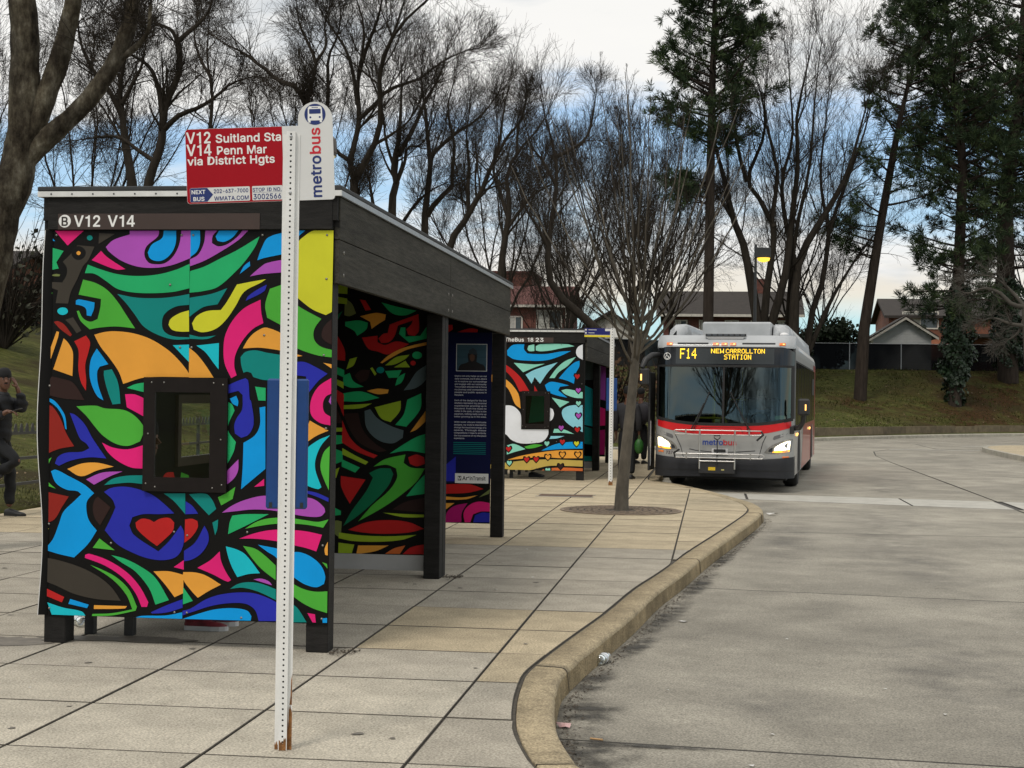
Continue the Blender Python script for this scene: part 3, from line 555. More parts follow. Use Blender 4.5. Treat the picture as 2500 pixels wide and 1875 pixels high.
MURAL = {
 'front': """
pink 31 2607 239 2607 124 2505
blue 7 2571 41 2532 5 2539
green 6 2495 98 2471 51 2399 68 2360 -3 2347
olive 16 2317 50 2326 78 2322 74 2311 40 2311
grey 189 2507 236 2503 302 2498 261 2412 229 2376 192 2295 151 2213 133 2139 51 2141 65 2222 -1 2245 -2 2276 93 2272 121 2322 120 2367 94 2403 147 2453 180 2494
grey 331 2582 435 2578 328 2515
teal 288 2553 287 2546 281 2541 274 2537 266 2537 258 2541 253 2546 251 2553 252 2560 258 2566 265 2569 273 2569 281 2566 286 2560
k 245 2458 240 2439 227 2424 208 2415 187 2415 168 2424 155 2439 150 2458 154 2476 167 2491 186 2500 207 2500 226 2491 240 2476
orange 211 2458 209 2452 206 2448 200 2445 195 2445 189 2448 185 2452 184 2458 185 2463 189 2467 194 2470 200 2470 205 2467 209 2463
purple 531 2600 725 2602 714 2561 645 2503 629 2449 656 2400 703 2388 764 2395 819 2440 855 2512 868 2600 926 2600 929 2427 820 2386 718 2367 596 2371 483 2408 397 2467 376 2496 424 2539 532 2575
blue 754 2602 833 2601 832 2521 805 2458 754 2415 703 2409 665 2427 651 2462 678 2512 743 2552
pink 345 2471 388 2431 507 2357 446 2354 285 2413
green 259 2385 333 2359 447 2327 578 2314 718 2324 839 2355 924 2391 926 2239 822 2216 692 2207 561 2211 457 2233 381 2282 305 2327 241 2331
lime 230 2291 316 2268 392 2224 459 2152 516 2071 576 1986 452 1997 339 1989 278 1978 216 2033 191 2092 205 2095 234 2047 282 2026 329 2043 346 2115 350 2169 279 2182 202 2196
blue 185 2159 204 2166 308 2147 304 2106 286 2061 258 2065 252 2106 228 2124 184 2134
teal 456 2201 580 2179 721 2176 823 2185 925 2203 926 2136 833 2122 764 2073 751 2010 770 1965 827 1939 929 1933 929 1922 827 1919 724 1947 630 2000 573 2072 515 2143
yellow 924 2101 862 2082 806 2046 793 2010 817 1979 873 1968 927 1969
cyan 823 1883 928 1888 929 1779
cyan 133 2091 130 2081 120 2073 106 2068 91 2068 76 2073 67 2081 63 2091 66 2101 76 2109 90 2114 105 2114 120 2110 129 2102
lime -1 2213 28 2208 3 2136
grey 116 2037 168 2053 224 1970 193 1952 159 1997
dkred 40 2023 69 2028 112 2005 162 1943 151 1932 84 1978
indigo -2 2000 22 1996 18 1959 2 1937
orange 60 1964 76 1960 70 1924 11 1751 4 1756 6 1806
orange 108 1920 137 1893 167 1843 172 1789 169 1683 42 1724
red 178 1902 255 1939 282 1898 275 1844 253 1754 261 1655 260 1592 227 1645 208 1726 207 1844
blue 327 1858 404 1760 348 1744 332 1710 340 1629 376 1533 337 1557 298 1628 282 1700 290 1790
teal 376 1719 428 1729 462 1666 477 1612 488 1514 436 1508 402 1593 377 1683
orange 309 1944 377 1962 452 1967 565 1955 678 1920 791 1854 866 1787 931 1707 931 1685 644 1679 504 1638 475 1711 417 1792 350 1872
green 528 1613 579 1636 647 1649 648 1586
pink 517 1573 580 1573 648 1547 650 1431 592 1461 530 1492
brown 32 1679 98 1666 175 1640 252 1533 119 1540 10 1561 6 1597 18 1652
blue 0 1548 53 1526 101 1472 126 1427 137 1346 127 1351 112 1418 73 1481 4 1534
dkred -1 1506 42 1488 94 1416 136 1320 188 1242 87 1223 1 1187
lime 199 1493 325 1499 386 1483 507 1475 577 1443 633 1386 644 1348 620 1280 540 1250 460 1263 379 1310 327 1362 266 1433
indigo 156 1451 195 1437 256 1380 308 1294 401 1169 290 1174 169 1152 89 1117 63 1131 83 1174 138 1200 239 1208 289 1231 268 1260 228 1288 186 1379
orange 145 1098 240 1134 341 1141 450 1119 342 1093 236 1054
purple 270 1035 372 1079 508 1090 423 1056 323 1003
pink 371 1268 440 1239 541 1229 642 1257 640 1110 562 1116 471 1158 410 1209
teal 389 1002 443 1042 533 1063 640 1068 641 1014 544 1020
lime -1 1144 40 1169 8 1086 19 1019 71 973 1 994
blue 38 1082 69 1092 161 1051 263 1000 324 950 279 899 277 832 296 774 346 716 289 630 199 543 98 562 1 588 56 653 95 750 124 828 194 897 240 941 213 960 142 968 70 1010
dkred -5 955 158 925 113 857 64 778 -7 752 -8 844 22 864 26 903 -5 931
brown 349 929 434 864 367 749 331 794 317 861 330 910
indigo 389 959 434 984 514 995 604 983 705 947 785 891 849 835 747 828 647 826 577 805 558 752 589 695 750 596 819 663 892 762 912 722 909 636 870 569 791 543 691 549 591 580 480 635 398 719 437 797 466 865 445 912
red 598 772 637 797 687 793 718 778 757 800 817 806 850 778 843 730 799 681 740 629 669 678 608 734
yellow -4 721 29 721 -9 663
lime 364 667 465 596 321 607
grey -9 540 98 523 251 480 373 421 454 356 510 281 355 286 203 315 81 364 -11 395
red -13 358 138 293 123 259 -14 308
blue 178 282 300 250 290 228 166 251
orange 335 248 551 249 536 234 334 224
cyan 27 256 134 226 255 206 281 179 58 178
cyan -12 216 13 177 -14 176
pink 272 562 300 569 431 528 553 455 634 371 690 277 681 248 646 247 605 332 523 425 402 498 270 543
lime 306 500 392 469 483 424 564 350 616 246 607 222 457 188 321 179 326 193 457 202 586 230 545 320 453 413
green 443 565 531 545 642 495 733 431 823 295 736 264 694 363 603 466 512 520
orange 720 471 822 474 914 455 916 341 859 314 793 395
pink 915 546 916 487 851 501
teal 779 958 918 961 920 832 845 912
indigo 706 215 805 261 911 303 912 250 816 219 717 208
blue 602 178 647 191 806 199 910 222 911 181
blue 928 2600 988 2599 989 2521 969 2467 928 2433
purple 1023 2599 1101 2599 1071 2565 1066 2521 1107 2500 1163 2512 1226 2556 1263 2599 1299 2599 1236 2539 1108 2458 1016 2409 927 2376 926 2418 979 2449 1015 2521
blue 1111 2599 1235 2599 1199 2556 1144 2528 1102 2534 1090 2561
green 1371 2561 1347 2503 1293 2423 1230 2352 1111 2249 1019 2222 927 2211 928 2345 1017 2373 1127 2427 1228 2476
blue 1592 2599 1428 2556 1384 2485 1359 2414 1403 2428 1594 2466
blue 1592 2599 1663 2599 1595 2543
blue 1311 2407 1314 2379 1248 2329 1275 2378
purple 1594 2428 1421 2397 1367 2361 1313 2314 1404 2330 1596 2344
yellow 1416 2297 1387 2277 1278 2218 1224 2129 1161 2040 1097 1986 1014 1965 958 1980 946 2020 975 2065 1040 2097 1130 2104 1168 2155 1231 2263 1313 2279
indigo 1422 2263 1406 2223 1288 2162 1305 2192 1369 2236
teal 1169 2240 1108 2139 1021 2123 957 2083 929 2060 927 2179 1066 2204
teal 931 1950 1005 1936 1102 1946 1042 1923 931 1924
cyan 976 1882 1121 1899 1121 1736 1091 1772 1034 1842
orange 930 1868 979 1829 1036 1762 1090 1684 930 1682
pink 1384 2170 1389 2094 1404 2025 1336 1987 1273 1916 1228 1827 1222 1755 1238 1700 1203 1682 1160 1772 1151 1870 1162 1951 1207 2040 1279 2116
orange 1427 1997 1602 1923 1603 1843 1393 1872 1275 1867 1309 1925 1355 1970
orange 1603 1839 1656 1824 1605 1817
teal 1261 1813 1292 1845 1356 1856 1430 1842 1604 1817 1606 1671 1414 1673 1345 1690 1331 1716 1303 1723 1281 1716 1266 1765
lime 1596 2291 1442 2237 1414 2139 1427 2059 1601 1970
lime 1599 2147 1663 2109 1771 2054 1728 1990 1727 1929 1766 1885 1840 1863 1841 1817 1758 1827 1667 1853 1601 1879
brown 1836 2053 1791 2009 1774 1955 1793 1920 1840 1894
yellow 1719 2599 1841 2599 1837 2097 1799 2077 1717 2110 1644 2162 1598 2202 1595 2508 1647 2556
indigo 1604 1786 1668 1787 1741 1756 1815 1716 1760 1673 1702 1603 1684 1619 1680 1698 1603 1706
orange 1787 1783 1840 1775 1840 1749
pink 1839 1690 1765 1642 1721 1575 1708 1504 1722 1452 1773 1413 1838 1399 1837 1453 1799 1479 1789 1532 1807 1576 1841 1594
purple 1841 1586 1825 1546 1842 1524
indigo 1181 1637 1249 1667 1295 1683 1312 1667 1324 1552 1333 1540 1351 1402 1321 1335 1273 1313 1233 1339 1227 1388 1242 1434 1276 1489 1278 1578 1250 1604 1181 1586
blue 1197 1555 1237 1573 1251 1538 1247 1508 1215 1524
green 1357 1631 1424 1624 1425 1545 1379 1546
green 1176 1537 1211 1519 1228 1481 1193 1404 1188 1357 1239 1286 1225 1224 1180 1138
blue 1387 1502 1424 1509 1430 1124 1277 995 1285 1130 1288 1282 1361 1331 1392 1398
purple 1257 1179 1256 1111 1232 1063 1179 1016 1178 1090 1226 1148
lime 1240 1009 1224 934 1151 892 1129 942 1180 967
pink 1423 1062 1424 1019 1360 1011
purple 1157 847 1220 892 1308 931 1425 958 1680 954 1746 941 1805 895 1813 867 1786 840 1719 835 1607 848 1475 869 1348 871 1250 859
orange 1708 1427 1749 1404 1827 1367 1750 1333 1683 1287 1682 1355
cyan 1837 1339 1780 1272 1747 1187 1748 1121 1787 1018 1765 1006 1682 1030 1682 1232 1751 1300
lime 1836 1273 1800 1235 1780 1168 1782 1121 1807 1056 1834 1000
indigo 1682 996 1755 984 1833 953 1833 929 1756 960 1683 982
teal 943 957 1051 962 1092 927 1120 870 1073 829 1023 878
indigo 921 913 964 886 1004 837 922 832
red 920 799 965 805 1000 791 1003 753 967 695 918 654
indigo 1045 764 1070 717 1071 660 1028 592 969 552 917 539 916 603 987 658
teal 1096 784 1133 804 1129 747 1115 706
green 1223 830 1299 841 1456 845 1369 800 1291 760 1198 715 1207 787
lime 1306 751 1369 791 1427 813 1505 824 1604 823 1690 813 1768 805 1835 821 1802 770 1700 785 1605 790 1506 787 1398 771
pink 1270 689 1350 719 1428 740 1501 750 1605 751 1701 744 1795 726 1761 623 1692 643 1607 659 1502 680 1370 691
cyan 1185 639 1254 622 1313 590 1406 479 1334 472 1261 451 1226 512 1200 578
lime 1295 645 1371 630 1430 593 1505 529 1506 439 1412 508 1352 572
blue 1390 654 1503 636 1601 617 1664 614 1732 587 1791 537 1819 472 1812 425 1764 403 1696 417 1647 443 1603 475 1504 581 1450 613
pink 1146 607 1156 548 1187 482 1222 431 1198 421 1109 461 1004 501 1087 551
orange 913 472 990 472 1059 455 1157 401 1080 360 1010 315 972 352 913 427
green 914 379 978 295 914 271
purple 1364 440 1413 446 1462 431 1484 407 1423 423
teal 1216 377 1267 409 1335 422 1413 415 1508 383 1509 317 1395 365 1296 386
indigo 912 231 964 247 1062 307 1160 341 1287 357 1385 351 1505 307 1552 266 1583 189 1402 184 1377 251 1318 287 1210 288 1092 266 984 229 913 203
blue 913 181 1014 216 1122 247 1240 258 1328 245 1355 212 1351 184
lime 1549 464 1603 428 1677 392 1754 376 1834 380 1834 247 1746 272 1658 316 1550 398
teal 1541 360 1602 305 1649 269 1706 186 1604 183
pink 1710 243 1758 237 1764 186 1743 187
blue 1803 213 1834 217 1835 187 1808 186
orange 1832 684 1813 641 1817 604 1833 600
lime 1798 559 1829 548 1833 519""",
 'mid': """
olive 934 2432 993 2392 1036 2302 978 2277 928 2285
red 1068 2425 1118 2417 1170 2335 1120 2327
green 1261 2401 1411 2361 1577 2329 1479 2288 1362 2304
orange 1070 2277 1212 2308 1304 2295 1296 2246 1230 2205 1177 2167 1163 2229
green 937 2227 1062 2241 1143 2221 1130 2163 1048 2105 1022 2146 937 2191
red 1338 2206 1594 2300 1600 2150 1564 2109 1506 2117 1489 2166 1529 2207 1546 2244 1413 2198 1381 2100 1332 2050 1266 2042 1240 2082 1281 2123 1323 2132
green 1439 2182 1480 2182 1481 2101 1614 2110 1670 2192 1672 2086 1515 2049 1423 2125
red 1090 2089 1231 2107 1232 2049 1299 2026 1399 2059 1515 2036 1334 1944 1233 1968 1150 1992
orange 1260 1870 1334 1936 1466 2003 1681 2057 1673 2029 1499 1987 1367 1920 1277 1865
ygreen 1302 1846 1401 1920 1520 1943 1484 1905 1385 1855
ygreen 1382 1830 1484 1889 1526 1832
green 1631 1939 1627 1925 1615 1913 1598 1907 1579 1907 1561 1913 1549 1924 1545 1938 1549 1952 1561 1964 1578 1970 1597 1970 1614 1964 1627 1953
red 1576 1870 1574 1861 1567 1853 1558 1849 1548 1849 1538 1853 1532 1860 1529 1870 1531 1879 1538 1886 1547 1890 1557 1890 1567 1886 1573 1879
ygreen 955 1809 983 1900 1050 1917 1018 1843
green 927 1752 985 1777 1020 1704 1113 1656 1004 1646 928 1670
brown 1028 1753 1085 1803 1169 1804 1145 1722 1079 1688
teal 1296 1805 1292 1793 1283 1783 1269 1778 1253 1778 1239 1783 1229 1792 1226 1804 1229 1816 1239 1826 1253 1832 1268 1832 1282 1827 1292 1817
ygreen 1169 1820 1211 1755 1228 1772 1189 1828
green 1303 1797 1452 1807 1420 1741 1337 1737
slate 1678 1858 1585 1792 1520 1694 1471 1628 1587 1654 1680 1744
green 1396 1668 1420 1741 1486 1783 1454 1701
orange 1142 1620 1238 1641 1338 1634 1330 1601 1239 1592
green 929 1596 1088 1615 1256 1560 1089 1525 930 1526
ygreen 927 1490 1190 1510 1090 1467 928 1457
ygreen 1215 1477 1448 1538 1441 1448 1359 1349 1275 1380
green 1506 1547 1629 1605 1623 1467 1501 1310 1401 1325 1474 1416
orange 1681 1468 1624 1386 1535 1262 1592 1287 1682 1370
slate 1124 1443 1174 1460 1242 1380 1359 1316 1476 1277 1469 1212 1378 1162 1245 1192 1143 1297
brown 932 1416 1066 1426 1110 1280 1212 1167 1329 1096 1246 1086 1078 1165 993 1278
red 924 1359 993 1212 1095 1116 1247 1053 1214 1028 1062 1083 924 1162
ygreen 928 1113 1046 1050 1164 995 1139 970 929 1056
green 924 1015 1089 944 1048 899 925 949
green 1355 1072 1478 1155 1593 1222 1687 1253 1689 1078 1512 1099
lime 1211 955 1314 1022 1496 1066 1480 993 1547 953 1671 947 1599 832 1468 715 1303 598 1080 470 1203 612 1351 745 1424 861 1415 942 1331 973
red 1521 1042 1595 1068 1662 1045 1671 988 1597 965 1538 985
dkgreen 1174 897 1265 939 1365 941 1390 893 1350 794 1235 661 1087 527 946 426 1020 558 1151 741 1208 857
red 918 867 1141 839 1002 623 924 769
green 1688 915 1599 816 1509 700 1691 728
brown 1386 583 1502 651 1691 696 1693 566 1519 570
ygreen 1300 552 1487 545 1694 542 1694 522 1487 517
red 989 394 1155 464 1355 488 1537 473 1671 419 1539 384 1323 367 1123 373
ygreen 908 368 1106 348 1357 346 1605 364 1473 317 1241 294 1023 297 906 318
ygreen 906 278 1049 265 1025 183 904 179
orange 1083 258 1358 265 1242 213 1067 180
rust 1325 191 1408 242 1507 269 1458 194
red 1483 192 1557 254 1689 285 1690 197""",
 'far': """
red 1184 584 1458 590 1619 540 1438 494 1185 478
orange 1186 446 1374 440 1556 469 1418 420 1186 410
magenta 1190 156 1205 267 1290 343 1440 378 1377 271 1372 161
pink 1410 162 1398 271 1461 357 1568 398 1696 384 1697 289 1591 286 1505 253 1475 163
indigo 1507 164 1527 243 1612 276 1702 268 1703 169
orange 1187 372 1290 375 1188 298
olive 1567 444 1694 542 1684 489
red 1263 2290 1434 2345 1530 2335 1521 2218 1479 2214 1467 2292 1317 2270 1307 2212 1264 2216
red 1176 2381 1240 2385 1245 2333 1181 2290""",
 'front2': """
blue 350 2450 460 2555 681 2573 677 2476 741 2396 880 2386 1135 2393 1365 2436 1572 2450 1320 2333 1090 2268 789 2258 487 2285 358 2358
mint 740 2477 762 2546 873 2575 875 2443 775 2442
mint 903 2455 901 2536 994 2576 1502 2580 1640 2542 1410 2506 1180 2458 995 2440
white 1796 2578 1709 2531 1669 2439 1700 2348 1800 2285
mint 483 2216 860 2190 1080 2204 884 2133 665 2038
sky 712 1993 884 2087 1322 2234 1139 2043 992 1823 886 1949 830 1821
mint 1169 1933 1300 2114 1460 2254 1671 2341 1507 2162 1347 2046 1268 1935
blue 1349 1931 1508 2116 1644 2233 1736 2268 1737 2165 1670 2027 1638 1831 1511 1887
red 337 2173 466 2082 631 1923 792 1676 600 1673 493 1875 339 2046 163 2148 69 2147 68 2262 208 2241
red 884 1787 948 1678 885 1677
orange 341 1896 470 1782 589 1599 627 1346 522 1426 426 1643 343 1758 167 1848 50 1846 48 1985 212 1964
blue 1085 1801 1188 1860 1327 1850 1547 1796 1374 1771 1340 1701 1515 1566 1307 1609 1144 1676
mint 1398 1702 1513 1726 1806 1673 1807 1558 1653 1568 1468 1634
mint 1220 1562 1555 1486 1379 1376
white 336 1400 476 1390 593 1300 636 1208 640 951 1165 959 1155 849 1064 732 903 695 648 684 461 745 355 847 179 948 130 1132 220 1341
white 1155 1384 1241 1344 1265 1252 1232 1148 1159 1101
sky 1809 1428 1586 1418 1449 1358 1415 1266 1475 1129 1614 1017 1816 917
mint 1274 970 1454 964 1651 880 1432 899 1252 896
sky 1213 833 1467 838 1341 794 1184 776
blue 1818 734 1618 730 1388 703 1204 643 1032 552 1390 589 1820 608
mint 370 639 509 672 731 577 511 515 372 467
lime 707 622 903 672 1065 659 904 603 754 589
orange 373 363 651 449 1044 525 1390 566 1820 573 1822 425 1392 417 1045 433 652 391
tan 2 264 374 317 699 358 1161 389 1823 379 1824 264 1532 270 1163 263 817 176 609 137 376 190 3 194
rust 933 144 1164 217 1486 239 1825 230 1826 157
k 1702 1892 1657 1935 1625 1982 1636 2028 1668 2036 1700 2009 1730 2036 1762 2030 1774 1984 1743 1936
red 1701 1919 1671 1949 1652 1978 1659 2008 1679 2013 1700 1995 1719 2013 1739 2009 1747 1979 1729 1949
k 1726 1628 1682 1671 1649 1719 1660 1765 1692 1772 1724 1745 1754 1773 1786 1767 1798 1721 1767 1672
purple 1726 1656 1695 1685 1676 1715 1683 1745 1704 1749 1725 1731 1743 1750 1763 1746 1771 1716 1753 1686
k 1731 1381 1687 1424 1654 1471 1665 1517 1697 1525 1730 1498 1759 1526 1792 1519 1804 1473 1772 1425
mint 1731 1408 1701 1438 1682 1467 1689 1497 1709 1502 1730 1484 1748 1502 1769 1498 1776 1468 1758 1438
k 1734 1147 1690 1190 1657 1238 1668 1284 1700 1291 1733 1264 1762 1292 1795 1285 1807 1240 1775 1191
purple 1734 1175 1704 1204 1685 1233 1692 1263 1712 1268 1733 1250 1751 1269 1772 1264 1779 1235 1761 1205
k 1408 912 1364 955 1331 1003 1342 1049 1374 1057 1407 1030 1436 1058 1469 1051 1481 1005 1449 957
purple 1408 940 1378 969 1359 999 1365 1029 1386 1034 1407 1016 1425 1034 1446 1030 1453 1000 1435 970
k 1715 883 1671 926 1638 974 1649 1020 1681 1027 1713 1000 1743 1028 1775 1022 1787 976 1756 927
red 1715 911 1684 940 1666 969 1672 999 1693 1004 1714 986 1732 1005 1752 1001 1760 971 1742 941
k 1140 609 1095 652 1062 700 1073 746 1106 754 1138 727 1168 755 1201 748 1213 703 1181 654
mint 1140 637 1109 666 1090 696 1097 726 1118 731 1139 713 1157 731 1178 727 1185 697 1167 667
k 1435 649 1390 692 1358 740 1369 786 1401 793 1433 766 1463 794 1495 788 1507 742 1476 693
red 1435 677 1404 706 1385 735 1392 765 1413 770 1434 752 1452 771 1472 767 1480 737 1462 707
k 1705 619 1660 662 1628 710 1638 756 1671 763 1703 736 1733 764 1765 758 1777 712 1745 664
yellow 1704 647 1674 676 1655 706 1662 736 1682 741 1703 723 1721 741 1742 737 1749 707 1731 677
k 406 493 362 536 328 583 339 630 372 637 405 610 435 638 467 632 480 586 448 537
red 406 520 375 550 356 579 363 609 384 614 405 596 423 615 444 611 452 581 434 551
k 426 228 382 271 348 319 359 365 392 372 425 345 455 374 487 367 499 322 468 273
mint 426 256 395 285 376 315 383 345 404 350 425 332 443 350 464 346 472 316 453 286
k 757 299 713 342 680 389 691 436 723 443 756 416 786 444 818 438 830 392 799 343
red 757 326 727 356 708 385 714 415 735 420 756 402 774 421 795 417 803 387 785 357
k 938 307 894 350 860 397 871 444 904 451 937 424 966 452 999 446 1011 400 979 351
red 938 334 907 364 888 393 895 423 916 428 937 410 955 429 976 425 983 395 965 365
k 1162 353 1117 395 1084 443 1095 489 1128 497 1160 470 1190 498 1222 491 1235 446 1203 397
orange 1161 380 1131 409 1112 439 1119 469 1139 474 1160 456 1179 475 1200 470 1207 441 1189 410
k 1438 404 1394 446 1361 494 1372 540 1404 548 1437 521 1466 549 1498 542 1511 497 1479 448
orange 1438 431 1407 460 1389 490 1395 520 1416 525 1437 507 1455 526 1476 521 1483 492 1465 461
k 1733 409 1688 452 1656 499 1666 545 1699 553 1731 526 1761 554 1793 548 1805 502 1773 453
orange 1732 437 1702 466 1683 495 1690 525 1710 530 1731 512 1749 531 1770 527 1777 497 1759 467
k 1406 183 1362 226 1329 273 1340 319 1372 327 1405 300 1434 328 1467 322 1479 276 1447 227
brown 1406 210 1376 240 1357 269 1363 299 1384 304 1405 286 1423 305 1444 301 1451 271 1433 241
k 1165 105 1121 147 1088 195 1099 241 1131 249 1164 222 1193 250 1226 244 1238 198 1206 149
mint 1165 132 1134 161 1115 191 1122 221 1143 226 1164 208 1182 227 1203 222 1210 193 1192 162""",
}
TREES = {
 'near': (14, [(232,120,[-738,36,-730,139,-716,235,-696,331,-682,377,-676,439,-676,499,-680,587]),(119,76,[-677,395,-655,451,-637,506,-623,570]),(107,67,[-685,367,-667,393,-615,443,-589,481,-574,518,-567,561]),(36,16,[-589,481,-570,493,-554,509,-549,536])]),
 'ivy': (42, [(190,131,[-1671,726,-1683,801,-1700,876,-1709,952,-1715,1027,-1704,1095,-1689,1158,-1687,1252]),(107,36,[-1709,952,-1742,1027,-1782,1081,-1807,1160,-1801,1255]),(83,36,[-1706,989,-1672,1045,-1641,1094,-1619,1176])]),
 'twin': (38, [(160,96,[-1476,672,-1463,730,-1446,773,-1434,824,-1433,875,-1413,936,-1389,976,-1383,1027,-1387,1064]),(85,43,[-1387,1064,-1363,1091,-1335,1121,-1315,1158,-1305,1198]),(108,43,[-1434,882,-1445,936,-1460,977,-1474,1005,-1510,1032,-1539,1046,-1582,1071]),(95,42,[-1429,841,-1384,875,-1328,891,-1280,914,-1228,947,-1159,959]),(64,32,[-1387,1061,-1405,1095,-1458,1110,-1501,1107]),(76,32,[-1453,757,-1506,791,-1560,825,-1631,823,-1681,816])]),
 'ivysmall': (46, [(116,77,[-1562,779,-1579,983,-1570,1065,-1576,1138,-1585,1208,-1578,1269,-1570,1330]),(65,26,[-1576,1146,-1619,1209,-1646,1287,-1638,1360])]),
 'sign': (40, [(156,122,[-1102,685,-1107,850,-1110,944]),(101,45,[-1110,944,-1150,1001,-1203,1020,-1248,1059,-1277,1078,-1327,1117,-1376,1141,-1441,1185]),(89,45,[-1110,944,-1092,1028,-1088,1061,-1113,1118,-1138,1170,-1149,1245]),(89,44,[-1104,850,-1062,920,-1061,999,-1066,1037,-1069,1089,-1051,1140,-1042,1196,-1048,1253]),(56,33,[-1088,1061,-1065,1112,-1075,1169,-1066,1225])]),
 'big': (40, [(166,144,[-966,638,-969,708,-971,736]),(111,55,[-971,736,-983,792,-965,858,-961,914,-967,979,-963,1045,-950,1110,-955,1176,-970,1223,-981,1270]),(121,55,[-966,736,-935,783,-907,824,-889,857,-885,904,-881,959,-879,1011,-854,1062,-817,1108,-774,1139,-714,1176,-658,1216]),(77,33,[-963,900,-919,937,-886,974,-843,992,-796,1005,-759,1032,-703,1064,-642,1081]),(77,33,[-963,1035,-931,1105,-898,1165,-880,1221,-866,1258]),(78,33,[-966,942,-987,1045,-1012,1106,-1046,1154,-1076,1197,-1095,1239]),(78,33,[-981,788,-1017,811,-1042,858,-1047,896,-1067,952]),(66,33,[-879,1011,-864,1081,-846,1145,-832,1206,-819,1247]),(55,22,[-907,824,-865,847,-813,884,-767,958])]),
 'second': (44, [(170,97,[-950,660,-949,752,-939,783,-950,839,-936,901,-931,967,-927,1039,-926,1121]),(85,36,[-939,783,-914,844,-904,885,-873,890]),(97,36,[-935,865,-895,967,-875,1038,-845,1104,-825,1170,-816,1232]),(61,36,[-945,824,-978,916,-989,993,-1011,1081]),(73,36,[-1006,706,-1023,788,-1034,835])]),
 'third': (46, [(165,76,[-888,602,-891,709,-884,789,-877,875,-886,950,-892,1030,-904,1110,-911,1190]),(88,38,[-877,896,-842,933,-805,970,-752,1007,-725,1033,-672,1107]),(114,50,[-885,709,-851,757,-803,800,-803,842,-794,922,-811,1029,-785,1119]),(76,38,[-964,683,-910,747,-851,784,-803,800])]),
 'leaning': (50, [(177,82,[-898,577,-870,687,-836,733,-807,785,-778,832,-756,889,-728,947,-711,1016,-701,1102,-684,1189]),(96,41,[-819,768,-820,855,-815,930,-822,1017,-806,1121]),(82,41,[-807,768,-843,814,-872,826]),(82,41,[-728,947,-688,1016,-642,1073,-620,1153])]),
 'fifth': (55, [(194,90,[-781,531,-776,657,-765,752,-753,860,-768,974,-730,1050,-680,1113,-642,1151,-593,1251]),(105,45,[-759,816,-792,911,-819,1000,-801,1089,-809,1197]),(90,45,[-765,765,-702,860,-671,898,-608,936,-545,973]),(75,30,[-730,1050,-732,1139,-708,1253])]),
 'curved': (52, [(212,85,[-391,381,-483,463,-547,519,-576,596,-574,701,-558,827,-552,924,-557,1008,-590,1107,-612,1212]),(85,42,[-553,994,-505,1022,-456,1063,-436,1133,-424,1245]),(85,43,[-570,666,-613,743,-664,827,-686,932]),(71,28,[-556,897,-602,981,-645,1037,-675,1136])]),
 'multi': (84, [(406,203,[244,523,197,789,150,1011,94,1144,47,1345,-10,1546,-34,1680,-47,1847]),(314,135,[266,523,284,789,315,1011,302,1177,332,1343,298,1510,252,1677,260,1876]),(335,134,[309,568,382,845,402,1033,421,1232,440,1453,427,1675,468,1896,509,2094]),(400,156,[430,502,437,790,468,956,542,1088,627,1231,712,1396,774,1616,835,1869]),(202,90,[314,1088,213,1288,168,1344,211,1477,263,1632,239,1843,182,2011]),(202,90,[436,900,379,1122,354,1343,406,1564,381,1842,368,2008]),(180,68,[94,1144,15,1256,-29,1289]),(180,67,[168,1344,122,1500,99,1656,75,1812])]),
 'right': (86, [(273,114,[506,371,547,674,605,841,631,1099,732,1401,832,1703,873,1929]),(204,91,[520,416,651,720,738,872,854,1053,970,1174]),(229,91,[401,415,411,795,438,1099,494,1402,505,1706,531,2010]),(137,69,[631,1099,583,1402,609,1705,636,2008])]),
 'low': (70, [(147,55,[1368,584,1315,595,1268,644,1197,668,1126,643,1067,667]),(128,55,[1368,584,1326,644,1243,717,1173,729]),(128,55,[1369,499,1304,510,1245,534,1187,522]),(110,55,[1368,523,1340,462,1282,425])]),
}
# ---------------------------------------------------------------- ground and terrain
def polydist(px, py, poly):
    d = np.full(px.shape, 1e9)
    for (x0, y0), (x1, y1) in zip(poly[:-1], poly[1:]):
        dx, dy = x1-x0, y1-y0
        t = np.clip(((px-x0)*dx+(py-y0)*dy)/(dx*dx+dy*dy), 0, 1)
        d = np.minimum(d, np.hypot(px-x0-t*dx, py-y0-t*dy))
    return d
def inside(px, py, poly):
    r = np.zeros(px.shape, bool)
    n = len(poly)
    for i in range(n):
        x0, y0 = poly[i]
        x1, y1 = poly[(i+1) % n]
        c = ((y0 > py) != (y1 > py))
        if y1 != y0:
            r ^= c & (px < (x1-x0)*(py-y0)/(y1-y0)+x0)
    return r
WALL_LINE = [(-8.4, 46.4), (-5.5, 49.5), (-2.2, 53.5), (1.2, 60.5), (4.2, 67.0), (9.2, 75.0), (15.0, 82.5), (24, 88.5), (60, 97)]
TOE = [(-9.0, -80), (-9.0, 46.5), (-6.4, 50.4), (-3.2, 54.3), (0.1, 61.2), (3.2, 68.0), (8.2, 76.0), (14.2, 83.8), (23.6, 89.9), (60, 98.4)]
FENCE = [(-36, -80), (-34, 5), (-31.5, 40), (-28.5, 60), (-21, 80), (-8, 91.5), (2, 95), (60, 101)]
LOOP = TOE+[(400, 98.4), (400, -80)]
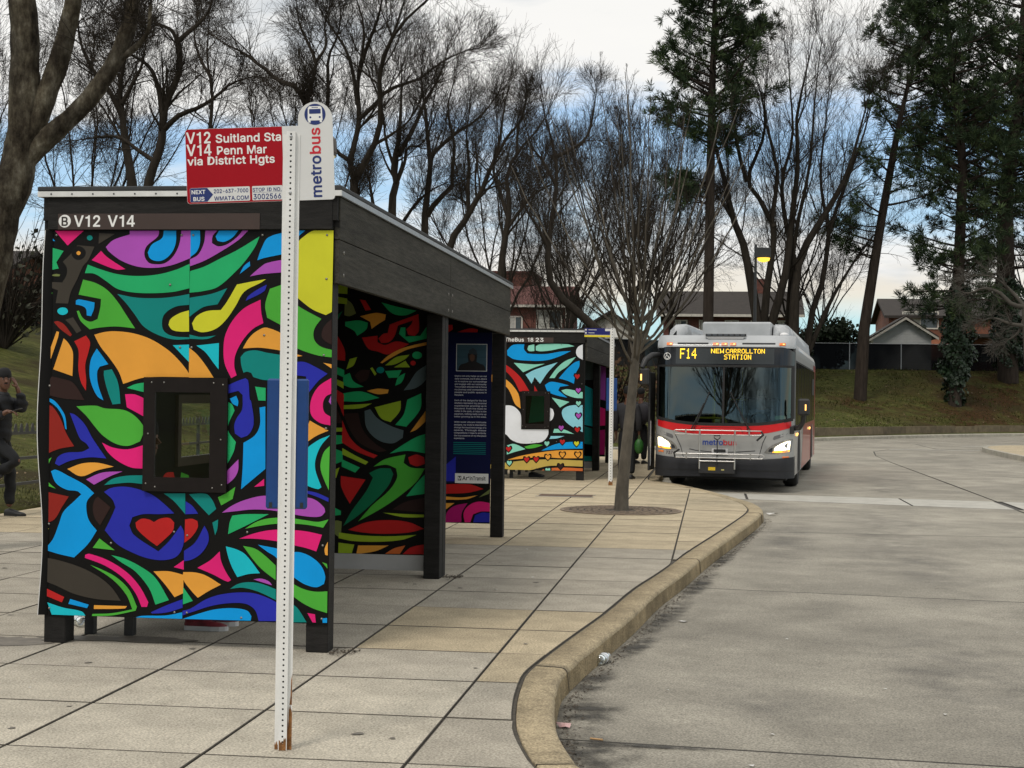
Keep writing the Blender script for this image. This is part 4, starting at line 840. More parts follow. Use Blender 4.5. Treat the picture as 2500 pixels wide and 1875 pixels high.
def terrain(px, py):
    px = np.asarray(px, float)
    py = np.asarray(py, float)
    dt = polydist(px, py, TOE)
    df = polydist(px, py, FENCE)
    ins = inside(px, py, LOOP)
    bey = ~inside(px, py, FENCE+[(400, 101), (400, -80)])
    t = np.where(bey, 1.0, dt/(dt+df+1e-6))
    top = 3.45+0.75*np.clip((-px-6)/22, 0, 1)
    s = np.clip(t*1.06, 0, 1)
    h = 0.02+(top-0.02)*(0.55*s+0.45*s*s*(3-2*s))
    h += 0.10*np.sin(px*0.23+1)*np.sin(py*0.19)*np.clip(t*4, 0, 1)*np.clip((1-t)*5, 0, 1)
    return np.where(ins, -0.45, h)
def th(x, y):
    return float(terrain(np.array([x]), np.array([y]))[0])
ax = np.unique(np.concatenate([[-900, -500, -300, -180, -120, -80], np.arange(-60, -12, 2.0), np.arange(-12, 30, 0.75), np.arange(30, 66, 3.0), [80, 120, 200, 350, 600, 900], [-9.02, -8.98]]))
ay = np.unique(np.concatenate([[-900, -500, -250, -120], np.arange(-80, 0, 5.0), np.arange(0, 46, 1.5), np.arange(46, 100, 0.75), np.arange(100, 140, 4), [160, 200, 300, 500, 900]]))
gx, gy = np.meshgrid(ax, ay)
gz = terrain(gx, gy)
V = np.stack([gx.ravel(), gy.ravel(), gz.ravel()], 1)
nx_, ny_ = len(ax), len(ay)
ii = (np.arange(ny_-1)[:, None]*nx_+np.arange(nx_-1)[None, :]).ravel()
F = np.stack([ii, ii+1, ii+1+nx_, ii+nx_], 1)
# grass: two greens, straw, bare brown earth and pine-needle litter
gm = bpy.data.materials.new('winter_grass')
gm.use_nodes = True
def grass_nodes(m, litter=True):
    N, L = m.node_tree.nodes, m.node_tree.links
    b = N['Principled BSDF']
    b.inputs['Roughness'].default_value = 0.95
    b.inputs['Specular IOR Level'].default_value = 0.1
    t = N.new('ShaderNodeTexCoord')
    def nz(sc, de, st=(1, 1, 1)):
        mp = N.new('ShaderNodeMapping')
        mp.inputs['Scale'].default_value = st
        L.new(t.outputs['Object'], mp.inputs[0])
        n = N.new('ShaderNodeTexNoise')
        n.inputs['Scale'].default_value = sc
        n.inputs['Detail'].default_value = de
        n.inputs['Roughness'].default_value = 0.65
        L.new(mp.outputs[0], n.inputs['Vector'])
        return n.outputs['Fac']
    def ramp(f, stops):
        r = N.new('ShaderNodeValToRGB')
        e = r.color_ramp.elements
        e[0].position, e[0].color = stops[0][0], (*stops[0][1], 1)
        e[1].position, e[1].color = stops[1][0], (*stops[1][1], 1)
        for p, c in stops[2:]:
            x = e.new(p)
            x.color = (*c, 1)
        L.new(f, r.inputs[0])
        return r.outputs[0]
    def mix(f, a, c):
        n = N.new('ShaderNodeMix')
        n.data_type = 'RGBA'
        for s, v in ((n.inputs[0], f), (n.inputs[6], a), (n.inputs[7], c)):
            if isinstance(v, tuple):
                s.default_value = (*v, 1)
            else:
                L.new(v, s)
        return n.outputs[2]
    fine = ramp(nz(3.2, 9), [(0.32, (0.026, 0.033, 0.008)), (0.47, (0.060, 0.071, 0.016)), (0.56, (0.098, 0.100, 0.027)), (0.70, (0.155, 0.140, 0.056))])
    broad = ramp(nz(0.33, 4), [(0.36, (0.031, 0.040, 0.009)), (0.62, (0.097, 0.096, 0.027))])
    n = N.new('ShaderNodeMix')
    n.data_type = 'RGBA'
    n.inputs[0].default_value = 0.35
    L.new(fine, n.inputs[6])
    L.new(broad, n.inputs[7])
    cur = n.outputs[2]
    earth = ramp(nz(0.16, 6), [(0.50, (0, 0, 0)), (0.62, (1, 1, 1))])
    cur = mix(earth, cur, (0.040, 0.032, 0.013))
    if litter:
        att = N.new('ShaderNodeAttribute')
        att.attribute_name = 'litter'
        e2 = N.new('ShaderNodeMath')
        e2.operation = 'MULTIPLY'
        L.new(att.outputs['Fac'], e2.inputs[0])
        L.new(ramp(nz(0.9, 7), [(0.40, (0.1, 0.1, 0.1)), (0.55, (1, 1, 1))]), e2.inputs[1])
        lit = ramp(nz(6, 8), [(0.35, (0.024, 0.014, 0.006)), (0.65, (0.070, 0.036, 0.014))])
        cur = mix(e2.outputs[0], cur, lit)
    L.new(cur, b.inputs['Base Color'])
    bp = N.new('ShaderNodeBump')
    bp.inputs['Strength'].default_value = 0.9
    bp.inputs['Distance'].default_value = 0.06
    L.new(nz(9, 8), bp.inputs['Height'])
    L.new(bp.outputs[0], b.inputs['Normal'])
grass_nodes(gm)
gme = arrays_mesh('ground', V, F, gm, True)
lit = np.zeros(len(V), np.float32)
for cx, cy, rad in ((14.3, 86, 5.6), (18.5, 91, 8.5), (23, 94, 8), (8.2, 86, 2.8), (-0.3, 84, 5), (0, 60, 5), (-4, 56, 5), (-7, 52, 3)):
    lit = np.maximum(lit, np.clip(1.25-np.hypot(V[:, 0]-cx, (V[:, 1]-cy)*0.8)/rad, 0, 1))
a = gme.attributes.new('litter', 'FLOAT', 'POINT')
a.data.foreach_set('value', lit)
link('ground', gme, kind='structure')

# ---------------------------------------------------------------- kerb line of the platform
KB = [(1.6, 3.7), (0.6, 4.55), (-0.15, 5.35), (-0.50, 5.95), (-0.74, 6.49), (-0.84, 6.83), (-0.94, 7.28), (-1.01, 7.83), (-1.045, 8.28), (-1.06, 8.68), (-1.02, 9.17),
      (-0.93, 9.99), (-0.79, 11.15), (-0.64, 12.69), (-0.47, 13.96), (-0.26, 15.78), (0.0, 17.71), (0.25, 19.61), (0.42, 21.0), (0.50, 21.9), (0.50, 22.5),
      (0.43, 23.4), (0.20, 24.54), (-0.23, 26.26), (-0.71, 27.84), (-1.08, 28.78), (-1.24, 29.6), (-1.27, 31.4), (-1.27, 36), (-1.27, 46.0)]
KS = np.array(spline(KB, False, 4, 170))
def xk(y):
    return float(np.interp(y, KS[:, 1], KS[:, 0]))
seg = np.diff(KS, axis=0)
tan = np.vstack([seg[:1], (seg[:-1]+seg[1:])/2, seg[-1:]])
tan /= np.linalg.norm(tan, axis=1)[:, None]
nor = np.stack([tan[:, 1], -tan[:, 0]], 1)           # towards the road
kerb = bpy.data.objects.new('kerb', None)
COL.objects.link(kerb)
kerb['kind'] = 'structure'
prof = [(0.018, -0.25), (0.018, -0.006), (0.024, 0.0), (0.172, 0.0), (0.196, -0.005), (0.210, -0.017), (0.217, -0.036), (0.226, -0.16), (0.228, -0.25)]
KERBF = mat('kerb_face_dirt_shade', (0.34, 0.265, 0.155), 0.9, 0.30, 5, 0.9, 110, var2=0.35, v2scale=1.4, speck=0.6, spec=0.2)  # darker front face: dirt plus the face's shading, both put into the colour
joints = [3.7, 6.55, 8.95, 15.25, 21.55, 27.1, 29.4, 32.4, 35.4, 38.4, 41.4, 44.0, 46.0]
rk = random.Random(3)
for j0, j1 in zip(joints[:-1], joints[1:]):
    ys = [j0+0.009]+[float(p[1]) for p in KS if j0+0.03 < p[1] < j1-0.03]+[j1-0.009]
    # fill long gaps so that the worn edge can wander
    y2 = []
    for a_, b_ in zip(ys[:-1], ys[1:]):
        k = max(1, int((b_-a_)/0.16))
        y2 += [a_+(b_-a_)*i/k for i in range(k)]
    ys = y2+[ys[-1]]
    vs, fs = [], []
    n = len(prof)
    dz, dn = rk.uniform(-0.004, 0.003), rk.uniform(-0.005, 0.005)
    for i, y in enumerate(ys):
        p = (xk(y), y)
        nn = np.array([np.interp(y, KS[:, 1], nor[:, 0]), np.interp(y, KS[:, 1], nor[:, 1])])
        nn /= np.linalg.norm(nn)
        endr = 0.005 if i in (0, len(ys)-1) else 0.0
        ch = rk.uniform(0.002, 0.010) if rk.random() < 0.10 else rk.uniform(0, 0.0012)
        for q, (o, z) in enumerate(prof):
            e = (ch+endr) if q in (4, 5, 6) else 0
            vs.append((p[0]+nn[0]*(o+dn*(q > 1)-e), p[1]+nn[1]*(o+dn*(q > 1)-e), z+dz-(ch*0.5+endr*0.6 if q in (3, 4, 5) else 0)))
    for i in range(len(ys)-1):
        for q in range(n-1):
            fs.append((i*n+q, i*n+q+1, (i+1)*n+q+1, (i+1)*n+q))
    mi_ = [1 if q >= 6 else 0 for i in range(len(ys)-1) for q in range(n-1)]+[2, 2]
    fs += [tuple(range(n)), tuple(range((len(ys)-1)*n, len(ys)*n))[::-1]]
    mb = MB().add(vs, fs, 0, True)
    mb.mi = mi_
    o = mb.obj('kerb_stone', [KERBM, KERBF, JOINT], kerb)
    for f_ in o.data.polygons[-2:]:
        f_.use_smooth = False

# ---------------------------------------------------------------- platform: scored slabs, each its own piece
sidewalk = MB()
poly = [(-9.0, 3.2)]+[(xk(y), y) for y in np.linspace(3.75, 46.0, 120)]+[(-9.0, 46.0)]
sidewalk.prism([(x+0.014, y) if x > -8.9 else (x, y) for x, y in poly], 'Z', -0.3, -0.012)
sidewalk = sidewalk.obj('sidewalk', JOINT, kind='structure')
XS = [-9.0]+[-0.385-0.915*k for k in range(9, -1, -1)]+[2.4]
YS = [6.46+0.955*k for k in range(-3, 43)]
YS = [min(y, 46.0) for y in YS]
rest = MB()
rs = random.Random(11)
for j in range(len(YS)-1):
    y0, y1 = YS[j], YS[j+1]
    if y1-y0 < 0.1:
        continue
    for i in range(len(XS)-1):
        x0, x1 = XS[i], XS[i+1]
        gxl = 0.0060
        ya, yb = y0+0.0075, y1-0.0075
        xa = x0+gxl
        pts = []
        for k in range(7):
            y = ya+(yb-ya)*k/6
            pts.append((min(x1-gxl, xk(y)-0.004), y))
        if max(p[0] for p in pts) <= xa+0.03:
            continue
        pts = [(max(p[0], xa+0.002), p[1]) for p in pts]
        if all(abs(p[0]-(x1-gxl)) < 1e-6 for p in pts):
            pts = [pts[0], pts[-1]]
        if i == len(XS)-2 and y1 < 6:
            pass
        z = rs.uniform(-0.002, 0.0015)
        ol = [(xa, ya)]+pts+[(xa, yb)]
        cx, cy = sum(p[0] for p in ol)/len(ol), sum(p[1] for p in ol)/len(ol)
        tl = [(x+(cx-x)/max(abs(cx-x), 1e-3)*0.004, y+(cy-y)/max(abs(cy-y), 1e-3)*0.004) for x, y in ol]
        n = len(ol)
        vs = [(x-cx, y-cy, -0.03) for x, y in ol]+[(x-cx, y-cy, z-0.004) for x, y in ol]+[(x-cx, y-cy, z) for x, y in tl]
        fs = [tuple(range(2*n, 3*n))]
        for q in range(n):
            w = (q+1) % n
            fs += [(q, w, n+w, n+q), (n+q, n+w, 2*n+w, 2*n+q)]
        mis = [0]+[1, 1]*n
        m = SLAB_PALE if (cy < 8.4 and cx < -1.3) else SLAB_GREY
        if cy > 15.9 or (9.2 < cy < 11.25 and cx > -2.25) or (8.3 < cy < 9.3 and cx > -1.3):
            m = SLAB_TAN
        if cy > 28.7:
            rest.add([(a_+cx, b_+cy, c_) for a_, b_, c_ in vs], fs)
            rest.mi[-len(mis):] = mis
        else:
            mb = MB().add(vs, fs)
            mb.mi = mis
            mb.obj('paving_slab', [m, JOINT], sidewalk, loc=(cx, cy, 0))
rest.obj('paving_slab', [SLAB_TAN, JOINT], sidewalk, kind='stuff')

# ---------------------------------------------------------------- road of concrete bays
ROADM = mat('road_concrete', (0.362, 0.336, 0.278), 0.8, 0.24, 1.7, 0.6, 120, var2=0.26, v2scale=0.38, rnd=0.06, speck=0.6, pits=0.30, detail=8, spec=0.3)
GUTM = mat('pale_concrete', (0.455, 0.44, 0.39), 0.8, 0.15, 4, 0.3, 160, speck=0.2)
road = MB()
road.add([(-14, -40, -0.166), (120, -40, -0.166), (120, 110, -0.166), (-14, 110, -0.166)], [(0, 1, 2, 3)])
road = road.obj('road', mat('road_joint', (0.075, 0.07, 0.062), 0.9, 0.3, 10), kind='structure')
def bay(pts, m=ROADM, z=-0.15, name='road_bay'):
    cx, cy = sum(p[0] for p in pts)/len(pts), sum(p[1] for p in pts)/len(pts)
    vs, n = [], len(pts)
    for zz, sh in ((-0.16, 0.016), (z-0.004, 0.016), (z, 0.020)):
        for x, y in pts:
            d = math.hypot(x-cx, y-cy)
            vs.append((x-cx-(x-cx)/d*sh*1.3, y-cy-(y-cy)/d*sh*1.3, zz))
    fs = [tuple(range(2*n, 3*n))]
    for q in range(n):
        w = (q+1) % n
        fs += [(q, w, n+w, n+q), (n+q, n+w, 2*n+w, 2*n+q)]
    mb = MB().add(vs, fs)
    mb.mi = [0]+[1, 1]*n
    return mb.obj(name, [m, MATS['road_joint']], road, loc=(cx, cy, 0))
def jl(y0, sl):
    return lambda x: y0+sl*x
lines = [jl(-12, -0.08), jl(-5, -0.08), jl(1.2, -0.08), jl(7.65, -0.08), jl(14.05, -0.12), jl(20.15, 0.04), jl(26.75, -0.27)]
for a_, b_ in zip(lines[:-1], lines[1:]):
    for x0, x1 in ((-6.0, 4.88), (4.88, 11.5), (11.5, 18), (18, 26)):
        bay([(x0, a_(x0)), (x1, a_(x1)), (x1, b_(x1)), (x0, b_(x0))])
g0, g1 = lines[-1], (lambda x: 28.25-0.17*x)
for x0, x1 in ((-6, 0.6), (0.6, 3.3), (3.3, 4.88), (5.0, 9.5), (9.5, 16)):
    bay([(x0, g0(x0)), (x1, g0(x1)), (x1, g1(x1)), (x0, g1(x0))], GUTM, -0.149, 'gutter_bay')
lane = [(4.92, 27.4), (4.96, 33.0), (4.97, 40.0), (4.98, 44.0), (5.05, 48.5), (5.4, 52.5), (6.2, 55.2), (8.0, 56.2), (10.6, 56.4)]
inner = [(16, 56.4), (16, 26.0)]
bay([(4.94, g1(4.94))]+lane[1:4]+[(11.5, 44.0), (11.5, g1(11.5))])
bay(lane[3:]+[(11.5, 56.4), (11.5, 44.0)])
bay([(11.5, g1(11.5)), (26, g1(26)), (26, 56.4), (11.5, 56.4)])
bay([(-6, g1(-6)), (4.93, g1(4.93)), (4.95, 34.0), (-6, 35.0)])
bay([(-6, 35.0), (4.95, 34.0), (4.97, 43.9), (-6, 44.5)])
bay([(-6, 44.5)]+[(4.97, 43.9)]+lane[4:8]+[(8.0, 62), (-6, 62)])
bay([(8.0, 56.3), (26, 56.6), (26, 70), (8.0, 62)])
bay([(-13, 62), (8.0, 62), (26, 70), (26, 96), (-13, 96)])
bay([(26, 20), (60, 20), (60, 96), (26, 96)])
def stain(cx, cy, rx, ry, z, m, seed, parent, name='stain', rot=0.0, n=72):
    q = random.Random(seed)
    pts = []
    ph_ = [(f_, q.uniform(0, 6.28), q.uniform(0.5, 1.0)) for f_ in (2, 3, 5, 8, 13, 21)]
    for k in range(n):
        a_ = 2*math.pi*k/n
        r_ = 1+sum(0.42/f_**0.75*w_*math.sin(f_*a_+p_) for f_, p_, w_ in ph_)
        x, y = rx*r_*math.cos(a_), ry*r_*math.sin(a_)
        pts.append((cx+x*math.cos(rot)-y*math.sin(rot), cy+x*math.sin(rot)+y*math.cos(rot), z))
    return MB().add(pts, [tuple(range(n))]).obj(name, m, parent)
# tyre-darkened and oily patches in the bus bay, gum spots on the paving
def soft_mat(name, col, amount, nscale):
    m = bpy.data.materials.new(name)
    m.use_nodes = True
    N, L = m.node_tree.nodes, m.node_tree.links
    b = N['Principled BSDF']
    b.inputs['Base Color'].default_value = (*col, 1)
    b.inputs['Roughness'].default_value = 0.75
    b.inputs['Specular IOR Level'].default_value = 0.3
    t = N.new('ShaderNodeTexCoord')
    ln = N.new('ShaderNodeVectorMath')
    ln.operation = 'LENGTH'
    L.new(t.outputs['Object'], ln.inputs[0])
    fall = N.new('ShaderNodeMapRange')
    fall.interpolation_type = 'SMOOTHSTEP'
    for i, v in ((1, 1.0), (2, 0.15), (3, 0.0), (4, 1.0)):
        fall.inputs[i].default_value = v
    L.new(ln.outputs['Value'], fall.inputs[0])
    g_ = N.new('ShaderNodeNewGeometry')
    n = N.new('ShaderNodeTexNoise')
    n.inputs['Scale'].default_value = nscale
    n.inputs['Detail'].default_value = 8
    n.inputs['Roughness'].default_value = 0.65
    L.new(g_.outputs['Position'], n.inputs['Vector'])
    mr = N.new('ShaderNodeMapRange')
    for i, v in ((1, 0.38), (2, 0.62), (3, 0.0), (4, amount)):
        mr.inputs[i].default_value = v
    L.new(n.outputs['Fac'], mr.inputs[0])
    mu = N.new('ShaderNodeMath')
    mu.operation = 'MULTIPLY'
    L.new(fall.outputs[0], mu.inputs[0])
    L.new(mr.outputs[0], mu.inputs[1])
    tr = N.new('ShaderNodeBsdfTransparent')
    mx = N.new('ShaderNodeMixShader')
    L.new(mu.outputs[0], mx.inputs[0])
    L.new(tr.outputs[0], mx.inputs[1])
    L.new(b.outputs[0], mx.inputs[2])
    L.new(mx.outputs[0], N['Material Output'].inputs[0])
    return m
SOFT = soft_mat('tyre_darkening', (0.10, 0.10, 0.105), 0.22, 2.6)
DAMP = soft_mat('damp_gutter_dirt', (0.055, 0.052, 0.046), 0.95, 5.0)
def soft_stain(x, y, rx, ry, rot, m, z, parent, name='stain'):
    o = MB().add([(-1, -1, 0), (1, -1, 0), (1, 1, 0), (-1, 1, 0)], [(0, 1, 2, 3)]).obj(name, m, parent, loc=(x, y, z))
    o.scale = (rx, ry, 1)
    o.rotation_euler = (0, 0, rot)
    return o
for k, (x_, y_, rx, ry, ro) in enumerate([(2.1, 17.2, 0.9, 5.5, 0.02), (2.6, 22.5, 0.9, 4.0, -0.1), (0.9, 19.0, 0.5, 4.5, -0.08), (1.6, 10.0, 0.8, 3.0, 0.1), (3.0, 12.5, 0.9, 3.0, -0.1), (4.0, 9.0, 0.7, 2.5, 0.1), (3.6, 33.0, 1.2, 6.0, -0.05), (3.4, 29.8, 0.5, 0.8, 0.0), (0.3, 8.9, 0.5, 0.9, 0.3)]):
    soft_stain(x_, y_, rx, ry, ro, SOFT, -0.1484+0.0002*k, road)
for k, (x_, y_, rx, ry, ro) in enumerate([(-0.60, 7.45, 0.34, 0.55, 0.25), (-0.66, 8.35, 0.26, 0.60, -0.02), (-0.70, 9.3, 0.16, 0.55, -0.1), (-0.52, 10.6, 0.15, 0.9, -0.13), (-0.34, 12.2, 0.16, 1.3, -0.13), (-0.10, 14.3, 0.15, 1.3, -0.13), (0.12, 16.6, 0.14, 1.5, -0.13), (0.42, 19.2, 0.12, 1.6, -0.13), (-0.45, 6.6, 0.30, 0.5, 0.3), (-0.30, 7.62, 0.55, 0.06, -0.05)]):
    soft_stain(x_, y_, rx, ry, ro, DAMP, -0.1462+0.0002*k, road)
qs = random.Random(44)
GUM = mat('old_gum', (0.16, 0.145, 0.12), 0.7, 0.2, 20)
for k in range(46):
    x_, y_ = qs.uniform(-6.5, -1.15), qs.uniform(6.2, 16)
    r_ = qs.uniform(0.012, 0.028)
    stain(x_, y_, r_, r_, 0.0030, GUM, 200+k, sidewalk, name='gum_spot', n=14)
# white lines
wl_m = mat('worn_road_paint', (0.55, 0.55, 0.52), 0.7, 0.4, 14)
mp = MB()
for x0, y0, x1, y1, wd in ((6.2, 55.05, 10.6, 55.6, 0.16), (9.5, 60.2, 14.5, 62.2, 0.15)):
    d = Vector((x1-x0, y1-y0)).normalized()
    nn = Vector((-d.y, d.x))*wd
    mp.add([(x0, y0, -0.146), (x1, y1, -0.146), (x1+nn.x, y1+nn.y, -0.146), (x0+nn.x, y0+nn.y, -0.146)], [(0, 1, 2, 3)])
mp.obj('lane_marking', wl_m, road)
# dark damp stain in the gutter and tyre-darkened tracks: thin irregular sheets
STAIN2 = mat('spill_stain', (0.17, 0.15, 0.12), 0.6, 0.3, 12)
stain(-4.55, 9.05, 0.38, 0.20, 0.0035, STAIN2, 12, sidewalk, rot=0.5)
stain(-3.72, 9.33, 0.42, 0.12, 0.004, STAIN2, 13, sidewalk, rot=0.05)
stain(-4.75, 8.75, 0.22, 0.10, 0.0045, STAIN2, 14, sidewalk, rot=0.3)

# far kerb, verge and low retaining wall round the loop
FK = np.array(spline([(-9.0, 46.1), (-5.0, 46.6), (-1.6, 49.5), (1.6, 57), (4.3, 64.2), (10.0, 73.2), (16, 80.2), (25, 86), (60, 94.5)], False, 6, 170))
fk = bpy.data.objects.new('far_kerb', None)
COL.objects.link(fk)
fk['kind'] = 'structure'
FKM = mat('far_kerb_concrete', (0.40, 0.375, 0.31), 0.85, 0.25, 4, 0.3, 90, rnd=0.12, speck=0.2)
def offs(line, d):
    s_ = np.diff(line, axis=0)
    t_ = np.vstack([s_[:1], (s_[:-1]+s_[1:])/2, s_[-1:]])
    t_ /= np.linalg.norm(t_, axis=1)[:, None]
    return line+np.stack([t_[:, 1], -t_[:, 0]], 1)*d
fa, fb = offs(FK, 0.0), offs(FK, -0.28)
for i in range(0, len(FK)-1):
    vs = []
    for k in (i, i+1):
        for (p, z) in ((fa, -0.2), (fa, -0.03), (fb*0.15+fa*0.85, 0.0), (fb, 0.0), (fb, -0.2)):
            vs.append((p[k][0], p[k][1], z))
    # small gap at the joint
    c = np.mean(np.array(vs), axis=0)
    vs = [(c[0]+(x-c[0])*0.992, c[1]+(y-c[1])*0.992, z) for x, y, z in vs]
    MB().add(vs, [(q, q+1, q+6, q+5) for q in range(4)]+[(4, 3, 2, 1, 0), (5, 6, 7, 8, 9)]).obj('kerb_stone', FKM, fk)
vg = MB()
fc = offs(FK, -4.6)
for i in range(len(FK)-1):
    vg.add([(fb[i][0], fb[i][1], -0.02), (fb[i+1][0], fb[i+1][1], -0.02), (fc[i+1][0], fc[i+1][1], 0.02), (fc[i][0], fc[i][1], 0.02)], [(0, 1, 2, 3)])
gm2 = bpy.data.materials.new('verge_grass')
gm2.use_nodes = True
grass_nodes(gm2, False)
vg.obj('verge', gm2, kind='structure')
rw = thing('retaining_wall', 'long low tan retaining wall at the foot of the grass bank behind the bus', 'wall', (0, 0, 0))
RWM = mat('retaining_wall_stone', (0.16, 0.125, 0.075), 0.9, 0.35, 3, 0.5, 30, rnd=0.2)
WLs = np.array(spline(WALL_LINE, False, 1, 170))
for (x0, y0), (x1, y1) in zip(WALL_LINE[:-1], WALL_LINE[1:]):
    L_ = math.hypot(x1-x0, y1-y0)
    k = max(1, int(round(L_/2.6)))
    for q in range(k):
        a0, a1 = (q+0.005)/k, (q+0.995)/k
        p0, p1 = (x0+(x1-x0)*a0, y0+(y1-y0)*a0), (x0+(x1-x0)*a1, y0+(y1-y0)*a1)
        d = Vector((x1-x0, y1-y0)).normalized()
        nn = Vector((-d.y, d.x))*0.22
        h = 0.34+rk.uniform(-0.025, 0.02)
        mb = MB().prism([p0, p1, (p1[0]+nn.x, p1[1]+nn.y), (p0[0]+nn.x, p0[1]+nn.y)], 'Z', -0.1, h)
        mb.obj('wall_block', RWM, rw)
# traffic island at the right
isl = [(9.9, 56.9), (9.3, 54.5), (9.1, 51.0), (9.05, 46.0), (9.2, 42.0), (10.4, 40.6), (14, 40.2), (24, 41), (26, 50), (24, 58.0), (14, 58.4), (11.0, 58.2)]
isl = spline(isl, True, 4, 170)
c = np.mean(np.array(isl), axis=0)
island = MB().prism([(c[0]+(x-c[0])*0.965, c[1]+(y-c[1])*0.965) for x, y in isl], 'Z', -0.3, -0.004).obj('traffic_island', SLAB_TAN, kind='structure')
for q in range(0, len(isl), 2):
    pts = [isl[q], isl[(q+1) % len(isl)], isl[(q+2) % len(isl)]]
    out = pts+[(c[0]+(x-c[0])*0.968, c[1]+(y-c[1])*0.968) for x, y in pts[::-1]]
    MB().prism(out, 'Z', -0.25, 0.0).obj('kerb_stone', FKM, island)

# utility cover in the paving
dc = thing('drain_cover', 'rusty narrow steel cover plate let into the paving before the tree', 'cover', (-2.32, 24.15, 0.004))
RUST = mat('rusty_steel', (0.11, 0.062, 0.035), 0.8, 0.35, 12, 0.3, 60)
MB().box(-0.42, 0.42, -0.22, 0.22, 0, 0.006, 0, 0.003).obj('plate', RUST, dc)
MB().box(-0.46, 0.46, -0.26, -0.225, 0, 0.005).box(-0.46, 0.46, 0.225, 0.26, 0, 0.005).obj('frame', GALV, dc)

# round tree grate
tg = thing('tree_grate', 'round rusty cast iron grate in the paving around the slender tree', 'tree grate', (-1.27, 21.3, 0.003))
GR = mat('cast_iron_grate', (0.22, 0.165, 0.115), 0.7, 0.4, 6, 0.3, 50)
MB().lathe([(0.0, 0.0015), (0.84, 0.0015)], 40, smooth=False).obj('pit', mat('pit_dirt', (0.06, 0.048, 0.036), 0.95, 0.4, 20), tg)
for k, r in enumerate((0.26, 0.36, 0.46, 0.56, 0.66, 0.76)):
    mb = MB()
    n = 12+4*k
    for q in range(n):
        a0, a1 = 2*math.pi*(q+0.08+0.5*(k % 2))/n, 2*math.pi*(q+0.62+0.5*(k % 2))/n
        am = (a0+a1)/2
        rr0, rr1 = r-0.035, r+0.035
        mb.prism([(rr0*math.cos(a0), rr0*math.sin(a0)), (rr1*math.cos(a0), rr1*math.sin(a0)), (rr1*math.cos(am), rr1*math.sin(am)), (rr1*math.cos(a1), rr1*math.sin(a1)), (rr0*math.cos(a1), rr0*math.sin(a1)), (rr0*math.cos(am), rr0*math.sin(am))], 'Z', 0.002, 0.009)
    mb.obj('grate_ring', GR, tg, kind='stuff')
MB().lathe([(0.80, 0.002), (0.80, 0.010), (0.85, 0.010), (0.85, 0.002)], 48, smooth=False).obj('grate_rim', GR, tg)
# ---------------------------------------------------------------- bus shelters
PAL = dict(k=(14,13,12), purple=(172,80,182), blue=(4,152,226), green=(36,172,106), lime=(76,172,58), teal=(8,132,126), yellow=(208,208,48), orange=(230,160,62), pink=(226,32,120),
           red=(186,34,34), dkred=(142,36,28), indigo=(40,46,168), cyan=(24,190,206), brown=(48,31,28), grey=(62,57,50), olive=(112,122,70), slate=(84,100,104), mint=(140,214,194),
           sky=(140,208,224), white=(226,230,236), tan=(190,166,84), rust=(206,106,52), ygreen=(150,178,44), navy=(14,20,64), magenta=(176,22,110), dkgreen=(14,112,76))
PKEYS = list(PAL)
PM = [mat('print_'+('black' if k == 'k' else k), lin(PAL[k]), 0.5, 0.09, 2.2, 0.0, spec=0.18, var2=0.05) for k in PKEYS]
PANELM = mat('print_ground_black', lin((15, 14, 13)), 0.5, 0.1, 3, spec=0.15)
ROOFM = mat('roof_membrane', (0.03, 0.032, 0.034), 0.75, 0.3, 5)
PANE = glass('clear_window_pane', (0.93, 0.95, 0.93), 1.0)
STRIPM = mat('translucent_grey_strip', (0.42, 0.42, 0.42), 0.35, 0.1, 4)
BOARDM = mat('brown_route_board', lin((58, 42, 36)), 0.55, 0.12, 5)
def clip_poly(pts, x0, x1, z0, z1):
    for axis, lim, sgn in ((0, x0, 1), (0, x1, -1), (1, z0, 1), (1, z1, -1)):
        out = []
        for i in range(len(pts)):
            a, b = pts[i-1], pts[i]
            ia, ib = (a[axis]-lim)*sgn >= 0, (b[axis]-lim)*sgn >= 0
            if ia != ib:
                t = (lim-a[axis])/(b[axis]-a[axis])
                out.append((a[0]+(b[0]-a[0])*t, a[1]+(b[1]-a[1])*t))
            if ib:
                out.append(b)
        pts = out
        if len(pts) < 3:
            return []
    return pts
def mural(key, y, x0, x1, z0, z1, parent, mirror=None, flip=False, name='mural_print', mk=None, wave=None):
    """the flat print: every colour field a shape of its own, laid on the panel in layers"""
    mb = MB()
    lay = 0
    for line in MURAL[key].strip().split('\n'):
        t = line.split()
        c = t[0]
        q = [(int(t[i])/1000, int(t[i+1])/1000) for i in range(1, len(t), 2)]
        lay += 1
        for mode in ((0, 1) if mirror else (0,)):
            p = q if mode == 0 else [(2*mirror-a, 4.0-b*1.0-1.25) for a, b in q]
            p = spline(p, True, 5)
            p = clip_poly(p, x0, x1, z0, z1)
            if len(p) < 3:
                continue
            yy = y-0.0006-(0.00002*lay)
            mb.flat(p, yy, PKEYS.index(c))
    if wave:
        mb.v = [(x, y_+wave(x, z), z) for x, y_, z in mb.v]
    o = mb.obj(name, PM, parent)
    return o
LEN, DEP, PW = 7.771+0.14, 1.837, 0.14
MIDY, FARY = 3.82, 7.771
def frame_ring(x0, x1, z0, z1, ix0, ix1, iz0, iz1, y0, y1, parent, name, m):
    mb = MB()
    mb.box(x0, ix0, y0, y1, z0, z1).box(ix1, x1, y0, y1, z0, z1)
    mb.box(ix0, ix1, y0, y1, z0, iz0).box(ix0, ix1, y0, y1, iz1, z1)
    return mb.obj(name, m, parent)
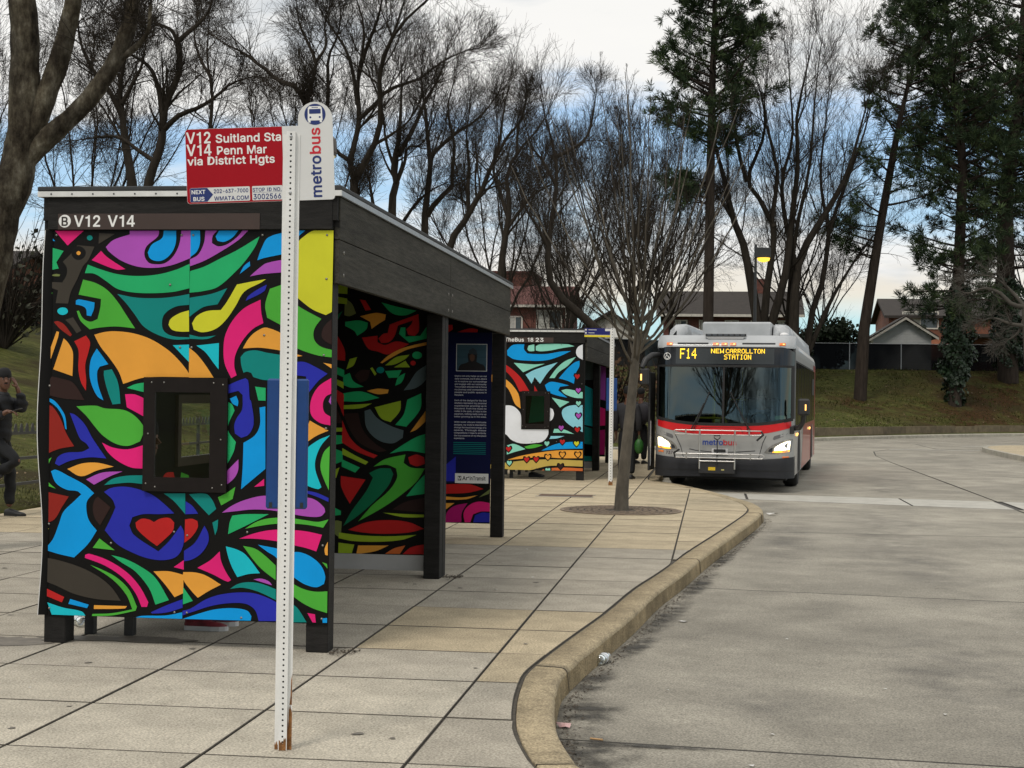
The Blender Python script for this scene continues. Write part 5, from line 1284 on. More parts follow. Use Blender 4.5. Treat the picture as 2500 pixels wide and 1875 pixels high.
def holed_panel(mb, x0, x1, z0, z1, hx0, hx1, hz0, hz1, y0, y1, mi=0):
    mb.box(x0, hx0, y0, y1, z0, z1, mi).box(hx1, x1, y0, y1, z0, z1, mi)
    mb.box(hx0, hx1, y0, y1, z0, hz0, mi).box(hx0, hx1, y0, y1, hz1, z1, mi)
    return mb
def shelter(loc, label, key, second=False):
    s = thing('bus_shelter', label, 'bus shelter', loc, 0, 'painted bus shelters')
    # posts: pairs at the middle, singles at the ends, both long sides
    for x in (0.0, DEP-PW):
        for y in (0.0, MIDY, MIDY+0.152, FARY):
            MB().box(x, x+PW, y, y+PW, 0, 2.29, 0, 0.004).obj('post', WOOD, s)
    # fascia boards on the long sides: two rows, split at the middle
    for side, (xa, xb) in (('r', (DEP+0.002, DEP+0.040)), ('l', (-0.040, -0.002))):
        for z0, z1 in ((2.2745, 2.540), (2.545, 2.806)):
            for y0, y1 in ((0.004, MIDY+0.142), (MIDY+0.150, LEN-0.004)):
                f = MB().box(xa, xb, y0, y1, z0, z1, 0, 0.003).obj('fascia_board', WOODX, s)
                if z0 < 2.4:
                    sc = MB()
                    for yy in (y0+0.10, y1-0.09):
                        for zz in (2.33, 2.47):
                            sc.lathe([(0.011, 0), (0.011, 0.004), (0.0, 0.007)], 8, at=((xb if side == 'r' else xa)-(0.001 if side == 'r' else 0.006), yy, zz), axis='X')
                    sc.obj('bolt', SCREW, f, kind='stuff')
    # end fascia boards
    for y0, y1 in ((-0.036, -0.002), (LEN+0.002, LEN+0.036)):
        MB().box(0.0, DEP, y0, y1, 2.604 if y0 < 0 else 2.30, 2.806, 0, 0.003).obj('fascia_board', WOOD, s)
    # ceiling joists and roof
    MB().box(-0.035, DEP+0.035, 0.0, LEN, 2.62, 2.66).obj('ceiling', WOOD, s)
    MB().box(-0.062, DEP+0.062, -0.060, LEN+0.060, 2.842, 2.872, 0, 0.006).obj('roof', ROOFM, s)
    MB().box(-0.030, DEP+0.030, -0.030, LEN+0.030, 2.66, 2.84).obj('roof_deck', WOOD, s)
    for nm, (x0, x1, y0, y1) in dict(f=(-0.060, DEP+0.060, -0.058, -0.038), b=(-0.060, DEP+0.060, LEN+0.038, LEN+0.058)).items():
        e = MB().box(x0, x1, y0, y1, 2.8075, 2.841).obj('drip_edge', WHITE_METAL, s)
        sc = MB()
        for k in range(14):
            sc.lathe([(0.006, 0), (0.005, -0.003), (0.0, -0.004)], 6, at=(0.03+k*0.137, y0 if y0 < 0 else y1, 2.824), axis='Y')
        sc.obj('screw', DKMETAL, e, kind='stuff')
    for x0, x1 in ((DEP+0.042, DEP+0.060), (-0.060, -0.042)):
        MB().box(x0, x1, -0.036, LEN+0.036, 2.8075, 2.841).obj('drip_edge', GALV, s)
    # front end: two printed sheets with a window
    wv = lambda x, z: -0.006*math.exp(-x/0.10)*(math.sin(z*3.1)+0.4*math.sin(z*7.0)) if x < 0.4 else 0.0
    wx = lambda x, z: (-0.035+0.022*math.sin(z*2.6+0.9)-0.008*math.sin(z*5.5)) if x < 0.003 else 0.0
    zb = 0.178
    for x0, x1, dy in ((-0.004, 0.9085, 0.0), (0.9105, DEP+0.004, 0.001)):
        pm = MB()
        pm.box(x0, x1, -0.012-dy, -0.003-dy, zb, 2.600, 0)
        pm.obj('printed_panel', PANELM, s)
    if not second:
        # the outer sheet edge has come loose and bows
        ed = MB()
        n = 26
        vs, fs = [], []
        for k in range(n+1):
            z = zb+(2.600-zb)*k/n
            b = -0.018+0.020*math.sin(z*2.55+0.4)-0.010*math.sin(z*5.3+1.0)-0.012*(1-k/n)
            for x, y in ((b-0.010, -0.026), (b-0.003, -0.030), (0.03, -0.0135), (0.03, -0.0125)):
                vs.append((x, y, z))
        for k in range(n):
            for q in range(3):
                fs.append((k*4+q, k*4+q+1, k*4+q+5, k*4+q+4))
        ed.add(vs, fs, 0, True)
        for i in range(len(ed.mi)):
            if i % 3 == 0:
                ed.mi[i] = 1
        ed.obj('loose_sheet_edge', [PANELM, WHITE_METAL], s)
    mural(key, -0.014, 0.0, DEP+0.003, zb+0.002, 2.598, s)
    sc = MB()
    for x, z in ((0.87, 2.57), (0.945, 2.57), (0.80, 2.26), (0.05, 2.57), (1.80, 2.57), (1.39, 2.57), (0.02, 1.62), (1.79, 1.83), (1.41, 1.95), (0.87, 1.87), (0.945, 1.87), (0.03, 0.75), (0.44, 0.64), (0.85, 0.72), (0.935, 0.70), (1.32, 0.73), (1.80, 0.66), (1.81, 1.38), (0.04, 0.22), (0.86, 0.22), (0.94, 0.22), (1.29, 0.20), (1.80, 0.21), (1.80, 2.30)):
        sc.lathe([(0.008, 0), (0.007, -0.004), (0.0, -0.006)], 8, at=(x, -0.0155, z), axis='Y')
    sc.obj('screw', SCREW, s, kind='stuff')
    f = frame_ring(0.648, 1.188, 0.972, 1.682, 0.722, 1.078, 1.060, 1.590, -0.042, -0.018, s, 'window_frame', mat('dark_bronze_frame', (0.012, 0.009, 0.008), 0.5, 0.2, 10, spec=0.15))
    MB().flat([(0.722, 1.060), (1.078, 1.060), (1.078, 1.590), (0.722, 1.590)], -0.030).obj('window_pane', PANE, f)
    sc = MB()
    for x, z in ((0.70, 1.65), (0.78, 1.65), (1.10, 1.65), (1.16, 1.64), (0.67, 1.02), (0.73, 1.00), (1.10, 1.00), (1.16, 1.02), (1.15, 1.30), (0.68, 1.33)):
        sc.lathe([(0.006, 0), (0.005, -0.003), (0, -0.004)], 6, at=(x, -0.042, z), axis='Y')
    sc.obj('screw', SCREW, f, kind='stuff')
    # the sheets are solid behind the frame except for the opening: dark reveal
    # route board
    if not second:
        b = MB().box(0.069, 1.379, -0.041, -0.0375, 2.603, 2.702, 0, 0.001).obj('route_board', BOARDM, s)
        MB().lathe([(0.0, -0.0006), (0.040, -0.0006), (0.040, 0.0)], 28, at=(0.115, -0.0415, 2.6555), axis='Y', smooth=False).obj('route_disc', LETTER, b)
        text('B', 0.094, 2.627, -0.0428, 0.056, 0.042, mat('brown_letter', lin((42, 32, 28)), 0.5), b, 0.02)
        text('V12', 0.176, 2.622, -0.0418, 0.070, 0.172, LETTER, b, 0.018)
        text('V14', 0.398, 2.622, -0.0418, 0.070, 0.176, LETTER, b, 0.018)
    else:
        b = MB().box(0.25, 1.24, -0.041, -0.0375, 2.603, 2.702, 0, 0.001).obj('route_board', BOARDM, s)
        text('TheBus', 0.31, 2.622, -0.0418, 0.072, 0.365, LETTER, b, 0.018)
        text('18', 0.745, 2.622, -0.0418, 0.072, 0.112, LETTER, b, 0.018)
        text('23', 0.90, 2.622, -0.0418, 0.072, 0.150, LETTER, b, 0.018)
    # middle cross panel (inside face printed), grey strip below
    my = MIDY+PW+0.006
    MB().box(0.142, DEP-PW-0.002, my, my+0.010, 0.185, 2.60).obj('cross_panel', PANELM, s)
    MB().box(0.142, DEP-PW-0.002, my, my+0.008, 0.05, 0.183).obj('grey_strip', STRIPM, s)
    if not second:
        mural('mid', my-0.0005, 0.145, DEP-PW-0.004, 0.187, 2.55, s, mirror=0.93)
    else:
        mb = MB()
        for c, p in (('teal', [(0.2, 0.2), (1.69, 0.2), (1.69, 0.9), (1.2, 1.0), (0.2, 0.7)]), ('cyan', [(1.15, 1.05), (1.69, 0.95), (1.69, 1.75), (1.35, 1.9), (1.2, 1.5)]), ('slate', [(0.9, 1.95), (1.69, 1.95), (1.69, 2.5), (0.9, 2.5)]),
                     ('blue', [(1.2, 0.35), (1.69, 0.3), (1.69, 0.55), (1.3, 0.6)]), ('dkgreen', [(0.3, 1.0), (1.0, 1.1), (1.0, 2.2), (0.4, 1.9)])):
            MB().flat(spline(p, True, 4), my-0.001).obj('mural_patch', PM[PKEYS.index(c)], s)
    # far cross panel with the information poster
    fy = FARY+PW+0.002-0.16
    fy = FARY-0.012
    MB().box(0.142, DEP-PW-0.002, fy, fy+0.009, 0.152, 2.60).obj('cross_panel', PANELM, s)
    if not second:
        mural('far', fy-0.0005, 0.15, DEP-PW-0.004, 0.155, 2.5, s)
        po = MB().box(1.175, 1.693, fy-0.006, fy-0.002, 0.600, 2.30).obj('information_poster', PM[PKEYS.index('navy')], s)
        MB().flat([(1.18, 0.62), (1.30, 0.62), (1.30, 0.90), (1.18, 0.80)], fy-0.0065, 0).obj('poster_shape', PM[PKEYS.index('indigo')], po)
        ph = MB().flat([(1.289, 1.862), (1.641, 1.862), (1.641, 2.170), (1.289, 2.170)], fy-0.0068, 0)
        ph.flat([(1.295, 1.868), (1.635, 1.868), (1.635, 2.164), (1.295, 2.164)], fy-0.0070, 1)
        for zz in (1.94, 2.02, 2.10):
            ph.flat([(1.295, zz), (1.635, zz), (1.635, zz+0.004), (1.295, zz+0.004)], fy-0.0072, 2)
        body = spline([(1.31, 1.868), (1.335, 1.93), (1.40, 1.955), (1.43, 1.97), (1.42, 2.05), (1.45, 2.085), (1.50, 2.085), (1.525, 2.05), (1.52, 1.97), (1.56, 1.95), (1.61, 1.925), (1.625, 1.868)], True, 3, 50)
        ph.flat(body, fy-0.0074, 3)
        ph.flat(spline([(1.448, 1.99), (1.44, 2.04), (1.47, 2.06), (1.50, 2.04), (1.495, 1.99), (1.47, 1.97)], True, 3), fy-0.0076, 4)
        ph.flat(spline([(1.43, 2.06), (1.435, 2.10), (1.48, 2.125), (1.52, 2.10), (1.525, 2.065), (1.54, 2.05)], True, 3, 40), fy-0.0078, 5)
        ph.obj('portrait_photo', [LETTER, mat('photo_wall', lin((52, 84, 100)), 0.5), mat('photo_line', lin((34, 58, 72)), 0.5), mat('photo_clothes', lin((24, 20, 24)), 0.5), mat('photo_skin', lin((96, 66, 50)), 0.5), mat('photo_cap', lin((44, 56, 66)), 0.5)], po)
        TXT = ["Metro not only helps us on our", "daily commute, but it also allows", "us to explore our surroundings", "and engage with our community.", "This project allowed me to focus", "my journey and connection to", "people and public spaces in", "Maryland.", "",
               "Each of the designs for the bus", "shelters represent my personal", "experiences growing up in", "Maryland. From live music to", "walks in the park, or trips to the", "aquarium, nothing really sums up", "better growing up in this area.", "",
               "With bold vibrant intricate", "designs, my work is intended to", "change the mood and energy of a", "space. Through these", "compositions I hope to embody", "the true essence of my Maryland", "experience."]
        tm = mat('poster_text', (0.62, 0.63, 0.68), 0.5)
        for k, t in enumerate(TXT):
            if t:
                text(t, 1.276, 1.800-k*0.0305, fy-0.0068, 0.0165, None if t[-1] in '.' and len(t) < 24 else 0.365, tm, po, 0.008)
        for k in range(7):   # small turquoise notice too fine to read: plain rules
            MB().flat([(1.27, 1.055-k*0.021), (1.64, 1.055-k*0.021), (1.64, 1.062-k*0.021), (1.27, 1.062-k*0.021)], fy-0.0068).obj('notice_line', PM[PKEYS.index('teal')], po)
        pl = MB().box(1.294, 1.674, fy-0.009, fy-0.0062, 0.602, 0.712).obj('art_plate', LETTER, po)
        dk = mat('plate_lettering', lin((38, 38, 40)), 0.5)
        MB().flat([(1.326, 0.632), (1.366, 0.632), (1.366, 0.682), (1.326, 0.682)], fy-0.0094).obj('emblem', dk, pl)
        text('M', 1.331, 0.640, fy-0.0098, 0.034, 0.030, LETTER, pl, 0.02)
        text('Art', 1.378, 0.637, fy-0.0094, 0.044, 0.080, dk, pl, 0.022)
        text('inTransit', 1.462, 0.637, fy-0.0094, 0.044, 0.180, dk, pl, 0.0)
    else:
        mb = MB()
        for c, p in (('magenta', [(0.9, 0.2), (1.69, 0.2), (1.69, 0.8), (0.9, 0.7)]), ('pink', [(1.0, 0.85), (1.69, 0.9), (1.69, 1.3), (1.1, 1.5)]), ('purple', [(1.2, 1.6), (1.69, 1.5), (1.69, 2.3), (1.3, 2.4)])):
            MB().flat(spline(p, True, 4), fy-0.001).obj('mural_patch', PM[PKEYS.index(c)], s)
    # back wall with a window in the first bay
    bw = MB()
    def bwall(y0, y1, z0, z1):
        bw.box(-0.001+0.020, 0.032, y0, y1, z0, z1)
    for y0, y1, hole in ((PW+0.002, MIDY-0.002, (2.28, 3.30, 1.08, 1.50)), (MIDY+2*PW+0.016, FARY-0.02, None)):
        if hole:
            a, b, c, d = hole
            bwall(y0, a, 0.30, 2.55); bwall(b, y1, 0.30, 2.55); bwall(a, b, 0.30, c); bwall(a, b, d, 2.55)
        else:
            bwall(y0, y1, 0.30, 2.55)
    bw.obj('back_wall', PANELM, s)
    fr = MB()
    a, b, c, d = 2.28, 3.30, 1.08, 1.50
    fr.box(0.034, 0.060, a-0.07, a, c-0.07, d+0.07).box(0.034, 0.060, b, b+0.07, c-0.07, d+0.07).box(0.034, 0.060, a, b, c-0.07, c).box(0.034, 0.060, a, b, d, d+0.07)
    fr = fr.obj('window_frame', BROWN_METAL, s)
    MB().add([(0.026, a, c), (0.026, b, c), (0.026, b, d), (0.026, a, d)], [(0, 1, 2, 3)]).obj('window_pane', PANE, fr)
    bm = MB()
    rb = random.Random(21)
    for c_, y, z, w, h in (('red', 0.9, 0.92, 0.5, 0.16), ('slate', 1.5, 0.80, 0.5, 0.22), ('tan', 1.65, 0.72, 0.35, 0.14), ('red', 2.1, 0.92, 0.3, 0.14), ('lime', 2.45, 0.85, 0.3, 0.22), ('green', 3.2, 0.7, 0.4, 0.3), ('ygreen', 0.7, 0.5, 0.5, 0.12), ('orange', 2.9, 0.5, 0.4, 0.1), ('red', 1.1, 2.0, 0.4, 0.2), ('green', 2.5, 2.1, 0.5, 0.2)):
        pts = [(y+w*0.5*math.cos(t)*rb.uniform(0.7, 1.2), z+h*0.5*math.sin(t)*rb.uniform(0.7, 1.2)) for t in np.linspace(0, 2*math.pi, 7)[:-1]]
        MB().add([(0.0335, y_, z_) for y_, z_ in spline(pts, True, 4)], [tuple(range(24))]).obj('mural_patch', PM[PKEYS.index(c_)], s)
    return s
S1 = (-4.1692, 9.1081, 0)
S2 = (-4.262, 28.65, 0)
sh1 = shelter(S1, 'near black timber bus shelter with abstract swirl mural, window and V12 V14 board', 'front')
sh2 = shelter(S2, 'far black timber bus shelter with rainbow, cloud and hearts mural reading 18 23', 'front2', True)

# front panels need a real opening behind the pane: rebuild the sheets around the window
for o in list(bpy.data.objects):
    if o.name.startswith('printed_panel'):
        xs = [v.co.x for v in o.data.vertices]
        ysr = [v.co.y for v in o.data.vertices]
        x0, x1 = min(xs), max(xs)
        mb = MB()
        if x0 < 0.5:
            mb.box(x0, 0.70, min(ysr), max(ysr), 0.178, 2.6).box(0.70, x1, min(ysr), max(ysr), 0.178, 1.04).box(0.70, x1, min(ysr), max(ysr), 1.61, 2.6)
        else:
            mb.box(1.10, x1, min(ysr), max(ysr), 0.178, 2.6).box(x0, 1.10, min(ysr), max(ysr), 0.178, 1.04).box(x0, 1.10, min(ysr), max(ysr), 1.61, 2.6)
        old = o.data
        o.data = mb.mesh('printed_panel', PANELM)
        bpy.data.meshes.remove(old)

# benches inside
def bench(loc, label):
    b = thing('bench', label, 'bench', loc, 0, 'benches inside the shelters')
    for k in range(4):
        MB().box(0.0+0.10*k, 0.09+0.10*k, 0, 2.6, 0.42, 0.45, 0, 0.004).obj('seat_slat', WOOD, b)
    for y in (0.1, 1.3, 2.5):
        MB().box(0.03, 0.09, y-0.03, y+0.03, 0, 0.418).obj('leg', DKMETAL, b)
        MB().box(0.30, 0.36, y-0.03, y+0.03, 0, 0.418).obj('leg', DKMETAL, b)
    return b
bench((S1[0]+0.08, S1[1]+0.30, 0), 'dark slatted bench along the back inside the near shelter')
bench((S2[0]+0.08, S2[1]+0.30, 0), 'dark slatted bench along the back inside the far shelter')

# ---------------------------------------------------------------- stop signs on perforated posts
POSTM = mat('white_post_paint', (0.80, 0.80, 0.78), 0.5, 0.10, 7, 0.05, 40, var2=0.08, v2scale=2, stretch=(1, 1, 0.35))
SIGNRED = mat('sign_red', lin((160, 5, 25)), 0.5, 0.04, 4, spec=0.2)
SIGNWHITE = mat('sign_white', lin((214, 214, 212)), 0.4, 0.03, 4)
SIGNBLUE = mat('sign_blue', lin((24, 44, 108)), 0.4, 0.04, 4)
CASEBLUE = mat('case_blue', lin((14, 62, 124)), 0.4, 0.12, 5, var2=0.1)
RUSTP = mat('flaking_rust', (0.26, 0.115, 0.035), 0.9, 0.6, 40, 0.5, 80)
def rrect(x0, x1, z0, z1, r, corners=(1, 1, 1, 1), n=5):
    pts = []
    for (cx, cz, a0), on in zip(((x1-r, z0+r, -90), (x1-r, z1-r, 0), (x0+r, z1-r, 90), (x0+r, z0+r, 180)), corners):
        if on:
            for k in range(n+1):
                a = R(a0+90*k/n)
                pts.append((cx+r*math.cos(a), cz+r*math.sin(a)))
        else:
            pts.append((cx+(r if a0 in (-90, 0) else -r), cz+(r if a0 in (0, 90) else -r)))
    return pts
def post(parent, height, fine=True):
    """hat-section steel post: perforated web, two side walls, two flanges"""
    hw, dep, fl, t = 0.0165, 0.022, 0.0215, 0.003
    mb = MB()
    n = int(height/0.0245)
    hr = 0.0048
    for k in range(n):
        z0, z1 = k*0.0245, (k+1)*0.0245
        zc = (z0+z1)/2
        if fine:
            outer, inn = [], []
            for q in range(8):
                a = 2*math.pi*(q+0.5)/8
                inn.append((hr*math.cos(a), -dep, zc+hr*math.sin(a)))
                c, s_ = math.cos(a), math.sin(a)
                m = max(abs(c)/hw, abs(s_)/((z1-z0)/2))
                outer.append((c/m, -dep, zc+s_/m))
            cor = [(hw, -dep, z1), (-hw, -dep, z1), (-hw, -dep, z0), (hw, -dep, z0)]
            vs = outer+inn+[(x, y+t, z) for x, y, z in inn]+cor
            fs = [(q, (q+1) % 8, 8+(q+1) % 8, 8+q) for q in range(8)]+[(8+q, 8+(q+1) % 8, 16+(q+1) % 8, 16+q) for q in range(8)]
            for q in range(8):
                p, w = outer[q], outer[(q+1) % 8]
                for ci, c in enumerate(cor):
                    if (abs(p[0]-c[0]) < 1e-6 and abs(w[2]-c[2]) < 1e-6) or (abs(w[0]-c[0]) < 1e-6 and abs(p[2]-c[2]) < 1e-6):
                        fs.append((q, 24+ci, (q+1) % 8))
            mb.add(vs, fs)
    if not fine:
        mb.add([(-hw, -dep, 0), (hw, -dep, 0), (hw, -dep, height), (-hw, -dep, height)], [(0, 1, 2, 3)])
        h = MB()
        for k in range(0, n, 2):
            h.flat([(-0.006, k*0.0245+0.006), (0.006, k*0.0245+0.006), (0.006, k*0.0245+0.022), (-0.006, k*0.0245+0.022)], -dep-0.001)
        h.obj('hole', DKMETAL, parent)
    H = n*0.0245 if fine else height
    for s_ in (-1, 1):
        mb.box(*sorted((s_*hw, s_*(hw+t))), -dep, 0.0, 0, H)
        mb.box(*sorted((s_*(hw+t+0.0004), s_*(hw+fl))), -t, 0.0, 0, H-0.012)
    if fine:   # dark hollow behind the holes
        bk = MB().add([(-hw, -dep+0.012, 0), (hw, -dep+0.012, 0), (hw, -dep+0.012, H), (-hw, -dep+0.012, H)], [(0, 1, 2, 3)])
        bk.obj('hollow', DKMETAL, parent)
    return mb.obj('post', POSTM, parent)
def schedule_case(parent, x0, x1, z0, z1):
    c = MB().box(x0, x1, 0.004, 0.034, z0, z1, 0, 0.008).obj('schedule_case', CASEBLUE, parent)
    MB().box(x0+0.012, x1-0.012, 0.036, 0.040, z0+0.015, z1-0.015).obj('back_plate', CASEBLUE, c)
    MB().box(x0+0.016, x0+0.030, 0.002, 0.0036, z0+0.006, z0+0.030).box(x1-0.030, x1-0.016, 0.002, 0.0036, z0+0.006, z0+0.030).obj('clip', DKMETAL, c)
    return c
st = thing('bus_stop_sign', 'tall white perforated post with red V12 V14 sign, in front of the near shelter', 'bus stop sign', (-1.892, 6.612, 0), R(7.5), 'bus stop signs')
post(st, 2.77)
rb_ = MB()
rr = random.Random(5)
for x0, x1, zt in ((0.0199, 0.0388, 0.19), (-0.0160, 0.0160, 0.055), (-0.038, -0.0199, 0.035)):
    front = -0.0234 if abs(x0+x1) < 0.01 else -0.0042
    n = 7
    pts = [(x0, 0.0), (x1, 0.0)]+[(x1-(x1-x0)*k/n, zt*rr.uniform(0.45, 1.1)) for k in range(n+1)]
    rb_.flat(pts, front)
rb_.flat([(0.0270, 0.20), (0.0375, 0.20), (0.0375, 0.34), (0.033, 0.31), (0.031, 0.24)], -0.0043)
rb_.add([(0.0201, -0.021, 0), (0.0201, -0.004, 0), (0.0201, -0.004, 0.20), (0.0201, -0.012, 0.16), (0.0201, -0.021, 0.09)], [(0, 1, 2, 3, 4)])
rb_.obj('rust_patch', RUSTP, st)
bl = MB()
for z in (2.745, 2.493):
    bl.lathe([(0.007, 0), (0.006, -0.005), (0, -0.006)], 8, at=(0, -0.0222, z), axis='Y')
bl.obj('bolt', GALV, st)
schedule_case(st, -0.095, 0.090, 1.075, 1.660)
# the plate itself leans a little
pl = MB()
outline = rrect(-0.473, 0.191, -0.158, 0.178, 0.012, (1, 0, 1, 1))
SP = Matrix.Translation((0.0, 0.0, 2.618)) @ Matrix.Rotation(R(-2.7), 4, 'Y')
def sp(mb):
    mb.M = SP
    return mb
cx_, rt = 0.1135, 0.0775
arch = [(0.191, -0.158+0.012), (0.191, 0.206)]+[(cx_+rt*math.cos(R(a)), 0.206+rt*math.sin(R(a))) for a in range(15, 180, 15)]+[(0.036, 0.206), (0.036, 0.178)]
shape = [(-0.473+0.012*(1-math.cos(R(a))), -0.158+0.012*(1-math.sin(R(a)))) for a in range(0, 91, 30)]
shape = [(-0.473, -0.146), (-0.469, -0.154), (-0.461, -0.158), (0.179, -0.158), (0.187, -0.154)]+arch+[(-0.461, 0.178), (-0.469, 0.174), (-0.473, 0.166)]
plate = sp(MB()).flat(shape, 0.0006, 0, 0.003).obj('sign_plate', SIGNWHITE, st)
sp(MB()).flat([(-0.472, -0.146), (-0.468, -0.153), (-0.461, -0.157), (-0.037, -0.157), (-0.037, 0.177), (-0.461, 0.177), (-0.468, 0.173), (-0.472, 0.166)], 0.0002).obj('red_field', SIGNRED, plate)
def st_text(t, u, v, cap, w, m, bold=0.016, rot=0.0, y=-0.0004):
    return text(t, u, v, y, cap, w, m, plate, bold, rot, M=SP)
st_text('V12', -0.468, 0.114, 0.050, 0.109, LETTER, 0.012)
st_text('Suitland Sta', -0.336, 0.114, 0.037, 0.294, LETTER, 0.016)
st_text('V14', -0.468, 0.059, 0.050, 0.111, LETTER, 0.012)
st_text('Penn Mar', -0.332, 0.060, 0.037, 0.224, LETTER, 0.016)
st_text('via District Hgts', -0.466, 0.016, 0.036, 0.392, LETTER, 0.016)
for x0, x1 in ((-0.459, -0.190), (-0.180, -0.043)):
    sp(MB()).flat(rrect(x0, x1, -0.151, -0.087, 0.005), -0.0002).obj('label_field', SIGNWHITE, plate)
sp(MB()).flat([(-0.458, -0.150), (-0.382, -0.150), (-0.355, -0.119), (-0.382, -0.088), (-0.458, -0.088)], -0.0004).obj('blue_arrow', SIGNBLUE, plate)
st_text('NEXT', -0.452, -0.114, 0.0175, 0.062, LETTER, 0.008, y=-0.0006)
st_text('BUS', -0.445, -0.145, 0.0175, 0.050, LETTER, 0.008, y=-0.0006)
st_text('202-637-7000', -0.352, -0.113, 0.0175, 0.155, SIGNBLUE, 0.004, y=-0.0006)
st_text('WMATA.COM', -0.351, -0.146, 0.0185, 0.155, SIGNBLUE, 0.008, y=-0.0006)
st_text('STOP ID NO.', -0.178, -0.112, 0.0165, 0.130, SIGNBLUE, 0.002, y=-0.0006)
st_text('3002566', -0.175, -0.146, 0.0235, 0.125, SIGNBLUE, 0.004, y=-0.0006)
sp(MB()).flat([(-0.178, -0.1165), (-0.046, -0.1165), (-0.046, -0.1155), (-0.178, -0.1155)], -0.0005).obj('label_rule', SIGNBLUE, plate)
st_text('metro', 0.133, -0.146, 0.049, 0.187, SIGNBLUE, 0.020, R(-90))
st_text('bus', 0.133, 0.049, 0.049, 0.117, mat('sign_red_letter', lin((196, 24, 44)), 0.4), 0.020, R(-90))
em = sp(MB())
em.flat([(0.1135+0.0475*math.cos(2*math.pi*k/40), 0.2265+0.0475*math.sin(2*math.pi*k/40)) for k in range(40)], -0.0002, 0)
em.flat([(0.080, 0.199), (0.083, 0.199), (0.083, 0.190), (0.093, 0.190), (0.093, 0.199), (0.134, 0.199), (0.134, 0.190), (0.144, 0.190), (0.144, 0.199), (0.147, 0.199), (0.145, 0.255), (0.139, 0.263), (0.088, 0.263), (0.082, 0.255)], -0.0004, 1)
em.flat(rrect(0.0875, 0.1395, 0.229, 0.2505, 0.003), -0.0006, 0)
em.flat(rrect(0.099, 0.128, 0.2555, 0.2585, 0.001), -0.0006, 0)
for u in (0.0925, 0.1345):
    em.flat([(u+0.0045*math.cos(2*math.pi*k/12), 0.2135+0.0045*math.sin(2*math.pi*k/12)) for k in range(12)], -0.0006, 0)
em.obj('bus_emblem', [SIGNBLUE, LETTER], plate)

# second stop sign, by the far shelter
s2 = thing('bus_stop_sign', 'white perforated post with small blue and yellow sign, beside the far shelter', 'bus stop sign', (-1.82, 27.29, 0), R(7.5), 'bus stop signs')
post(s2, 2.82, False)
MB().flat([(-0.038, 0), (0.038, 0), (0.038, 0.10), (0.012, 0.06), (-0.02, 0.09), (-0.038, 0.05)], -0.024).obj('rust_patch', RUSTP, s2)
pl2 = MB().box(-0.50, 0.125, 0.001, 0.004, 2.665, 2.825, 0, 0.001).obj('sign_plate', SIGNWHITE, s2)
MB().flat([(-0.50, 2.705), (-0.03, 2.705), (-0.03, 2.825), (-0.50, 2.825)], 0.0002).obj('blue_field', mat('sign_navy', lin((22, 26, 104)), 0.4), pl2)
MB().flat([(-0.50, 2.666), (-0.03, 2.666), (-0.03, 2.700), (-0.50, 2.700)], 0.0002).obj('yellow_field', mat('sign_yellow', lin((226, 206, 40)), 0.4), pl2)
mk = MB()
for v in (2.795, 2.740):
    mk.flat([(-0.475+0.017*math.cos(2*math.pi*k/14), v+0.017*math.sin(2*math.pi*k/14)) for k in range(14)], -0.0004)
mk.flat([(-0.43, 2.789), (-0.28, 2.789), (-0.28, 2.799), (-0.43, 2.799)], -0.0004).flat([(-0.43, 2.735), (-0.32, 2.735), (-0.32, 2.745), (-0.43, 2.745)], -0.0004).flat(rrect(-0.13, -0.035, 2.775, 2.818, 0.008), -0.0004)
mk.obj('sign_marks', SIGNWHITE, pl2)
schedule_case(s2, -0.09, 0.10, 1.34, 1.93)

# ---------------------------------------------------------------- railing along the grass on the left
rl = thing('railing', 'dark steel railing with spiked top edge between paving and grass at left', 'railing', (-8.95, 0, 0))
RAILM = mat('railing_paint', (0.032, 0.034, 0.034), 0.5, 0.2, 10)
for k in range(22):
    y = 5.0+2.05*k+0.15
    if y < 46:
        MB().box(-0.025, 0.025, y-0.025, y+0.025, 0, 1.12, 0, 0.003).obj('post', RAILM, rl)
for z in (0.36, 0.69, 1.02):
    MB().box(-0.018, 0.018, 4, 46, z-0.018, z+0.018).obj('rail', RAILM, rl)
sp_ = MB()
for k in range(250):
    y = 4.1+k*0.165
    p = [(y-0.050, 1.038), (y-0.042, 1.09), (y-0.022, 1.135), (y, 1.145), (y+0.022, 1.135), (y+0.042, 1.09), (y+0.050, 1.038)]
    sp_.prism(p, 'X', -0.004, 0.004)
sp_.obj('spike', RAILM, rl, kind='stuff')

# ---------------------------------------------------------------- screened chain-link fence on top of the bank
def screen_mat():
    m = bpy.data.materials.new('fence_screen_mesh')
    m.use_nodes = True
    N, L = m.node_tree.nodes, m.node_tree.links
    b = N['Principled BSDF']
    b.inputs['Base Color'].default_value = (0.008, 0.009, 0.011, 1)
    b.inputs['Roughness'].default_value = 0.9
    b.inputs['Specular IOR Level'].default_value = 0.05
    tr = N.new('ShaderNodeBsdfTransparent')
    mx = N.new('ShaderNodeMixShader')
    t = N.new('ShaderNodeTexCoord')
    n = N.new('ShaderNodeTexNoise')
    n.inputs['Scale'].default_value = 0.35
    L.new(t.outputs['Object'], n.inputs['Vector'])
    mr = N.new('ShaderNodeMapRange')
    mr.inputs[1].default_value, mr.inputs[2].default_value = 0.4, 0.65
    mr.inputs[3].default_value, mr.inputs[4].default_value = 0.996, 0.94
    L.new(n.outputs['Fac'], mr.inputs[0])
    L.new(mr.outputs[0], mx.inputs[0])
    L.new(tr.outputs[0], mx.inputs[1])
    L.new(b.outputs[0], mx.inputs[2])
    L.new(mx.outputs[0], N['Material Output'].inputs[0])
    return m
SCR = screen_mat()
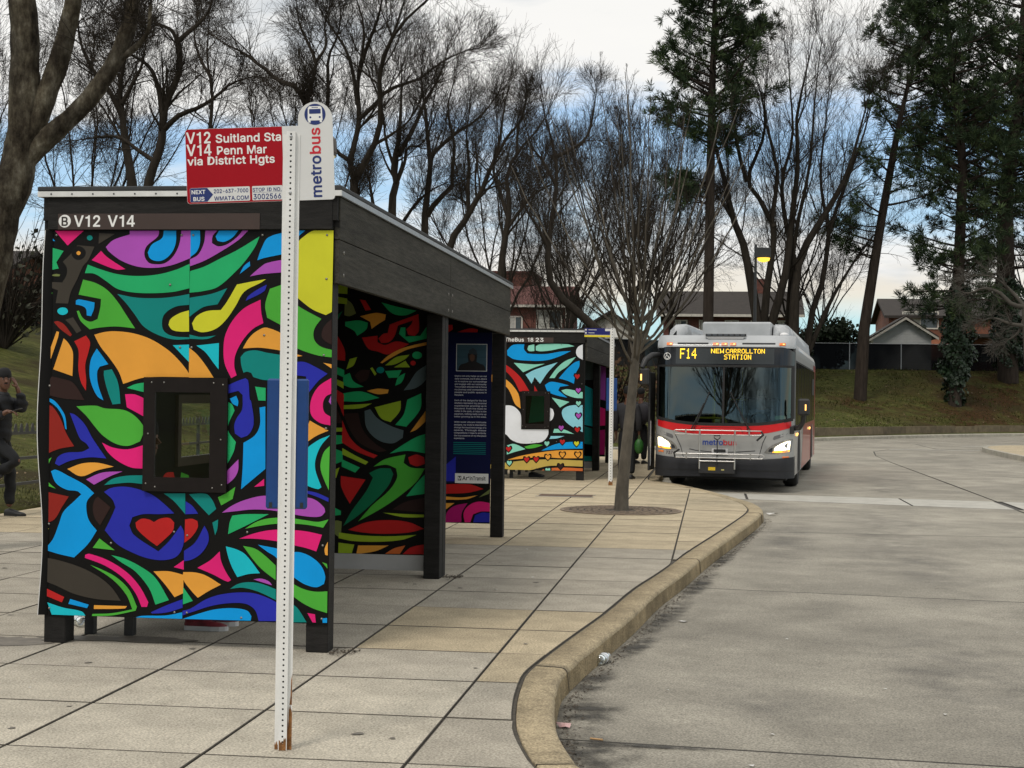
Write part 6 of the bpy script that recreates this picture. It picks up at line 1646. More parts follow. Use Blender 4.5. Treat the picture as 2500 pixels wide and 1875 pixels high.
def screen_fence(pts, step, label, phase=0.0):
    f = thing('screened_fence', label, 'fence', (0, 0, 0), 0, 'screened fences on the bank')
    P = []
    for (x0, y0), (x1, y1) in zip(pts[:-1], pts[1:]):
        L_ = math.hypot(x1-x0, y1-y0)
        n = max(1, int(round(L_/step)))
        P += [(x0+(x1-x0)*k/n, y0+(y1-y0)*k/n) for k in range(n)]
    P.append(pts[-1])
    sc = MB()
    for k, (x, y) in enumerate(P):
        z = th(x, y)
        MB().tube([(x, y, z-0.2), (x, y, z+1.66)], 0.032, 8).obj('post', GALV, f)
    for (x0, y0), (x1, y1) in zip(P[:-1], P[1:]):
        z0, z1 = th(x0, y0), th(x1, y1)
        MB().tube([(x0, y0, z0+1.62), (x1, y1, z1+1.62)], 0.02, 6).obj('top_rail', GALV, f)
        nx, ny = (y1-y0), -(x1-x0)
        d = math.hypot(nx, ny)
        nx, ny = nx/d*0.05, ny/d*0.05
        if ny > 0: nx, ny = -nx, -ny
        sc = MB().add([(x0-nx, y0-ny, z0-0.05), (x1-nx, y1-ny, z1-0.05), (x1-nx, y1-ny, z1+1.60), (x0-nx, y0-ny, z0+1.60)], [(0, 1, 2, 3)])
        sc.obj('screen', SCR, f)
    return f
screen_fence([(-34.2, 4), (-31.5, 40), (-28.5, 60), (-21, 80), (-8, 91.5), (2, 94.8)], 6.0, 'dark screened wire fence along the top of the left bank')
screen_fence([(2.0, 94.8), (46, 99.2)], 3.05, 'dark screened wire fence on the bank to the right of the bus')

# ---------------------------------------------------------------- lamps
LAMPGLASS = mat('lamp_glass', (0.7, 0.66, 0.5), 0.25, emit=(0.9, 0.85, 0.55), estr=0.25)
la = thing('street_lamp', 'brown drum lamp on a pole behind the red sign', 'street lamp', (-5.86, 22.0, 0))
MB().tube([(0, 0, 0), (0, 0, 5.1)], [0.06, 0.05], 10).obj('pole', BROWN_METAL, la)
MB().lathe([(0.0, 5.42), (0.20, 5.42), (0.245, 5.36), (0.25, 5.14), (0.245, 5.12)], 24).lathe([(0.246, 5.185), (0.256, 5.185), (0.256, 5.165), (0.246, 5.165)], 24).obj('lamp_head', BROWN_METAL, la)
MB().lathe([(0.235, 5.125), (0.19, 5.06), (0.07, 5.03), (0.0, 5.03)], 20).obj('lamp_glass', LAMPGLASS, la)
lb = thing('street_lamp', 'lit box lamp with amber glow on a dark pole behind the bus', 'street lamp', (1.83, 70.0, -0.15), R(0))
MB().tube([(0, 0, 0), (0, 0, 8.75)], [0.085, 0.06], 10).obj('pole', DKMETAL, lb)
MB().box(-0.05, 0.68, -0.16, 0.16, 8.16, 8.62, 0, 0.02).obj('lamp_head', DKMETAL, lb)
MB().lathe([(0.29, 8.155), (0.25, 8.03), (0.10, 7.97), (0.0, 7.96)], 16, at=(0.36, 0, 0)).obj('lamp_glass', mat('sodium_lamp_glass', (0.9, 0.6, 0.1), 0.3, emit=(1.0, 0.62, 0.06), estr=1.6), lb)

# ---------------------------------------------------------------- houses beyond the fence
def brick_mat(name, c1, c2, mortar, scale):
    m = bpy.data.materials.new(name)
    m.use_nodes = True
    N, L = m.node_tree.nodes, m.node_tree.links
    b = N['Principled BSDF']
    b.inputs['Roughness'].default_value = 0.9
    t = N.new('ShaderNodeTexCoord')
    sp_ = N.new('ShaderNodeSeparateXYZ')
    L.new(t.outputs['Object'], sp_.inputs[0])
    ad = N.new('ShaderNodeMath')
    L.new(sp_.outputs[0], ad.inputs[0])
    L.new(sp_.outputs[1], ad.inputs[1])
    cb = N.new('ShaderNodeCombineXYZ')
    L.new(ad.outputs[0], cb.inputs[0])
    L.new(sp_.outputs[2], cb.inputs[1])
    br = N.new('ShaderNodeTexBrick')
    br.inputs['Scale'].default_value = scale
    br.inputs['Color1'].default_value = (*c1, 1)
    br.inputs['Color2'].default_value = (*c2, 1)
    br.inputs['Mortar'].default_value = (*mortar, 1)
    br.inputs['Mortar Size'].default_value = 0.012
    L.new(cb.outputs[0], br.inputs['Vector'])
    n = N.new('ShaderNodeTexNoise')
    n.inputs['Scale'].default_value = 1.5
    n.inputs['Detail'].default_value = 5
    L.new(t.outputs['Object'], n.inputs['Vector'])
    mr = N.new('ShaderNodeMapRange')
    mr.inputs[1].default_value, mr.inputs[2].default_value, mr.inputs[3].default_value, mr.inputs[4].default_value = 0.3, 0.7, 0.75, 1.15
    L.new(n.outputs['Fac'], mr.inputs[0])
    mx = N.new('ShaderNodeMix')
    mx.data_type, mx.blend_type = 'RGBA', 'MULTIPLY'
    mx.inputs[0].default_value = 1
    L.new(br.outputs['Color'], mx.inputs[6])
    L.new(mr.outputs[0], mx.inputs[7])
    L.new(mx.outputs[2], b.inputs['Base Color'])
    return m
BR1 = brick_mat('red_brick', (0.15, 0.048, 0.032), (0.11, 0.035, 0.026), (0.14, 0.10, 0.085), 2.2)
BR2 = brick_mat('orange_brick', (0.20, 0.070, 0.035), (0.15, 0.052, 0.03), (0.17, 0.12, 0.095), 2.2)
ROOFR = mat('red_shingle_roof', (0.105, 0.036, 0.030), 0.9, 0.2, 3, 0.3, 20, stretch=(1, 1, 4))
ROOFD = mat('dark_shingle_roof', (0.032, 0.026, 0.022), 0.9, 0.25, 3, 0.3, 20)
TRIM = mat('cream_trim', (0.55, 0.52, 0.46), 0.6, 0.15, 6)
SIDING = mat('grey_siding', (0.46, 0.47, 0.47), 0.7, 0.1, 3)
WG = mat('house_window_glass', (0.05, 0.06, 0.065), 0.12, 0.3, 2, spec=0.8)
CURT = mat('curtain', (0.42, 0.42, 0.38), 0.8, 0.15, 3)
def window(parent, x0, x1, z0, z1, y, mull=1):
    w = MB()
    t = 0.10
    w.box(x0, x0+t, y-0.06, y+0.02, z0, z1).box(x1-t, x1, y-0.06, y+0.02, z0, z1).box(x0+t, x1-t, y-0.06, y+0.02, z0, z0+t).box(x0+t, x1-t, y-0.06, y+0.02, z1-t, z1)
    for k in range(mull):
        xm = x0+(x1-x0)*(k+1)/(mull+1)
        w.box(xm-0.04, xm+0.04, y-0.055, y+0.02, z0+t, z1-t)
    w = w.obj('window', TRIM, parent)
    for k in range(mull+1):
        a, b = x0+t+(x1-x0-2*t)*k/(mull+1), x0+t+(x1-x0-2*t)*(k+1)/(mull+1)
        MB().box(a+0.04, b-0.04, y-0.02, y-0.012, z0+t, z1-t).obj('pane', WG if (k % 2) else CURT if mull else WG, w)
    return w
def gable_house(name, label, x0, x1, y0, y1, zb, ze, zr, wallm, roofm, axis='X', over=0.4, cat='house'):
    h = thing(name, label, cat, (0, 0, 0))
    MB().box(x0, x1, y0, y1, zb-1.0, ze).obj('wall', wallm, h)
    rf = MB()
    if axis == 'X':
        ym = (y0+y1)/2
        rf.prism([(y0-over, ze-0.06), (ym, zr), (y1+over, ze-0.06), (y1+over, ze-0.26), (ym, zr-0.22), (y0-over, ze-0.26)], 'X', x0-over, x1+over)
        MB().prism([(y0, ze+0.001), (y1, ze+0.001), (ym, zr-0.25)], 'X', x0+0.02, x1-0.02).obj('gable', wallm, h)
    else:
        xm = (x0+x1)/2
        rf.prism([(x0-over, ze-0.06), (xm, zr), (x1+over, ze-0.06), (x1+over, ze-0.26), (xm, zr-0.22), (x0-over, ze-0.26)], 'Y', y0-over, y1+over)
        MB().prism([(x0, ze+0.001), (x1, ze+0.001), (xm, zr-0.25)], 'Y', y0+0.02, y1-0.02).obj('gable', wallm, h)
    rf = rf.obj('roof', roofm, h)
    return h, rf
# brick house behind the far shelter
h1, r1 = gable_house('brick_house', 'red brick house with red roof and white window above the far shelter', -17.5, -10.7, 110, 119, 3.6, 8.3, 9.9, BR1, ROOFR)
window(h1, -12.9, -11.0, 6.45, 7.85, 110, 1)
window(h1, -15.0, -13.9, 6.2, 7.4, 110, 1)
MB().box(-18.0, -10.2, 109.45, 109.60, 8.02, 8.2).obj('gutter', TRIM, h1)
MB().box(-10.75, -10.6, 109.75, 109.9, 3.2, 8.0).obj('downpipe', TRIM, h1)
MB().box(-17.6, -12.9, 107.2, 109.9, 6.15, 6.3).obj('porch_roof', ROOFR, h1)
MB().box(-17.4, -13.1, 107.5, 109.9, 5.95, 6.14).obj('porch_fascia', TRIM, h1)
MB().box(-13.25, -13.10, 107.6, 107.75, 3.0, 5.94).obj('porch_post', TRIM, h1)
h1b = thing('brick_house', 'taller flat topped red brick block at the left of the brick house', 'house', (0, 0, 0))
MB().box(-20.5, -14.6, 121, 128, 2.6, 11.4).obj('wall', BR1, h1b)
MB().box(-20.6, -14.5, 120.9, 128.1, 11.4, 11.6).obj('roof', ROOFR, h1b)
MB().box(-16.6, -15.0, 120.85, 120.97, 9.0, 9.2).obj('sill', TRIM, h1b)
window(h1b, -17.2, -15.6, 7.6, 8.9, 121, 1)
h1c, _ = gable_house('small_house', 'pale walled small house with brown roof behind the blue sign', -10.0, -5.4, 113, 120, 3.6, 6.4, 8.0, mat('pale_render', (0.46, 0.44, 0.40), 0.8, 0.15, 2), ROOFD, 'Y')
window(h1c, -8.8, -7.8, 4.7, 5.9, 113, 0)
# long dark roofed house behind the bus
h2, r2_ = gable_house('long_house', 'long low brick house with dark roof behind the bus', -4.0, 6.4, 120, 130, 3.6, 8.2, 10.3, BR1, ROOFD, over=0.55)
for k in range(5):
    window(h2, -3.2+2.0*k, -2.1+2.0*k, 6.2, 7.7, 120, 1)
MB().box(-4.5, 6.9, 119.25, 119.42, 7.93, 8.13).obj('gutter', TRIM, h2)
MB().box(3.2, 4.0, 124.5, 125.5, 9.6, 11.3).obj('chimney', BR1, r2_)
# grey sided shed
h3 = thing('garden_shed', 'small grey shed with horizontal siding above the fence at right', 'shed', (0, 0, 0))
MB().box(10.55, 14.35, 104.02, 109, 2.6, 5.9).obj('wall', SIDING, h3)
MB().prism([(10.55, 5.901), (14.35, 5.901), (12.62, 6.95)], 'Y', 104.02, 109).obj('gable', SIDING, h3)
for k in range(20):
    z = 3.3+0.17*k
    xa, xb = 10.53, 14.37
    if z > 5.9:
        f_ = (z-5.9)/1.05
        xa, xb = 10.55+2.07*f_, 14.35-1.73*f_
    if xb-xa > 0.3:
        MB().prism([(103.985, z), (104.018, z), (104.018, z+0.165), (104.005, z+0.165)], 'X', xa, xb).obj('siding_board', SIDING, h3)
rf3 = MB()
for (xa, za), (xb, zb_) in (((10.15, 5.55), (12.65, 7.12)), ((12.65, 7.12), (14.8, 5.75))):
    rf3.prism([(xa, za), (xb, zb_), (xb, zb_+0.14), (xa, za+0.14)], 'Y', 103.6, 109.4)
rf3 = rf3.obj('roof', ROOFD, h3)
vb = MB()
for (xa, za), (xb, zb_) in (((10.15, 5.48), (12.65, 7.05)), ((12.65, 7.05), (14.8, 5.68))):
    vb.prism([(xa, za-0.06), (xb, zb_-0.06), (xb, zb_+0.10), (xa, za+0.10)], 'Y', 103.55, 103.598)
vb.obj('bargeboard', TRIM, h3)
MB().box(10.44, 10.60, 103.8, 103.98, 3.0, 5.6).obj('downpipe', TRIM, h3)
# brick house at the right
h4, _ = gable_house('brick_house', 'brick house with dark roof and pale windows behind the ivy covered pines', 13.6, 30.0, 122, 132, 3.6, 8.3, 9.9, BR2, ROOFD)
window(h4, 14.6, 17.4, 7.2, 8.6, 122, 1)
window(h4, 20.6, 22.6, 4.7, 5.9, 122, 1)
window(h4, 24.5, 26.5, 4.7, 5.9, 122, 1)
window(h4, 24.5, 26.5, 7.2, 8.6, 122, 1)
MB().box(18.2, 29.9, 119.4, 121.9, 6.5, 6.75).obj('porch_roof', ROOFD, h4)
MB().prism([(119.0, 4.9), (121.9, 6.4), (121.9, 6.2), (119.0, 4.7)], 'X', 15.2, 18.0).obj('lean_to_roof', mat('orange_tile_roof', (0.21, 0.075, 0.035), 0.85, 0.2, 4), h4)
# brown roofed house high on the left bank
h5, _ = gable_house('brick_house', 'dark roofed low brick house beyond the fence on the left bank', -46, -33.5, 66, 76, 4.2, 6.6, 8.4, BR2, ROOFD)
window(h5, -36.6, -35.2, 5.0, 6.2, 66, 1)
# ---------------------------------------------------------------- the city bus
bus = thing('city_bus', 'silver and red city bus with lit F14 destination sign and headlights, at the kerb', 'bus', (0.18, 28.52, -0.15), R(-5.5))
SILVER = mat('bus_silver_paint', lin((164, 164, 162)), 0.38, 0.05, 3, metal=0.15, coat=0.3)
BREDS = mat('bus_side_red_glare', lin((158, 44, 44)), 0.35, 0.06, 3, coat=0.4)  # glare along the side put into the colour as a duller red
BRED = mat('bus_red_paint', lin((206, 22, 30)), 0.35, 0.05, 3, coat=0.3)
BROOF = mat('bus_silver_roof', (0.40, 0.415, 0.425), 0.4, 0.12, 3, coat=0.2)
BUMP = mat('bus_grey_bumper', (0.024, 0.025, 0.029), 0.6, 0.15, 4, 0.1, 80, spec=0.25)
BGLASS = mat('bus_tinted_side_glass', (0.012, 0.013, 0.013), 0.10, 0.1, 2, spec=0.45)
RUBBER = mat('black_rubber', (0.012, 0.012, 0.012), 0.75, 0.2, 20)
CHROME = mat('rack_steel', (0.55, 0.54, 0.52), 0.3, 0.1, 10, metal=0.85)
AMBER = mat('amber_lens', (0.75, 0.16, 0.02), 0.3, 0.1, 20, emit=(1.0, 0.25, 0.03), estr=0.15)
AMBERLIT = mat('lit_amber_lamp', (0.9, 0.4, 0.08), 0.3, emit=(1.0, 0.55, 0.16), estr=1.8)
LAMPLIT = mat('lit_headlamp', (0.9, 0.9, 0.85), 0.2, emit=(1.0, 0.88, 0.60), estr=5.0)
SIGNALLIT = mat('lit_turn_signal', (0.9, 0.4, 0.05), 0.2, emit=(1.0, 0.40, 0.03), estr=2.0)
LED = mat('amber_led', (0.9, 0.6, 0.05), 0.4, emit=(1.0, 0.60, 0.02), estr=1.5)
SIGNGL = mat('sign_box_glass', (0.035, 0.040, 0.042), 0.14, 0.1, 2, spec=0.5)
BANDGL = mat('black_glass_band', (0.008, 0.009, 0.011), 0.12, spec=0.5)
HW = 1.295
def FY(x, z):
    a = min(abs(x)/HW, 1.0)
    y = 0.03*a*a+0.30*max(0.0, (a-0.80)/0.20)**2.2
    if z > 1.3: y += (z-1.3)*0.075
    if z > 2.68: y += ((z-2.68)/0.30)**2*0.30
    if z < 0.6: y += (0.6-z)*0.05-0.02
    return y
def xcols(x0, x1):
    base = [-HW, -1.28, -1.255, -1.22, -1.18, -1.13, -1.07, -1.0, -0.85, -0.65, -0.4, -0.2, 0, 0.2, 0.4, 0.65, 0.85, 1.0, 1.07, 1.13, 1.18, 1.22, 1.255, 1.28, HW]
    return [x0]+[b for b in base if x0+0.008 < b < x1-0.008]+[x1]
def patch(x0, x1, zb, zt, off, nz=8, mi=0, mb=None, back=None):
    """a piece of the curved front between zb(x) and zt(x)"""
    mb = mb or MB()
    zb_ = zb if callable(zb) else (lambda x: zb)
    zt_ = zt if callable(zt) else (lambda x: zt)
    xs = xcols(x0, x1)
    vs, fs = [], []
    cols = []
    for x in xs:
        cols.append([(x, FY(x, zb_(x)+(zt_(x)-zb_(x))*k/nz)-off, zb_(x)+(zt_(x)-zb_(x))*k/nz) for k in range(nz+1)])
    if back is not None:
        cols = [[(c[0], back, c[2]) for c in cols[0]]]+cols+[[(c[0], back, c[2]) for c in cols[-1]]]
    for c in cols:
        vs += c
    n = nz+1
    for i in range(len(cols)-1):
        for k in range(nz):
            fs.append((i*n+k, (i+1)*n+k, (i+1)*n+k+1, i*n+k+1))
    return mb.add(vs, fs, mi, True)
def outline_patch(pts, off, mi=0, mb=None, sub=3, corner=40, th=0.006):
    """outline in x,z laid on the curved front, with an edge"""
    mb = mb or MB()
    p = spline(pts, True, sub, corner)
    a = sum(p[i][0]*p[(i+1) % len(p)][1]-p[(i+1) % len(p)][0]*p[i][1] for i in range(len(p)))
    if a < 0: p = p[::-1]
    n = len(p)
    vs = [(x, FY(x, z)-off, z) for x, z in p]+[(x, FY(x, z)-off+th, z) for x, z in p]
    cx, cz = sum(x for x, z in p)/n, sum(z for x, z in p)/n
    vs.append((cx, FY(cx, cz)-off, cz))
    fs = [(i, (i+1) % n, 2*n) for i in range(n)]+[(i, n+i, n+(i+1) % n, (i+1) % n) for i in range(n)]
    return mb.add(vs, fs, mi)
def onF(x, z, off):
    return (x, FY(x, z)-off, z)
# shell: side walls, skirt, roof shoulders
ZS, ZR = 0.30, 2.86
L_BUS = 12.2
wz_t = 2.46
zb_ws = lambda x: 1.265+0.12*(abs(x)/1.26)**3.0
body = MB()
sec = [(HW, 0.30), (HW, 2.60), (1.285, 2.70), (1.25, 2.79), (1.19, 2.85), (1.10, 2.885), (0.9, 2.90), (0, 2.91), (-0.9, 2.90), (-1.10, 2.885), (-1.19, 2.85), (-1.25, 2.79), (-1.285, 2.70), (-HW, 2.60), (-HW, 0.30)]
vs = [(x, 0.62, z) for x, z in sec]+[(x, L_BUS, z) for x, z in sec]
n = len(sec)
body.add(vs, [(i, n+i, n+i+1, i+1) for i in range(n-1)]+[tuple(range(n, 2*n))], 0, False)
for q in range(2, 12):
    body.sm[q] = True
# cut the wheel arches by painting them as deep black recesses proud of nothing: separate part below
body.obj('body', [SILVER], bus)
fl = MB()
fl.box(-1.27, 1.27, 0.35, L_BUS-0.05, 0.33, 0.40)
fl.obj('floor', mat('bus_floor', (0.05, 0.05, 0.05), 0.8, 0.2, 5), bus)
MB().box(-1.15, 1.15, 0.35, 2.0, 0.22, 0.32).box(-0.5, 0.5, 2.0, 11.5, 0.24, 0.32).obj('underbody', RUBBER, bus)
# front mask pieces
patch(-HW, HW, 0.62, lambda x: zb_ws(x)-0.02, 0.0, 8, back=0.618).obj('front_panel', SILVER, bus)
patch(-HW, HW, lambda x: 0.27+0.02*(1-abs(x)/HW), lambda x: 0.60+0.07*(abs(x)/HW)**2, 0.03, 6, back=0.75).obj('bumper', BUMP, bus)
patch(-HW, HW, lambda x: 0.40, lambda x: 0.415, 0.034, 1, back=None).obj('bumper_line', RUBBER, bus)
# pillars beside the windscreen
for s in (-1, 1):
    x0, x1 = sorted((s*1.255, s*HW))
    patch(x0, x1, 1.20, 2.70, 0.0, 8, back=0.618).obj('pillar', BANDGL if s < 0 else BLACK, bus)
patch(-HW, HW, 2.685, 2.93, 0.0, 8, back=0.618).obj('roof_cap', BROOF, bus)
rc = MB()
cap = [onF(x, 2.93, 0) for x in xcols(-HW, HW)]
rc.add([(x*0.965, y, z) for x, y, z in cap]+[(x*0.965, 0.95, 2.93) for x, y, z in cap], [(i, i+1, len(cap)+i+1, len(cap)+i) for i in range(len(cap)-1)])
rc.obj('roof_cap', BROOF, bus)
# windscreen: two panes with a centre bar and a black surround
WS = glass('windscreen_glass', (0.46, 0.58, 0.52), 0.93, 0.02, (0.80, 0.90, 0.82))
ws_t = lambda x: 2.335
patch(-1.262, -0.018, zb_ws, ws_t, 0.004, 10).obj('windscreen', WS, bus)
patch(0.018, 1.262, zb_ws, ws_t, 0.004, 10).obj('windscreen', WS, bus)
patch(-0.020, 0.020, lambda x: 1.262, lambda x: 2.34, 0.010, 6).obj('windscreen_bar', RUBBER, bus)
fr = patch(-1.275, 1.275, lambda x: zb_ws(x)-0.035, lambda x: zb_ws(x)+0.018, 0.010, 2)
patch(-1.275, 1.275, 2.325, 2.365, 0.012, 2, mb=fr)
for s in (-1, 1):
    x0, x1 = sorted((s*1.235, s*1.285))
    patch(x0, x1, lambda x: zb_ws(x), 2.33, 0.008, 8, mb=fr)
fr.obj('windscreen_seal', RUBBER, bus)
for s in (-1, 1):   # rounded lower corners of the glass
    outline_patch([(s*1.278, 1.36), (s*1.235, 1.36), (s*1.20, 1.345), (s*1.12, 1.335), (s*1.12, 1.305), (s*1.278, 1.34)], 0.012, corner=70).obj('windscreen_corner', RUBBER, bus)
# destination sign band
band_t = lambda x: 2.705-0.10*max(0, (abs(x)-1.05)/0.245)**2
patch(-1.285, 1.285, 2.365, band_t, 0.006, 4).obj('sign_band', BANDGL, bus)
patch(-0.905, 0.925, 2.385, 2.675, 0.009, 2).obj('destination_sign', SIGNGL, bus)
GLY = {'F': ['11111','10000','10000','11110','10000','10000','10000'], '1': ['00100','01100','00100','00100','00100','00100','01110'], '4': ['00010','00110','01010','10010','11111','00010','00010'],
       'N': ['10001','11001','11001','10101','10011','10011','10001'], 'E': ['11111','10000','10000','11110','10000','10000','11111'], 'W': ['10001','10001','10001','10101','10101','11011','10001'],
       'C': ['01110','10001','10000','10000','10000','10001','01110'], 'A': ['01110','10001','10001','11111','10001','10001','10001'], 'R': ['11110','10001','10001','11110','10100','10010','10001'],
       'O': ['01110','10001','10001','10001','10001','10001','01110'], 'L': ['10000','10000','10000','10000','10000','10000','11111'], 'T': ['11111','00100','00100','00100','00100','00100','00100'],
       'S': ['01111','10000','10000','01110','00001','00001','11110'], 'I': ['01110','00100','00100','00100','00100','00100','01110']}
def led(txt, x0, x1, z0, z1):
    mb = MB()
    nc = len(txt)*6-1
    dx, dz = (x1-x0)/nc, (z1-z0)/7
    c0 = 0
    for ch in txt:
        if ch in GLY:
            for r_, row in enumerate(GLY[ch]):
                for c_, b in enumerate(row):
                    if b == '1':
                        xa, za = x0+(c0+c_)*dx, z1-(r_+1)*dz
                        y = FY(xa, za)-0.0115
                        mb.add([(xa+0.04*dx, y, za+0.04*dz), (xa+0.96*dx, y, za+0.04*dz), (xa+0.96*dx, FY(xa, za+dz)-0.0115, za+0.96*dz), (xa+0.04*dx, FY(xa, za+dz)-0.0115, za+0.96*dz)], [(0, 1, 2, 3)])
        c0 += 6
    return mb.obj('led_lettering', LED, bus)
led('F14', -0.825, -0.515, 2.480, 2.672)
led('NEW', -0.245, -0.005, 2.585, 2.668)
led('CARROLLTON', 0.03, 0.750, 2.585, 2.668)
led('STATION', 0.00, 0.500, 2.470, 2.562)
# accessibility symbol
def ring(mb, cx, cz, r0, r1, off, a0=0, a1=360, n=24):
    ps = []
    for k in range(n+1):
        a = R(a0+(a1-a0)*k/n)
        ps.append((cx+r0*math.cos(a), cz+r0*math.sin(a), cx+r1*math.cos(a), cz+r1*math.sin(a)))
    for p, q in zip(ps[:-1], ps[1:]):
        mb.add([onF(p[0], p[1], off), onF(p[2], p[3], off), onF(q[2], q[3], off), onF(q[0], q[1], off)], [(0, 1, 2, 3)])
def strip(mb, pts, w, off, mi=0):
    for (x0, z0), (x1, z1) in zip(pts[:-1], pts[1:]):
        d = math.hypot(x1-x0, z1-z0)
        nx, nz = -(z1-z0)/d*w/2, (x1-x0)/d*w/2
        mb.add([onF(x0-nx, z0-nz, off), onF(x1-nx, z1-nz, off), onF(x1+nx, z1+nz, off), onF(x0+nx, z0+nz, off)], [(0, 1, 2, 3)], mi)
wc = MB()
ring(wc, -1.07, 2.525, 0.058, 0.068, 0.009)
ring(wc, -1.072, 2.508, 0.026, 0.035, 0.009, 100, 370)
strip(wc, [(-1.078, 2.560), (-1.073, 2.525), (-1.045, 2.525), (-1.03, 2.492)], 0.011, 0.009)
ring(wc, -1.079, 2.572, 0.0, 0.010, 0.009, n=10)
wc.obj('access_symbol', LETTER, bus)
# roof cap fittings
for x in (-1.03, -0.16, 0.0, 0.16, 1.07):
    m_ = outline_patch([(x-0.055, 2.735), (x+0.055, 2.735), (x+0.055, 2.785), (x-0.055, 2.785)], 0.02, corner=10, sub=1, th=0.03).obj('marker_lamp', AMBER, bus)
    outline_patch([(x+0.005, 2.750), (x+0.040, 2.750), (x+0.040, 2.770), (x+0.005, 2.770)], 0.022, corner=10, sub=1, th=0.001).obj('bulb', AMBERLIT, m_)
for x0, x1 in ((-0.88, -0.30), (0.33, 0.94)):
    outline_patch([(x0, 2.755), (x1, 2.755), (x1, 2.785), (x0, 2.785)], 0.004, corner=10, sub=6).obj('vent_slot', BUMP, bus)
lbm = MB()
yb = FY(0, 2.93)-0.06
lbm.box(-0.37, 0.39, yb, yb+0.05, 2.915, 2.955)
lbm = lbm.obj('light_bar', BLACK, bus)
for k in range(7):
    x = -0.34+0.105*k
    MB().box(x, x+0.075, yb-0.006, yb-0.001, 2.922, 2.948).obj('lens', mat('dark_lens', (0.10, 0.11, 0.12), 0.2), lbm)
MB().prism([(-0.37, 2.90), (-0.31, 2.855), (0.33, 2.855), (0.39, 2.90)], 'Y', FY(0, 2.87)-0.035, FY(0, 2.87)+0.02).obj('light_bar_bracket', BROOF, bus)
# roof equipment
MB().box(-0.50, 0.82, 0.95, 4.6, 2.9, 3.215, 0, 0.03).obj('roof_unit', BROOF, bus)
for s in (-1, 1):
    sh = MB()
    # long side fairing with a domed nose
    x0, x1 = (0.84, 1.16)
    rows = []
    for y, w0, w1, h in ((0.62, 0.98, 1.06, 2.915), (0.72, 0.90, 1.10, 3.04), (0.95, 0.84, 1.14, 3.14), (1.35, 0.80, 1.16, 3.19), (2.2, 0.80, 1.18, 3.20), (L_BUS-1.2, 0.80, 1.18, 3.20)):
        rows.append([(s*w0, y, 2.88), (s*(w0+0.02), y, h-0.06), (s*(w0+0.07), y, h), (s*(w1-0.10), y, h-0.01), (s*(w1-0.02), y, h-0.09), (s*(w1+0.02), y, 2.82)])
    vs, fs = [], []
    for r_ in rows: vs += r_
    for i in range(len(rows)-1):
        for k in range(5):
            q = (i*6+k, i*6+k+1, (i+1)*6+k+1, (i+1)*6+k)
            fs.append(q if s < 0 else q[::-1])
    fs.append(tuple(range(6)))
    sh.add(vs, fs, 0, True)
    sh.obj('roof_fairing', BROOF, bus)
MB().ball((1.07, 0.66, 2.955), 0.085, sc=(1, 1, 0.55)).obj('antenna_dome', mat('white_plastic', (0.7, 0.7, 0.7), 0.35), bus)
MB().box(-1.0, 1.0, L_BUS-4.5, L_BUS-0.3, 2.9, 3.18, 0, 0.04).obj('roof_unit', BROOF, bus)
# red sweep under the windscreen
patch(-1.245, 1.245, lambda x: 1.055+0.16*(abs(x)/1.245)**2.6, lambda x: zb_ws(x)-0.038, 0.004, 3).obj('red_band', BRED, bus)
hm = MB()
strip(hm, [(-0.43, 1.10), (-0.40, 1.195), (0.33, 1.195), (0.37, 1.10)], 0.008, 0.007)
hm.obj('hatch_line', BUMP, bus)
